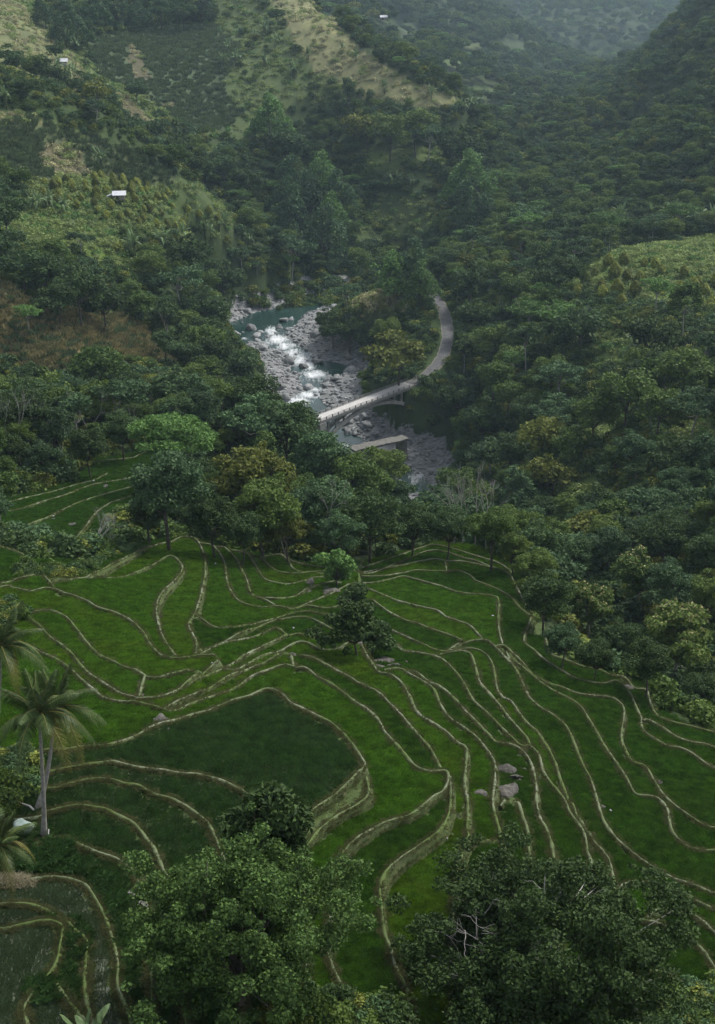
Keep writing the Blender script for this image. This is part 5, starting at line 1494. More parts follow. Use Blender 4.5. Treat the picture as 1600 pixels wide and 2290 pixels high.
# the big trees at the foot of the picture
for key, cx, cy, w, lb in [('big_vine', 520, 2085, 470, 'broad leafy tree draped in creepers, bottom left of centre'), ('big_top', 605, 1900, 185, 'tall dark large-leaved tree rising behind the creeper-clad tree'), ('big_right', 1170, 2140, 620, 'huge dark tree with bare white twigs, bottom right')]:
    x, y, z, s = crown_at(key, cx, cy, w, 50, 110)
    o = plant(key, x, y, z, s, 0.7, lb, None, 'leafy_tree')
    if key == 'big_right':
        for q in range(20):
            a = rng.uniform(0, 6.28); r_ = rng.uniform(0.5, 4.8) * 1.0
            bm_ = link('bare_twig', bare_mesh(500 + q % 5, 2.4, 0.75, 0.028, 2), o, (math.cos(a) * r_ + 0.6, math.sin(a) * r_ + 0.3, 7.1 - 0.07 * r_ ** 2 + rng.normal() * .25))
            bm_.rotation_euler = (rng.normal() * .9, rng.normal() * .9, a)

# scattered wood: single trees where they can be told apart, one mass beyond
THIN = [(1040, 1040), (1080, 900), (1200, 840), (1300, 750), (1420, 740), (1560, 860), (1620, 1000), (1620, 1200), (1250, 1260), (1130, 1200), (1100, 1100)]
def wood_points(dmin, dmax, n):
    D = np.exp(rng.uniform(math.log(dmin), math.log(dmax), n)); A = rng.uniform(math.radians(-16.4), math.radians(16.4), n)
    x, y = D * np.sin(A), D * np.cos(A)
    z = ground_z(x, y)
    px, py = project(x, y, z)
    ok = (gsample(OPEN, x, y) < 0.5) & (gsample(ROCK, x, y) < 0.35) & ~in_poly(x, y, TERR_W) & ~in_poly(x, y, TERR2_W) & ~in_poly(x, y, RIVER_W)
    for W, mrg in ((TERR_W, 3.5), (TERR2_W, 3.0)):
        d, _ = seg_dist(x[ok], y[ok], W, True); i = np.where(ok)[0]; ok[i[d < mrg]] = False
    i = np.where(ok)[0]; d, _ = seg_dist(x[i], y[i], ROAD[::4]); ok[i[d < 6.5]] = False
    # keep the view open to river, bridge and road
    ok &= ~(in_poly(px, py, [(500, 690), (620, 640), (780, 610), (860, 700), (1020, 640), (1040, 800), (960, 900), (980, 1110), (880, 1090), (760, 1040), (700, 960), (640, 880), (520, 800)]))
    ok &= ~(in_poly(px, py, THIN) & (rng.random(n) < 0.86))
    ok &= ~(open_left(px, py) & (D > 430) & (D < 1100))
    return x[ok], y[ok], z[ok], px[ok], py[ok], D[ok]
def thin_out(x, y, sp, taken=()):
    keep = []; cellsz = float(sp.max()); grid = {}
    for (tx, ty, tr) in taken:
        grid.setdefault((int(tx // cellsz), int(ty // cellsz)), []).append((tx, ty, tr * 0.8))
    for i in range(len(x)):
        gx, gy = int(x[i] // cellsz), int(y[i] // cellsz); good = True
        for a in (-1, 0, 1):
            for b in (-1, 0, 1):
                for (qx, qy, qr) in grid.get((gx + a, gy + b), ()):
                    if (qx - x[i]) ** 2 + (qy - y[i]) ** 2 < max(sp[i], qr) ** 2: good = False; break
                if not good: break
            if not good: break
        if good:
            keep.append(i); grid.setdefault((gx, gy), []).append((x[i], y[i], 0))
    return np.array(keep, int)
def blocks_view(x, y, z, D, hh):
    """trees whose upper crown would stand before an open field, the river or the road in the photograph"""
    bad = np.zeros(len(x), bool)
    for f, sx in ((0.55, 0), (0.95, 0), (0.85, 3.2), (0.85, -3.2)):
        px, py = project(x + sx, y, z + hh * f)
        for i in range(0, len(x), 3000):
            sl = slice(i, i + 3000)
            hx, hy, hz = hit(px[sl], py[sl], H, 150, 1500)
            hd = np.hypot(hx, hy)
            bad[sl] |= ((gsample(OPEN, hx, hy) > 0.75) | (gsample(ROCK, hx, hy) > 0.45)) & (hd > D[sl] + 12)
    return bad & (rng.random(len(x)) < 0.93)
x, y, z, px, py, D = wood_points(118, 660, 26000)
# do not hide the gorge: a crown must stay below the sight line to the river and the bridge
topx, topy = project(x, y, z + 12.0)
midx, midy = project(x, y, z + 7.0)
clearing = in_poly(midx, midy, [(1265, 660), (1290, 620), (1350, 570), (1450, 530), (1640, 520), (1640, 735), (1530, 735), (1400, 700), (1310, 715)]) | in_poly(midx, midy, [(-40, 600), (0, 625), (60, 655), (150, 690), (270, 700), (330, 750), (385, 790), (435, 840), (300, 830), (200, 820), (130, 850), (0, 830), (-40, 820)])
blossom_view = in_poly(midx, midy, [(1240, 1250), (1400, 1215), (1640, 1215), (1640, 1580), (1430, 1520), (1270, 1440)])
gorge = clearing | blossom_view | in_poly(topx, topy, [(500, 660), (620, 640), (700, 600), (780, 610), (830, 690), (940, 640), (1015, 640), (1030, 800), (975, 900), (985, 1110), (900, 1105), (800, 1010), (740, 1000), (700, 900), (560, 815), (500, 790)])
x, y, z, px, py, D = [q[~gorge] for q in (x, y, z, px, py, D)]
k = thin_out(x, y, rng.uniform(4.6, 8.6, len(x)), TAKEN)
x, y, z, px, py, D = [q[k] for q in (x, y, z, px, py, D)]
bv = blocks_view(x, y, z, D, 11.5)
x, y, z, px, py, D = [q[~bv] for q in (x, y, z, px, py, D)]
inview = (px > -40) & (px < 1640) & (py > -20) & (py < 1700)
keys = ['round0', 'round1', 'round2', 'round3', 'feather0', 'feather2', 'tall0', 'tall1', 'tall2', 'bamboo1', 'olive1', 'feather1']
pk = rng.choice(len(keys), len(x), p=[.19, .14, .17, .12, .08, .05, .06, .05, .04, .04, .03, .03])
order = np.argsort(D + np.where(inview, 0, 1e5))
cnt = {}
rest = []
WOODK = ['round0', 'round1', 'round2', 'round3', 'feather0', 'feather1', 'tall0', 'tall1', 'bamboo1', 'olive1']
for i in order:
    key = keys[pk[i]]; nm = KIND[key][0]
    near_ = D[i] < 340
    s = float(np.clip(rng.lognormal(-0.22, 0.30), 0.42, 1.45)) * (1.0 if D[i] > 260 else 0.8)
    if cnt.get(nm, 0) < 270 and inview[i]:
        if near_ and key.startswith('round'): key = 'edge%d' % rng.integers(0, 4); s *= 0.82
        cnt[nm] = cnt.get(nm, 0) + 1
        plant(key, x[i], y[i], z[i], s, rng.uniform(0, 6.28))
    else:
        rest.append(i)
rest = np.array(rest, int)
mp_ = {'feather2': 'feather0', 'tall2': 'tall0'}
pts1 = np.stack([x, y, z + CZ], 1)[rest]; pi1 = np.array([WOODK.index(mp_.get(keys[pk[i]], keys[pk[i]])) for i in rest]); sc1 = rng.uniform(.62, 1.08, len(rest))
x, y, z, px, py, D = wood_points(660, 4600, 90000)
k = thin_out(x, y, np.where(D < 1100, np.maximum(6.8, 0.0095 * D), np.where(D < 1500, 0.0068 * D, 0.0050 * D)))
x, y, z, px, py, D = [q[k] for q in (x, y, z, px, py, D)]
bv = np.zeros(len(x), bool); nr_ = D < 1000; bv[nr_] = blocks_view(x[nr_], y[nr_], z[nr_], D[nr_], 12.0)
k = np.where(~bv)[0]
x, y, z, px, py, D = [q[k] for q in (x, y, z, px, py, D)]
pts2 = np.stack([x, y, z + CZ], 1); pi2 = rng.choice(10, len(x), p=[.2, .16, .18, .12, .10, .06, .04, .04, .06, .04]); sc2 = rng.uniform(.6, 1.05, len(x)) * np.clip(D / 1000, 1, 1.7)
scatter('distant_wood', np.vstack([pts1, pts2]), 'wood', rng, label='dense mixed wood covering the farther slopes and valley floor', cat='wood', pi=np.concatenate([pi1, pi2]), sc=np.concatenate([sc1, sc2]))

# undergrowth
D = np.sqrt(rng.uniform(100 ** 2, 640 ** 2, 60000)); A = rng.uniform(math.radians(-16.3), math.radians(16.3), 60000)
x, y = D * np.sin(A), D * np.cos(A)
ok = (gsample(OPEN, x, y) < 0.5) & (gsample(ROCK, x, y) < 0.4) & ~in_poly(x, y, TERR_W) & ~in_poly(x, y, TERR2_W) & ~in_poly(x, y, RIVER_W)
i = np.where(ok)[0]; d, _ = seg_dist(x[i], y[i], ROAD[::4]); ok[i[d < 4.0]] = False
for W, mrg in ((TERR_W, 1.2), (TERR2_W, 1.2)):
    d, _ = seg_dist(x[ok], y[ok], W, True); i = np.where(ok)[0]; ok[i[d < mrg]] = False
_px, _py = project(x, y, ground_z(x, y)); ok &= rng.random(60000) < np.where(in_poly(_px, _py, THIN), 0.85, 0.33)
z = ground_z(x, y)
scatter('undergrowth', np.stack([x, y, z + CZ], 1)[ok], 'shrub', rng, 0.5, 1.5, label='dense shrubs and creepers covering the ground under the trees', cat='shrubs')
D = np.sqrt(rng.uniform(640 ** 2, 1250 ** 2, 70000)); A = rng.uniform(math.radians(-16.3), math.radians(16.3), 70000)
x, y = D * np.sin(A), D * np.cos(A)
ok = (gsample(OPEN, x, y) < 0.5 + 0.36 * (rng.random(70000) < 0.10)) & (rng.random(70000) < 0.28)
scatter('scattered_shrubs', np.stack([x, y, ground_z(x, y) + CZ], 1)[ok], 'shrub', rng, 0.9, 2.2, label='scattered shrubs on the upper slopes', cat='shrubs')

# ---- bare and slender pale trees
for q, (px_, py_, h) in enumerate([(5, 1045, 12), (52, 1060, 12), (72, 1050, 12), (140, 1052, 9), (205, 1000, 11), (355, 955, 11), (372, 958, 12), (383, 830, 14), (300, 990, 7), (120, 1045, 8), (1040, 1240, 11), (1060, 1243, 12), (1088, 1240, 11), (1015, 1238, 11), (725, 1250, 12), (640, 1255, 9), (1570, 880, 15), (500, 985, 8)]):
    g = to_ground([(px_, py_)], H)[0]
    o = thing('pale_trunk_tree', (g[0], g[1], floor_z(g[0], g[1]) + CZ), 'thin pale nearly bare tree ' + region(px_, py_ - 30), 'tree', 'thin pale nearly bare trees ' + region(px_, py_ - 30), rng.uniform(0, 6))
    link('branches', bare_mesh(600 + q, h * 1.15, 0.33, 0.15, 4, M_PALE), o)
g = to_ground([(222, 1232)], HA)[0]
o = thing('dead_tree', (g[0], g[1], floor_z(g[0], g[1]) + CZ), 'grey leafless dead tree beside the stream terraces at left', 'tree')
link('branches', bare_mesh(666, 5.8, 0.45, 0.10, 6, M_DEAD), o); link('trunk', bare_mesh(667, 5.0, 0.4, 0.09, 5, M_DEAD), o)

# ---- bananas
BAN = [(150, 108, 1), (172, 115, 1), (130, 168, 1), (165, 175, 1), (228, 378, 1.15), (590, 78, 1), (570, 88, .9), (616, 102, .9), (510, 118, .9), (500, 148, 1), (526, 146, 1), (590, 150, 1), (655, 172, 1), (690, 132, .8), (765, 116, .8), (797, 136, .8), (857, 206, .8), (965, 222, 1.1),
       (650, 390, 1), (664, 380, 1), (870, 410, .9), (890, 415, .9), (921, 420, 1), (110, 468, .9), (84, 473, .9), (140, 478, .9), (355, 550, .9), (381, 555, .9), (410, 545, .9), (460, 530, .9), (490, 520, 1), (506, 515, .9), (555, 552, .9), (585, 542, .9), (606, 556, .9), (300, 570, .9), (340, 728, 1),
       (1190, 640, 1), (1190, 812, 1.2), (1300, 752, 1.1), (1316, 772, 1.1), (1440, 806, 1.5), (1385, 505, 1.1), (1420, 512, 1.2), (1460, 512, 1.2), (1500, 512, 1.2), (1532, 517, 1.2), (1562, 517, 1.2), (1592, 512, 1.2), (1050, 248, 1), (1035, 252, 1), (1072, 252, 1), (10, 240, 1)]
def banana_label(px_, py_):
    if (px_, py_) == (1440, 806): return 'largest banana plant, pale leaves spread on the right slope', None
    if (px_, py_) == (228, 378): return 'big banana clump above the left orchard', None
    if px_ > 1370 and py_ < 560: return 'banana plant in the row beyond the right orchard', 'banana row beyond the right orchard'
    if px_ > 1100 and py_ > 600: return 'banana plant on the overgrown slope right of the road', 'banana plants on the right slope'
    if px_ < 260 and py_ < 260: return 'banana plant near the upper tin-roofed hut', 'banana plants by the upper hut'
    if px_ < 700 and py_ > 440: return 'banana plant along the lower edge of the left orchard', 'banana plants below the left orchard'
    if py_ < 260: return 'banana plant on the grassy ridge slope', 'banana plants on the grassy ridge'
    return 'banana plant on the slope above the river bend', 'banana plants above the river bend'
for q, (px_, py_, s) in enumerate(BAN):
    g = to_ground([(px_, py_)], H)[0]
    lb, gr = banana_label(px_, py_)
    banana_plant((g[0], g[1], ground_z(g[0], g[1]) + CZ), lb, gr, s * (2.2 if px_ > 1370 and py_ < 560 else 1.9), 700 + q)

# ---- orchards
def bush_proto(seed, mat):
    rg = np.random.default_rng(seed)
    n = 900; t = rg.random(n) ** 0.7; a = rg.uniform(0, 6.28, n)
    prof = np.sin(np.pi * (0.16 + 0.80 * t)) ** 0.8 * (1 + 0.12 * np.sin(a * 3 + t * 5))
    r = 1.05 * prof * rg.uniform(.75, 1.05, n)
    P = np.stack([np.cos(a) * r, np.sin(a) * r, 0.25 + 2.6 * t], 1)
    Nn = unit(np.stack([np.cos(a), np.sin(a), 0.5 + t], 1) + rg.normal(size=(n, 3)) * .4)
    v, f = leaf_quads(P, Nn, 0.26, rg)
    mb = MB(); mb.tube([(0, 0, -0.4), (0.02, 0, 1.2)], [0.07, 0.05], 5)
    return mesh_np('crown', v, f, mat), mb.mesh('trunk', M_BARK)
OB = [bush_proto(800 + k, (M_YELL, M_OLIVE, M_YELL)[k]) for k in range(3)]
def orchard_bush(x, y, z, s, label, group):
    o = thing('orchard_bush', (x, y, z + CZ), label, 'bush', group, rng.uniform(0, 6.28), s)
    c, t = OB[rng.integers(0, 3)]
    link('trunk', t, o); link('crown', c, o)
HUT1 = to_ground([(268, 450)], H)[0]
ox = []
_q = np.stack([rng.uniform(90, 600, 900), rng.uniform(400, 560, 900)], 1)
_q = _q[in_poly(_q[:, 0], _q[:, 1], [(95, 412), (230, 402), (330, 420), (430, 468), (520, 500), (500, 540), (380, 525), (250, 500), (180, 470), (95, 460)])]
for g in to_ground(_q, H):
    if math.hypot(g[0] - HUT1[0], g[1] - HUT1[1]) < 5.5: continue
    if any((g[0] - a) ** 2 + (g[1] - b) ** 2 < 4.2 ** 2 for a, b in ox): continue
    ox.append((g[0], g[1]))
    _a, _b = project(*g)
    _w = ('well left of' if _a < 190 else 'just left of' if _a < 255 else 'level with' if _a < 290 else 'just right of' if _a < 370 else 'far right of') + ' the tin-roofed hut, ' + ('upslope' if _b < 440 else 'at mid slope' if _b < 480 else 'downslope')
    orchard_bush(g[0], g[1], ground_z(g[0], g[1]), rng.uniform(1.0, 1.6), 'yellow-green orchard bush ' + _w, 'orchard bushes ' + _w)
for (px_, py_, s) in [(1395, 598, 1), (1465, 602, .8), (1374, 625, 1.1), (1403, 632, .9), (1430, 632, .8), (1310, 640, .9), (1345, 650, .8), (1380, 658, 1), (1346, 668, .9), (1420, 662, 1), (1292, 668, 1), (1390, 688, .9), (1550, 660, 1.1), (1520, 655, .8), (1576, 665, .9), (1560, 692, 1),
                      (1500, 700, .8), (1440, 600, .7), (1480, 615, .7), (1530, 620, .8), (1560, 640, .7), (1600, 640, .9), (1330, 625, .8), (1590, 690, .8), (1475, 665, .8), (1112, 592, 1.2), (1132, 575, 1.2), (1155, 580, 1.3), (1182, 592, 1.2), (1206, 585, 1.3), (1232, 568, 1.3), (1246, 585, 1.2), (1360, 600, 1), (1290, 590, 1)]:
    g = to_ground([(px_, py_)], H)[0]
    _w = ('front' if py_ > 655 else 'middle' if py_ > 622 else 'back') + ' of the right orchard, ' + ('left part' if px_ < 1370 else 'mid-left' if px_ < 1430 else 'mid-right' if px_ < 1530 else 'right end')
    lb = ('rounded yellow-green bush at the ' + _w, 'bushes at the ' + _w) if px_ > 1280 else ('tall yellowish bush in the wood left of the right orchard', 'yellowish bushes left of the right orchard')
    orchard_bush(g[0], g[1], ground_z(g[0], g[1]), s * 1.95, *lb)

# ---- coconut palms at the left
def palm_px(bx, by, tx, ty, label, seed, fs=1.0, zb=None, **kw):
    g = to_ground([(bx, by)], HA)[0]
    z = float(floor_z(g[0], g[1])) if zb is None else zb
    D = math.hypot(g[0], g[1])
    x2, y2, z2 = [float(q) for q in at_D(tx, ty, D + kw.pop('dd', 0))]
    coconut_palm((g[0], g[1], z + CZ), (x2, y2, z2 + CZ), label, seed=seed, fs=fs, **kw)
palm_px(97, 1868, 88, 1600, 'coconut palm with straight trunk at the left edge', 1, 1.0)
palm_px(78, 1812, 124, 1585, 'coconut palm with curved trunk leaning behind the straight one', 2, 0.98, dd=2.0)
palm_px(-30, 1720, 2, 1450, 'coconut palm half cut off by the left picture edge', 3, 1.05)
palm_px(-60, 2080, -4, 1895, 'drooping palm fronds entering low at the left picture edge', 4, 0.75)
# ---------------------------------------------------------------- built things and rocks
m_conc = simple_mat('weathered_concrete', (0.20, 0.20, 0.19), (0.36, 0.355, 0.335), 0.7, 0.9, 0.2, 0.05)
m_deck = simple_mat('pale_concrete_deck', (0.36, 0.355, 0.34), (0.5, 0.49, 0.47), 0.4, 0.85, 0.1, 0.02)
m_dirty = simple_mat('old_mossy_concrete', (0.085, 0.085, 0.075), (0.21, 0.205, 0.185), 0.8, 0.9, 0.4, 0.08)
m_rail = simple_mat('dark_rail_concrete', (0.10, 0.10, 0.095), (0.20, 0.20, 0.19), 2.0)
m_tin, nt, out = new_mat('corrugated_tin')
tc = N(nt, 'ShaderNodeTexCoord'); f_ = noise_tex(nt, 1.2, 5, 0.6, tc.outputs['Object'])
wv = N(nt, 'ShaderNodeTexWave'); wv.inputs['Scale'].default_value = 6.0; nt.links.new(tc.outputs['Object'], wv.inputs['Vector'])
finish(nt, out, ramp(nt, f_, [(0.3, (0.42, 0.44, 0.47)), (0.62, (0.60, 0.62, 0.66)), (0.8, (0.36, 0.30, 0.25))]), 0.45, wv.outputs[0], 0.4, 0.03, 0.5)
m_plank = simple_mat('grey_planks', (0.16, 0.15, 0.13), (0.34, 0.32, 0.28), 1.5)
m_darkin = simple_mat('dark_opening', (0.012, 0.012, 0.011), (0.02, 0.02, 0.018), 2)

# ---- bridge
A_ = BRIDGE_A + np.array([0, 0, CZ]); B_ = BRIDGE_B + np.array([0, 0, CZ])
dv = B_ - A_; LBR = float(np.linalg.norm(dv)); ang = math.atan2(dv[1], dv[0])
br = thing('road_bridge', tuple((A_ + B_) / 2), 'pale concrete arch bridge with railings crossing the rocky river', 'bridge', rz=ang)
hl = LBR / 2 + 3.0
link('deck', MB().box((0, 0, -0.28), (2 * hl, 5.8, 0.5)).mesh('deck', m_conc), br)
link('roadway', MB().box((0, 0, -0.005), (2 * hl + 0.5, 5.0, 0.06)).mesh('roadway', m_deck), br)
POST = MB().box((0, 0, 0.5), (0.24, 0.24, 1.1)).mesh('railing_post', m_rail)
for s in (-1, 1):
    link('kerb', MB().box((0, s * 2.72, 0.09), (2 * hl, 0.32, 0.24)).mesh('kerb', m_conc), br)
    for zz in (0.55, 0.95):
        link('rail_bar', MB().beam((-hl, s * 2.78, zz), (hl, s * 2.78, zz), 0.10, 0.12).mesh('rail_bar', m_rail if s < 0 else m_conc), br)
    npst = 19
    for i in range(npst):
        link('railing_post', POST, br, (-hl + 0.3 + (2 * hl - 0.6) * i / (npst - 1), s * 2.78, 0))
    link('edge_beam', MB().box((0, s * 2.5, -0.85), (2 * hl, 0.4, 0.65)).mesh('edge_beam', m_conc), br)
for s in (-1, 1):
    mb = MB(); n = 24
    V = []; F = []
    for i in range(n + 1):
        t = -1 + 2 * i / n
        zc = -1.9 - 6.4 * t * t; th = 0.55 + 0.25 * t * t; x_ = t * LBR * 0.49
        V += [(x_, s * 1.7 - .55, zc - th), (x_, s * 1.7 + .55, zc - th), (x_, s * 1.7 + .55, zc + th), (x_, s * 1.7 - .55, zc + th)]
    for i in range(n):
        for j in range(4):
            F.append((i * 4 + j, (i + 1) * 4 + j, (i + 1) * 4 + (j + 1) % 4, i * 4 + (j + 1) % 4))
    F += [(0, 1, 2, 3), (n * 4 + 3, n * 4 + 2, n * 4 + 1, n * 4)]
    link('arch_rib', MB().add(V, F).mesh('arch_rib', m_conc), br)
    for t in (-0.92, -0.75, -0.58, 0.58, 0.75, 0.92):
        zc = -1.9 - 6.4 * t * t
        link('column', MB().box((t * LBR * .49, s * 1.7, (zc - 0.9) / 2), (0.55, 0.7, -zc - 0.6)).mesh('column', m_conc), br)
for s in (-1, 1):
    link('abutment', MB().box((s * (LBR / 2 + 1.8), 0, -5.6), (3.2, 6.2, 9.6)).mesh('abutment', m_conc), br)

# ---- remains of the older bridge downstream
o1 = np.array(at_z(786, 1008, -162.0), float); o2 = np.array(at_z(908, 972, -160.5), float)
dv = o2 - o1; Lo = float(np.linalg.norm(dv)); mid = (o1 + o2) / 2 + np.array([0, 0, CZ])
ob = thing('old_bridge', tuple(mid), 'broken brown slab of an older bridge below the new one', 'bridge', rz=math.atan2(dv[1], dv[0]))
mb = MB(); rg = np.random.default_rng(3); V = []; n = 16
for i in range(n + 1):
    x_ = -Lo / 2 + Lo * i / n
    wl, wr = 2.4 + rg.normal() * .2, 2.4 + rg.normal() * .2
    V += [(x_, -wl, -0.7), (x_, wr, -0.7), (x_, wr, rg.normal() * .05), (x_, -wl, rg.normal() * .05)]
F = [(i * 4 + j, (i + 1) * 4 + j, (i + 1) * 4 + (j + 1) % 4, i * 4 + (j + 1) % 4) for i in range(n) for j in range(4)] + [(0, 1, 2, 3), (n * 4 + 3, n * 4 + 2, n * 4 + 1, n * 4)]
link('slab', MB().add(V, F).mesh('slab', m_dirty), ob)
link('pier', MB().box((Lo * 0.42, 0, -4.3), (2.2, 4.4, 7.4), taper=0.9).mesh('pier', m_dirty), ob)
link('pier', MB().box((-Lo * 0.36, 0, -3.6), (1.2, 4.0, 6.0), taper=0.9).mesh('pier', m_dirty), ob)

# ---- boulders
m_rock, nt, out = new_mat('river_rock')
tc = N(nt, 'ShaderNodeTexCoord'); oi = N(nt, 'ShaderNodeObjectInfo'); gq = N(nt, 'ShaderNodeNewGeometry')
n_ = noise_tex(nt, 0.9, 7, 0.65, gq.outputs['Position'])
c = ramp(nt, n_, [(0.28, (0.075, 0.080, 0.082)), (0.5, (0.215, 0.222, 0.222)), (0.72, (0.39, 0.395, 0.385))])
hs = N(nt, 'ShaderNodeHueSaturation'); nt.links.new(c, hs.inputs['Color']); nt.links.new(math_n(nt, 'ADD', math_n(nt, 'MULTIPLY', oi.outputs['Random'], .6), .65), hs.inputs['Value'])
finish(nt, out, hs.outputs[0], 0.8, n_, 0.6, 0.3, 0.3)
m_rockb, nt, out = new_mat('field_rock')
n_ = noise_tex(nt, 1.6, 7, 0.68)
finish(nt, out, ramp(nt, n_, [(0.3, (0.03, 0.03, 0.026)), (0.5, (0.085, 0.08, 0.07)), (0.68, (0.16, 0.15, 0.13)), (0.8, (0.28, 0.27, 0.24))]), 0.9, n_, 0.9, 0.2, 0.2)
BLD = [sphere_mesh('boulder', 1.0, m_rock, 3, 0.42, 40 + k, 0.66) for k in range(7)]
BLDF = [sphere_mesh('rock', 1.0, m_rockb, 3, 0.40, 60 + k, 0.5, False) for k in range(5)]
def boulder(x, y, z, r, label, group, meshes=BLD, name='boulder', sq=1.0, cat='boulder'):
    o = link(name, meshes[rng.integers(0, len(meshes))], None, (x, y, z + CZ), None, label, cat, group)
    o.rotation_euler = (rng.normal() * .25, rng.normal() * .25, rng.uniform(0, 6.28))
    o.scale = (r * rng.uniform(.85, 1.25), r * rng.uniform(.75, 1.05), r * sq * rng.uniform(.75, 1.1))
    return o
def bould_lb(px, py, r):
    lb = ('large' if r > 2.6 else 'middle-sized' if r > 1.7 else 'small') + ' grey boulder ' + ('left of' if px < np.interp(py, [700, 740, 830, 880], [610, 600, 690, 680]) else 'right of') + ' the ' + ('pool outlet' if py < 745 else 'upper rapids' if py < 785 else 'middle rapids' if py < 820 else 'lower rapids' if py < 850 else 'last rapids above the bridge')
    return lb, lb.replace('boulder', 'boulders')
for (a, b, w) in [(180, 710, 130), (350, 660, 130), (380, 730, 100), (410, 770, 80), (440, 690, 80), (500, 730, 60), (570, 700, 40), (370, 860, 80), (430, 860, 60), (620, 870, 80), (650, 910, 110), (690, 985, 140), (590, 910, 80), (770, 900, 60), (750, 935, 60), (880, 960, 40), (930, 920, 60), (960, 970, 110),
                  (850, 1020, 90), (800, 1090, 60), (870, 1215, 130), (770, 1130, 80), (740, 1090, 80), (1060, 1140, 110), (1160, 1180, 130), (1060, 1210, 100), (1040, 1245, 50), (1110, 1225, 60), (960, 1280, 50), (330, 790, 60), (270, 690, 40), (120, 665, 40), (260, 600, 35), (660, 580, 120), (720, 575, 80), (880, 520, 100), (620, 650, 90), (700, 660, 80), (1250, 930, 60), (1270, 960, 50), (1310, 1000, 50)]:
    px_, py_ = 480 + a * .2375, 580 + b * .2375
    x, y = wat([px_], [py_]); x, y = float(x[0]), float(y[0])
    r = w * .2375 * 620 / FPX / 2 * 1.05
    boulder(x, y, max(float(zwater(y)) + 0.1 * r, float(ground_z(x, y))), r, *bould_lb(px_, py_, r))
for (a, b, w) in [(365, 775, 80), (480, 780, 140), (560, 730, 80), (650, 720, 130), (740, 700, 120), (470, 900, 120), (640, 810, 110), (690, 860, 80), (780, 900, 100), (840, 870, 60), (430, 850, 70), (560, 900, 90), (720, 800, 100), (860, 700, 80), (400, 940, 80), (520, 850, 70), (600, 870, 60), (800, 780, 90), (580, 790, 70), (460, 970, 70), (700, 1100, 80), (790, 1070, 90), (850, 1080, 70)]:
    px_, py_ = 680 + a * .2125, 780 + b * .2125
    g = to_ground([(px_, py_)], H)[0]
    r = w * .2125 * 500 / FPX / 2
    boulder(g[0], g[1], float(ground_z(g[0], g[1])) + 0.15 * r, r, 'grey boulder jumbled in the river bed below the bridge', 'boulders below the bridge')
# loose rocks along the banks
def rock_lb(x, y, z):
    px, py = project(x, y, z)
    part = 'beside the upper pool' if py < 735 else 'beside the upper rapids' if py < 800 else 'beside the lower pool' if py < 870 else 'just above the bridge' if py < 930 else 'below the bridge'
    side = 'left' if px < np.interp(py, [650, 740, 830, 900, 1000, 1100], [640, 590, 690, 690, 780, 940]) else 'right'
    lb = 'loose grey rock on the ' + side + ' bank ' + part
    return lb, lb.replace('rock', 'rocks')
n = 22000
D = np.sqrt(rng.uniform(430 ** 2, 700 ** 2, n)); A = rng.uniform(math.radians(-6.5), math.radians(4), n)
x, y = D * np.sin(A), D * np.cos(A); z = ground_z(x, y)
rdm, _ = seg_dist(x, y, RIVER_W, True)
ok = (gsample(ROCK, x, y) > 0.5) & (rdm < 13) & ~(in_poly(x, y, RIVER_W) & (rdm > 0.8))
i = np.where(ok)[0]; dq, _ = seg_dist(x[i], y[i], ROAD[::4]); ok[i[dq < 4.5]] = False
i = np.where(ok)[0][:230]
for q in i:
    boulder(x[q], y[q], z[q] + 0.05, min(3.2, 0.6 * rng.pareto(1.8) + 0.5), *rock_lb(x[q], y[q], z[q]), name='rock', cat='rock')
PEB = [sphere_mesh('stone', 0.5, m_rock, 2, 0.4, 80 + k, 0.7) for k in range(4)]
proto_collection('stones', PEB)
i = np.where(ok)[0][230:1900]
scatter('river_stones', np.stack([x, y, z + CZ], 1)[i], 'stones', rng, 0.6, 2.6, label='loose stones strewn over the river banks', cat='stones')

# pale rock face far up the valley
g = to_ground([(1288, 238)], H)[0]
rf_ = thing('pale_cliff', (g[0], g[1], ground_z(g[0], g[1]) + CZ), 'pale bare rock far up the valley', 'cliff')
m_pale = simple_mat('pale_rock', (0.34, 0.31, 0.28), (0.58, 0.55, 0.51), 0.12, 0.9, 0.5, 1.0)
for k, (dx_, r_, zz) in enumerate([(0, 9, 5), (-6, 6, 3), (6, 6.5, 2)]):
    q = link('rock', sphere_mesh('rock', r_, m_pale, 3, 0.4, 90 + k, 1.0), rf_, (dx_, 0, zz))
q = to_ground([(1310, 258)], H)[0]
boulder(q[0], q[1], float(ground_z(q[0], q[1])) + 1, 3.4, 'small pale rock patch just below the pale far cliff', None, [sphere_mesh('rock', 1.0, m_pale, 3, 0.4, 95, 1.0)], 'rock', 1.0, 'rock')

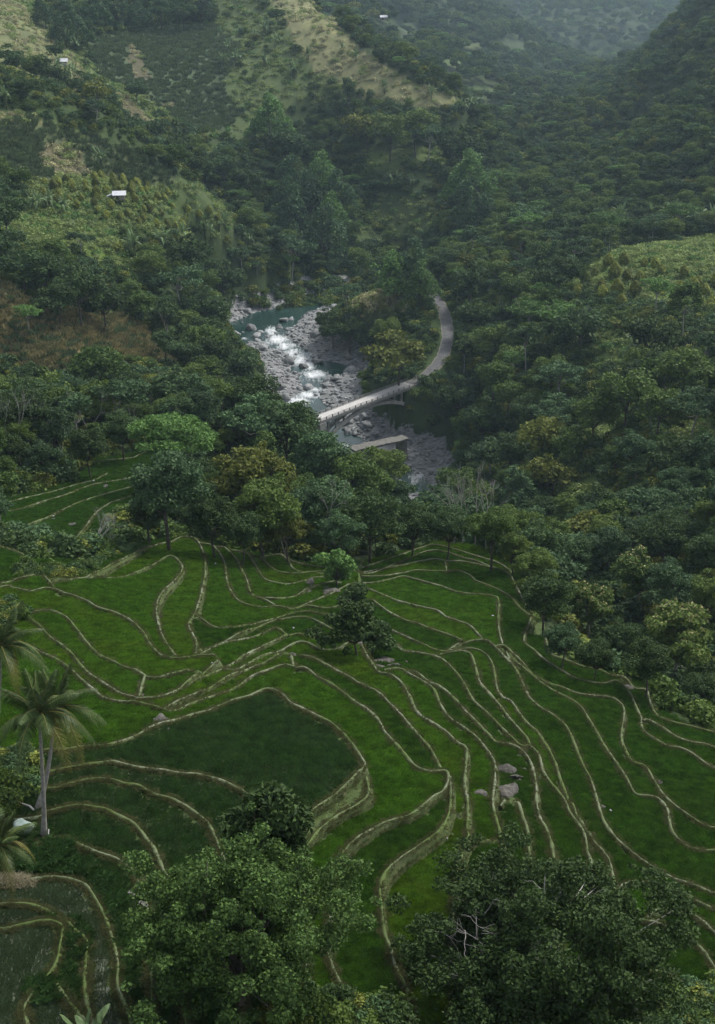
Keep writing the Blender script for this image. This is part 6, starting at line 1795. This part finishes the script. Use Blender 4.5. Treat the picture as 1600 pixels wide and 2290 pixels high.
# ---- rocks lying in the terraces
for (px_, py_, w, lb) in [(362, 1618, 46, 'grey rock on the upper edge of the big paddy'), (338, 1626, 22, 'small rock beside the big paddy edge'), (690, 1312, 32, 'brown rock left of the light green tree'), (738, 1326, 58, 'wide brown rock under the light green tree'),
                          (872, 1480, 66, 'wide brown rock right of the dark tree amid the terraces'), (845, 1487, 40, 'brown rock touching the wide one below the dark tree'), (802, 1458, 44, 'grey stones at the foot of the dark tree'), (826, 1462, 24, 'dark stone at the foot of the dark tree'),
                          (1140, 1768, 62, 'large grey rock between narrow paddies'), (1072, 1776, 34, 'grey rock left of the large one between paddies'), (1128, 1722, 52, 'sloping rock above the large grey rock'), (1155, 1742, 36, 'rock slab right of the sloping rock'), (1235, 1756, 42, 'brown rock on a bund right of the narrow paddies'),
                          (1346, 1790, 30, 'dark rock on a bund with pale stone beside it'), (1437, 1712, 26, 'left one of two boulders at the right'), (1475, 1743, 25, 'right one of two boulders at the right'), (1578, 1763, 20, 'pale boulder near the right picture edge'), (1400, 1546, 32, 'stones at the outer corner of the right terraces'),
                          (1205, 1420, 16, 'stone on the outer right bund'), (344, 1452, 22, 'stones in the terrace wall left of centre'), (438, 1455, 26, 'stones where two bunds meet left of centre'), (315, 1548, 24, 'pale stones on a small dam between paddies'), (655, 1482, 26, 'stones where bunds meet near the middle'), (985, 1868, 18, 'pale stone on the curving bund, lower middle'),
                          (235, 1091, 18, 'dark rock on the upper stream-side terrace wall'), (118, 1163, 17, 'rock on the lower stream-side terrace wall'), (157, 1176, 30, 'flat dark rock in the stream-side paddy'), (52, 1192, 30, 'rocks at the corner of the stream-side terraces'), (72, 1216, 40, 'large round boulder by the stream'), (30, 1222, 26, 'boulder in the stream bank at left'), (110, 1232, 22, 'small boulder in the stream'), (150, 1243, 20, 'flat stone in the stream'), (10, 1230, 20, 'stone at the left end of the stream'), (185, 1195, 20, 'stone at the foot of the dead tree')]:
    far = py_ < 1225
    g = to_ground([(px_, py_)], HB if far else HA)[0]
    r = w * np.hypot(g[1], g[2]) / FPX / 2 * 1.1
    boulder(g[0], g[1], float(floor_z(g[0], g[1])) + 0.05 * r, r, lb, None, BLDF, 'rock', 0.7, 'rock')
    if w >= 30 and not far:
        for q in range(5):
            xx_, yy_ = g[0] + rng.normal() * r * 0.9, g[1] + rng.normal() * r * 1.2; rr_ = r * rng.uniform(.16, .42)
            boulder(xx_, yy_, float(floor_z(xx_, yy_)) + 0.1 * rr_, rr_, 'small stone lying by the ' + ' '.join(lb.split()[:6]), 'small stones by the ' + ' '.join(lb.split()[:6]), BLDF, 'stone', 0.8, 'stone')
m_white = simple_mat('white_stone', (0.32, 0.32, 0.30), (0.5, 0.5, 0.48), 4)
WST = [sphere_mesh('stone', 1.0, m_white, 2, 0.3, 97 + k, 0.7) for k in range(2)]
for (px_, py_) in [(87, 1409), (186, 1484), (178, 1528), (482, 1265), (657, 1415), (395, 1735), (970, 1362), (1102, 1385), (1492, 1682), (1268, 1642), (1000, 1880), (1366, 1806), (210, 1078), (120, 1158), (475, 1497), (1040, 1695)]:
    far = py_ < 1225
    g = to_ground([(px_, py_)], HB if far else HA)[0]
    r = 2.8 * np.hypot(g[1], g[2]) / FPX
    boulder(g[0], g[1], float(floor_z(g[0], g[1])) + 0.3, r, 'small white stone lying on a terrace bund', 'white stones on the bunds', WST, 'stone', 1.0, 'stone')

# ---- huts
def hut(loc, rz, sc, label, lean):
    o = thing('farm_hut', loc, label, 'hut', None, rz, sc)
    W_, D_, hw, st = 4.6, 3.4, 2.2, 0.7
    for sx in (-1, 1):
        for sy in (-1, 1):
            link('post', MB().box((sx * (W_ / 2 - .1), sy * (D_ / 2 - .1), (st + hw) / 2 - .3), (0.16, 0.16, st + hw + .6)).mesh('post', m_plank), o)
    link('floor', MB().box((0, 0, st), (W_, D_, 0.12)).mesh('floor', m_plank), o)
    for (cx_, cy_, a, b) in ((0, -D_ / 2 + .05, W_ - .2, .06), (0, D_ / 2 - .05, W_ - .2, .06)):
        n_ = 9
        for k in range(n_):
            link('plank', MB().box((cx_ - a / 2 + a * (k + .5) / n_, cy_, st + hw / 2), (a / n_ - .03, b, hw)).mesh('plank', m_plank), o)
    for sx in (-1, 1):
        link('wall', MB().box((sx * (W_ / 2 - .05), 0, st + hw / 2), (.06, D_ - .2, hw)).mesh('wall', m_plank), o)
    link('door', MB().box((-0.9, -D_ / 2 - .02, st + .9), (0.8, .05, 1.7)).mesh('door', m_darkin), o)
    zt = st + hw + 1.5; ze = st + hw - 0.05
    for sy in (-1, 1):
        n_ = 6
        for k in range(n_):
            x0 = -W_ / 2 - .6 + (W_ + 1.2) * k / n_; x1 = x0 + (W_ + 1.2) / n_ + .05
            dz_ = 0.012 * (k % 2)
            V = [(x0, 0, zt + dz_), (x1, 0, zt + dz_), (x1, sy * (D_ / 2 + .8), ze + dz_), (x0, sy * (D_ / 2 + .8), ze + dz_)]
            V += [(a, b, c - .03) for a, b, c in V]
            link('roof_sheet', MB().add(V, [(0, 1, 2, 3), (7, 6, 5, 4), (0, 4, 5, 1), (1, 5, 6, 2), (2, 6, 7, 3), (3, 7, 4, 0)]).mesh('roof_sheet', m_tin), o)
    if lean:
        V = [(-W_ / 2 - .5, -1.6, ze + .4), (-W_ / 2 - .5, 1.6, ze + .4), (-W_ / 2 - 3.0, 1.6, ze - .5), (-W_ / 2 - 3.0, -1.6, ze - .5)]
        V += [(a, b, c - .04) for a, b, c in V]
        link('lean_to_roof', MB().add(V, [(0, 1, 2, 3), (7, 6, 5, 4), (0, 4, 5, 1), (1, 5, 6, 2), (2, 6, 7, 3), (3, 7, 4, 0)]).mesh('lean_to_roof', m_tin), o)
        for sy in (-1, 1):
            link('post', MB().box((-W_ / 2 - 2.8, sy * 1.4, (ze - .6) / 2), (.12, .12, ze - .3)).mesh('post', m_plank), o)
    return o
hut((HUT1[0], HUT1[1], ground_z(HUT1[0], HUT1[1]) + CZ), 0.12, 0.9, 'white tin-roofed hut with lean-to among orchard bushes', True)
g = to_ground([(141, 150)], H)[0]
hut((g[0], g[1], ground_z(g[0], g[1]) + CZ), 0.1, 1.0, 'small hut with pale tin roof on the upper left spur', False)
for (px_, py_, lb) in [(858, 50, 'tiny white house on the far hillside'), (1345, 70, 'tiny pale house far up the valley')]:
    g = to_ground([(px_, py_)], H)[0]
    hut((g[0], g[1], ground_z(g[0], g[1]) + CZ + 1), 0.2, 1.3, lb, False)

# ---- motorcycle with rider where the bridge meets the road, guard posts
m_black = simple_mat('black_rubber', (0.015, 0.015, 0.015), (0.03, 0.03, 0.03), 3)
m_red = simple_mat('dark_red_paint', (0.10, 0.02, 0.02), (0.14, 0.03, 0.03), 3, 0.4)
m_skin = simple_mat('skin', (0.25, 0.14, 0.09), (0.32, 0.19, 0.13), 5)
m_cloth = simple_mat('white_shirt', (0.45, 0.46, 0.48), (0.62, 0.63, 0.65), 4)
mp0 = ROAD_R[3]; md_ = ROAD_R[6] - ROAD_R[3]
mz = math.atan2(md_[1], md_[0])
off = np.array([-math.sin(mz), math.cos(mz), 0]) * 1.2
ml = (mp0[0] + off[0], mp0[1] + off[1], mp0[2] + CZ + 0.06)
mo = thing('motorcycle', ml, 'dark motorcycle at the far end of the bridge', 'motorcycle', rz=mz)
def torus(r, t):
    mb = MB(); mb.tube([(math.cos(a) * r, 0, math.sin(a) * r) for a in np.linspace(0, 2 * math.pi, 17)], t, 6, False); return mb.mesh('wheel', m_black, True)
for x_ in (-0.62, 0.62):
    link('wheel', torus(0.26, 0.055), mo, (x_, 0, 0.31))
mb = MB(); mb.tube([(-0.62, 0, .31), (-0.3, 0, .45), (0.1, 0, .5), (0.45, 0, .75), (0.62, 0, .31)], [.04, .09, .12, .06, .035], 6); link('body', mb.mesh('body', m_red, True), mo)
mb = MB(); mb.tube([(-0.62, 0, .72), (-0.2, 0, .74), (0.1, 0, .72)], [.08, .12, .1], 6); link('seat', mb.mesh('seat', m_black, True), mo)
mb = MB(); mb.tube([(0.38, -.32, 1.0), (0.45, 0, .92), (0.38, .32, 1.0)], .022, 5); link('handlebar', mb.mesh('handlebar', m_black, True), mo)
def skin_person(name, joints, edges, rad, loc, rz, mat, label):
    me = bpy.data.meshes.new(name); me.from_pydata(joints, edges, [])
    o = link(name, me, None, loc, None, label, 'person'); o.rotation_euler = (0, 0, rz)
    sk = o.modifiers.new('skin', 'SKIN'); o.modifiers.new('sub', 'SUBSURF').levels = 1; o.modifiers['sub'].render_levels = 1
    for i, r in enumerate(rad): me.skin_vertices[0].data[i].radius = (r, r)
    me.skin_vertices[0].data[0].use_root = True
    me.materials.append(mat); return o
pj = [(-0.18, 0, .85), (-0.14, 0, 1.1), (-0.08, 0, 1.36), (-0.05, 0, 1.46), (-0.02, 0, 1.56), (-0.02, 0, 1.68), (-0.08, .19, 1.34), (0.12, .27, 1.12), (0.36, .28, 1.02), (-0.08, -.19, 1.34), (0.12, -.27, 1.12), (0.36, -.28, 1.02), (-0.14, .11, .82), (0.24, .17, .76), (0.10, .17, .36), (0.24, .17, .30), (-0.14, -.11, .82), (0.24, -.17, .76), (0.10, -.17, .36), (0.24, -.17, .30)]
pe = [(0, 1), (1, 2), (2, 3), (3, 4), (4, 5), (2, 6), (6, 7), (7, 8), (2, 9), (9, 10), (10, 11), (0, 12), (12, 13), (13, 14), (14, 15), (0, 16), (16, 17), (17, 18), (18, 19)]
pr = [.15, .14, .15, .06, .10, .11, .075, .055, .045, .075, .055, .045, .1, .08, .055, .045, .1, .08, .055, .045]
rider = skin_person('person', pj, pe, pr, ml, mz, m_cloth, 'person in a pale shirt riding the motorcycle by the bridge')
link('head', sphere_mesh('head', 0.125, m_skin, 2), rider, (-0.02, 0, 1.64)); link('helmet', sphere_mesh('helmet', 0.15, m_black, 2), rider, (-0.035, 0, 1.70))
for q in range(4):
    p = BRIDGE_B + (BRIDGE_B - BRIDGE_A) / LBR * (3.6 - 2.6 * q); nrm_ = np.array([-math.sin(ang), math.cos(ang), 0])
for (px_, py_) in [(868, 862), (880, 857), (892, 851)]:
    g = to_ground([(px_, py_)], H)[0]
    mb = MB(); mb.box((0, 0, .5), (.26, .26, 1.5)); mb.box((0, 0, 1.3), (.34, .34, .12))
    link('guard_post', mb.mesh('guard_post', m_white), None, (g[0], g[1], ground_z(g[0], g[1]) + CZ), None, 'white guard post behind the far railing of the bridge', 'post', 'guard posts by the bridge')

# ---- odds and ends at the lower left
g = to_ground([(52, 1862)], HA)[0]
m_sack = simple_mat('pale_plastic_sheet', (0.22, 0.30, 0.26), (0.40, 0.47, 0.43), 2.5, 0.4, 0.5, 0.1, 0.4)
o = link('covered_heap', sphere_mesh('covered_heap', 0.85, m_sack, 3, 0.35, 5, 0.85), None, (g[0], g[1], floor_z(g[0], g[1]) + CZ + 0.4), None, 'pale plastic-covered heap beside the straight palm', 'heap'); o.scale = (1.1, .8, .9)
def pole(a, b, r, za, zb, label, name='pole', mat=None, cat='pole', Hf=None, rough_=0.0):
    ga = to_ground([a], Hf if Hf is not None else HA)[0]; gb = to_ground([b], Hf if Hf is not None else HA)[0]
    pa = np.array([ga[0], ga[1], floor_z(ga[0], ga[1]) + CZ + za]); pb = np.array([gb[0], gb[1], floor_z(gb[0], gb[1]) + CZ + zb])
    mb = MB(); d_ = pb - pa
    mb.tube([(0, 0, 0), d_ * .33 + rng.normal(size=3) * rough_, d_ * .66 + rng.normal(size=3) * rough_, d_], [r, r * .95, r * .9, r * .8], 7)
    link(name, mb.mesh(name, mat or M_DEAD, True), None, tuple(pa), None, label, cat)
pole((-30, 1236), (46, 1206), 0.11, 0.5, 0.9, 'pale bamboo pole slanting over the stream at the left edge', Hf=HB)
pole((62, 1207), (133, 1230), 0.10, 0.9, 0.4, 'pale bamboo pole running down from the terrace corner', Hf=HB)
pole((14, 1775), (50, 1786), 0.09, .2, .2, 'upper fallen log left of the palms', 'log', M_DEAD, 'log', None, .05)
pole((36, 1794), (76, 1816), 0.10, .2, .15, 'long fallen log beside the palm bases', 'log', M_DEAD, 'log', None, .05)
pole((22, 1796), (44, 1784), 0.06, .2, .3, 'short branch lying across the fallen logs', 'log', M_DEAD, 'log', None, .05)
pole((108, 1880), (111, 1868), 0.04, .1, .5, 'short white stick at the foot of the straight palm', 'stick', m_white, 'stick')
def slab(px_, py_, d_, rz, tilt, label):
    g = to_ground([(px_, py_)], HA)[0]
    mb = MB(); mb.box((0, 0, 0), d_)
    o = link('concrete_slab', mb.mesh('concrete_slab', m_dirty), None, (g[0], g[1], floor_z(g[0], g[1]) + CZ + .35), None, label, 'slab'); o.rotation_euler = (tilt, tilt * .6, rz)
slab(300, 2012, (0.9, .28, .08), -.55, .05, 'upper concrete slab of the broken channel left of the big tree')
slab(322, 2034, (0.9, .3, .08), -.75, .05, 'lower concrete slab of the broken channel left of the big tree')
# straw heap
g = to_ground([(20, 1975)], HA)[0]
m_straw = leaf_mat('straw', (0.14, 0.125, 0.075), (0.26, 0.235, 0.15))
rg = np.random.default_rng(8); V = []; F = []; c = 0
for q in range(1500):
    a = rg.uniform(0, 6.28); r_ = rg.random() ** .5
    p = np.array([math.cos(a) * r_ * 2.0, math.sin(a) * r_ * .9, .5 * (1 - r_ ** 2) + rg.normal() * .05]); d_ = unit(rg.normal(size=3) * (1, 1, .35)) * rg.uniform(.2, .5); s_ = unit(np.cross(d_, (0, 0, 1.))) * .012
    V += [p - s_, p + s_, p + d_ + s_, p + d_ - s_]; F.append((c, c + 1, c + 2, c + 3)); c += 4
me = bpy.data.meshes.new('straw_heap'); me.from_pydata([tuple(v) for v in V], [], F); me.materials.append(m_straw)
link('straw_heap', me, None, (g[0], g[1], floor_z(g[0], g[1]) + CZ), None, 'heap of dry straw at the left edge', 'straw heap')

# ---- rank growth between the terraces
def poly_points(poly, n):
    P = np.array(poly, float); q = np.stack([rng.uniform(P[:, 0].min(), P[:, 0].max(), n), rng.uniform(P[:, 1].min(), P[:, 1].max(), n)], 1)
    q = q[in_poly(q[:, 0], q[:, 1], poly)]
    g = to_ground(q, HA); g[:, 2] = floor_z(g[:, 0], g[:, 1]) + CZ
    return g
REEDS = [[(0, 1905), (60, 1890), (130, 1900), (170, 1925), (230, 1950), (200, 1965), (90, 1950), (0, 1955)], [(190, 1960), (250, 1975), (290, 2010), (270, 2060), (220, 2040), (200, 2000)], [(105, 2050), (180, 2060), (200, 2100), (190, 2160), (140, 2190), (140, 2100)], [(100, 1890), (150, 1890), (165, 1915), (110, 1915)], [(240, 2060), (300, 2070), (300, 2160), (270, 2240), (260, 2150)], [(60, 2210), (110, 2180), (190, 2200), (180, 2240), (80, 2260)]]
P = np.vstack([poly_points(q, 110) for q in REEDS])
scatter('tall_grass', P, 'reed_tuft', rng, 0.35, 0.75, label='tall rank grass between the lowest paddies at left', cat='grass')
SHR = [[(20, 1290), (60, 1272), (150, 1268), (238, 1258), (232, 1282), (100, 1296)], [(205, 1245), (250, 1215), (310, 1212), (300, 1232), (240, 1258)], [(-20, 1690), (70, 1690), (85, 1760), (40, 1800), (-20, 1840)], [(640, 2215), (780, 2235), (900, 2262), (900, 2310), (600, 2310)], [(1500, 2240), (1620, 2200), (1620, 2320), (1450, 2320)], [(-20, 1360), (50, 1365), (60, 1400), (-20, 1420)]]
P = np.vstack([poly_points(q, 150) for q in SHR])
scatter('terrace_shrubs', P, 'shrub', rng, 0.25, 0.6, label='low leafy shrubs on the rough banks of the terraces', cat='shrubs')
g = to_ground([(215, 2400)], HA)[0]
banana_plant((g[0], g[1], floor_z(g[0], g[1]) + CZ), 'banana plant at the bottom edge, left of the creeper-clad tree', None, 1.0, 77)
# ---------------------------------------------------------------- haze: one closed box of pale, even air
mh, nt, out = new_mat('haze_air')
pv = nt.nodes.new('ShaderNodeVolumePrincipled')
pv.inputs['Color'].default_value = (0.62, 0.84, 1.0, 1)
pv.inputs['Density'].default_value = 0.00008
pv.inputs['Anisotropy'].default_value = 0.3
nt.links.new(pv.outputs[0], out.inputs['Volume'])
mh.cycles.homogeneous_volume = True if hasattr(mh.cycles, 'homogeneous_volume') else None
_zmin, _zmax = H.min() + CZ - 1.0, H.max() + CZ + 25.0
mb = MB(); mb.box((0, 3700, (_zmin + _zmax) / 2), (11000, 8400, _zmax - _zmin))
link('haze', mb.mesh('haze', mh), kind='stuff', label='thin bluish haze filling the valley', cat='haze')
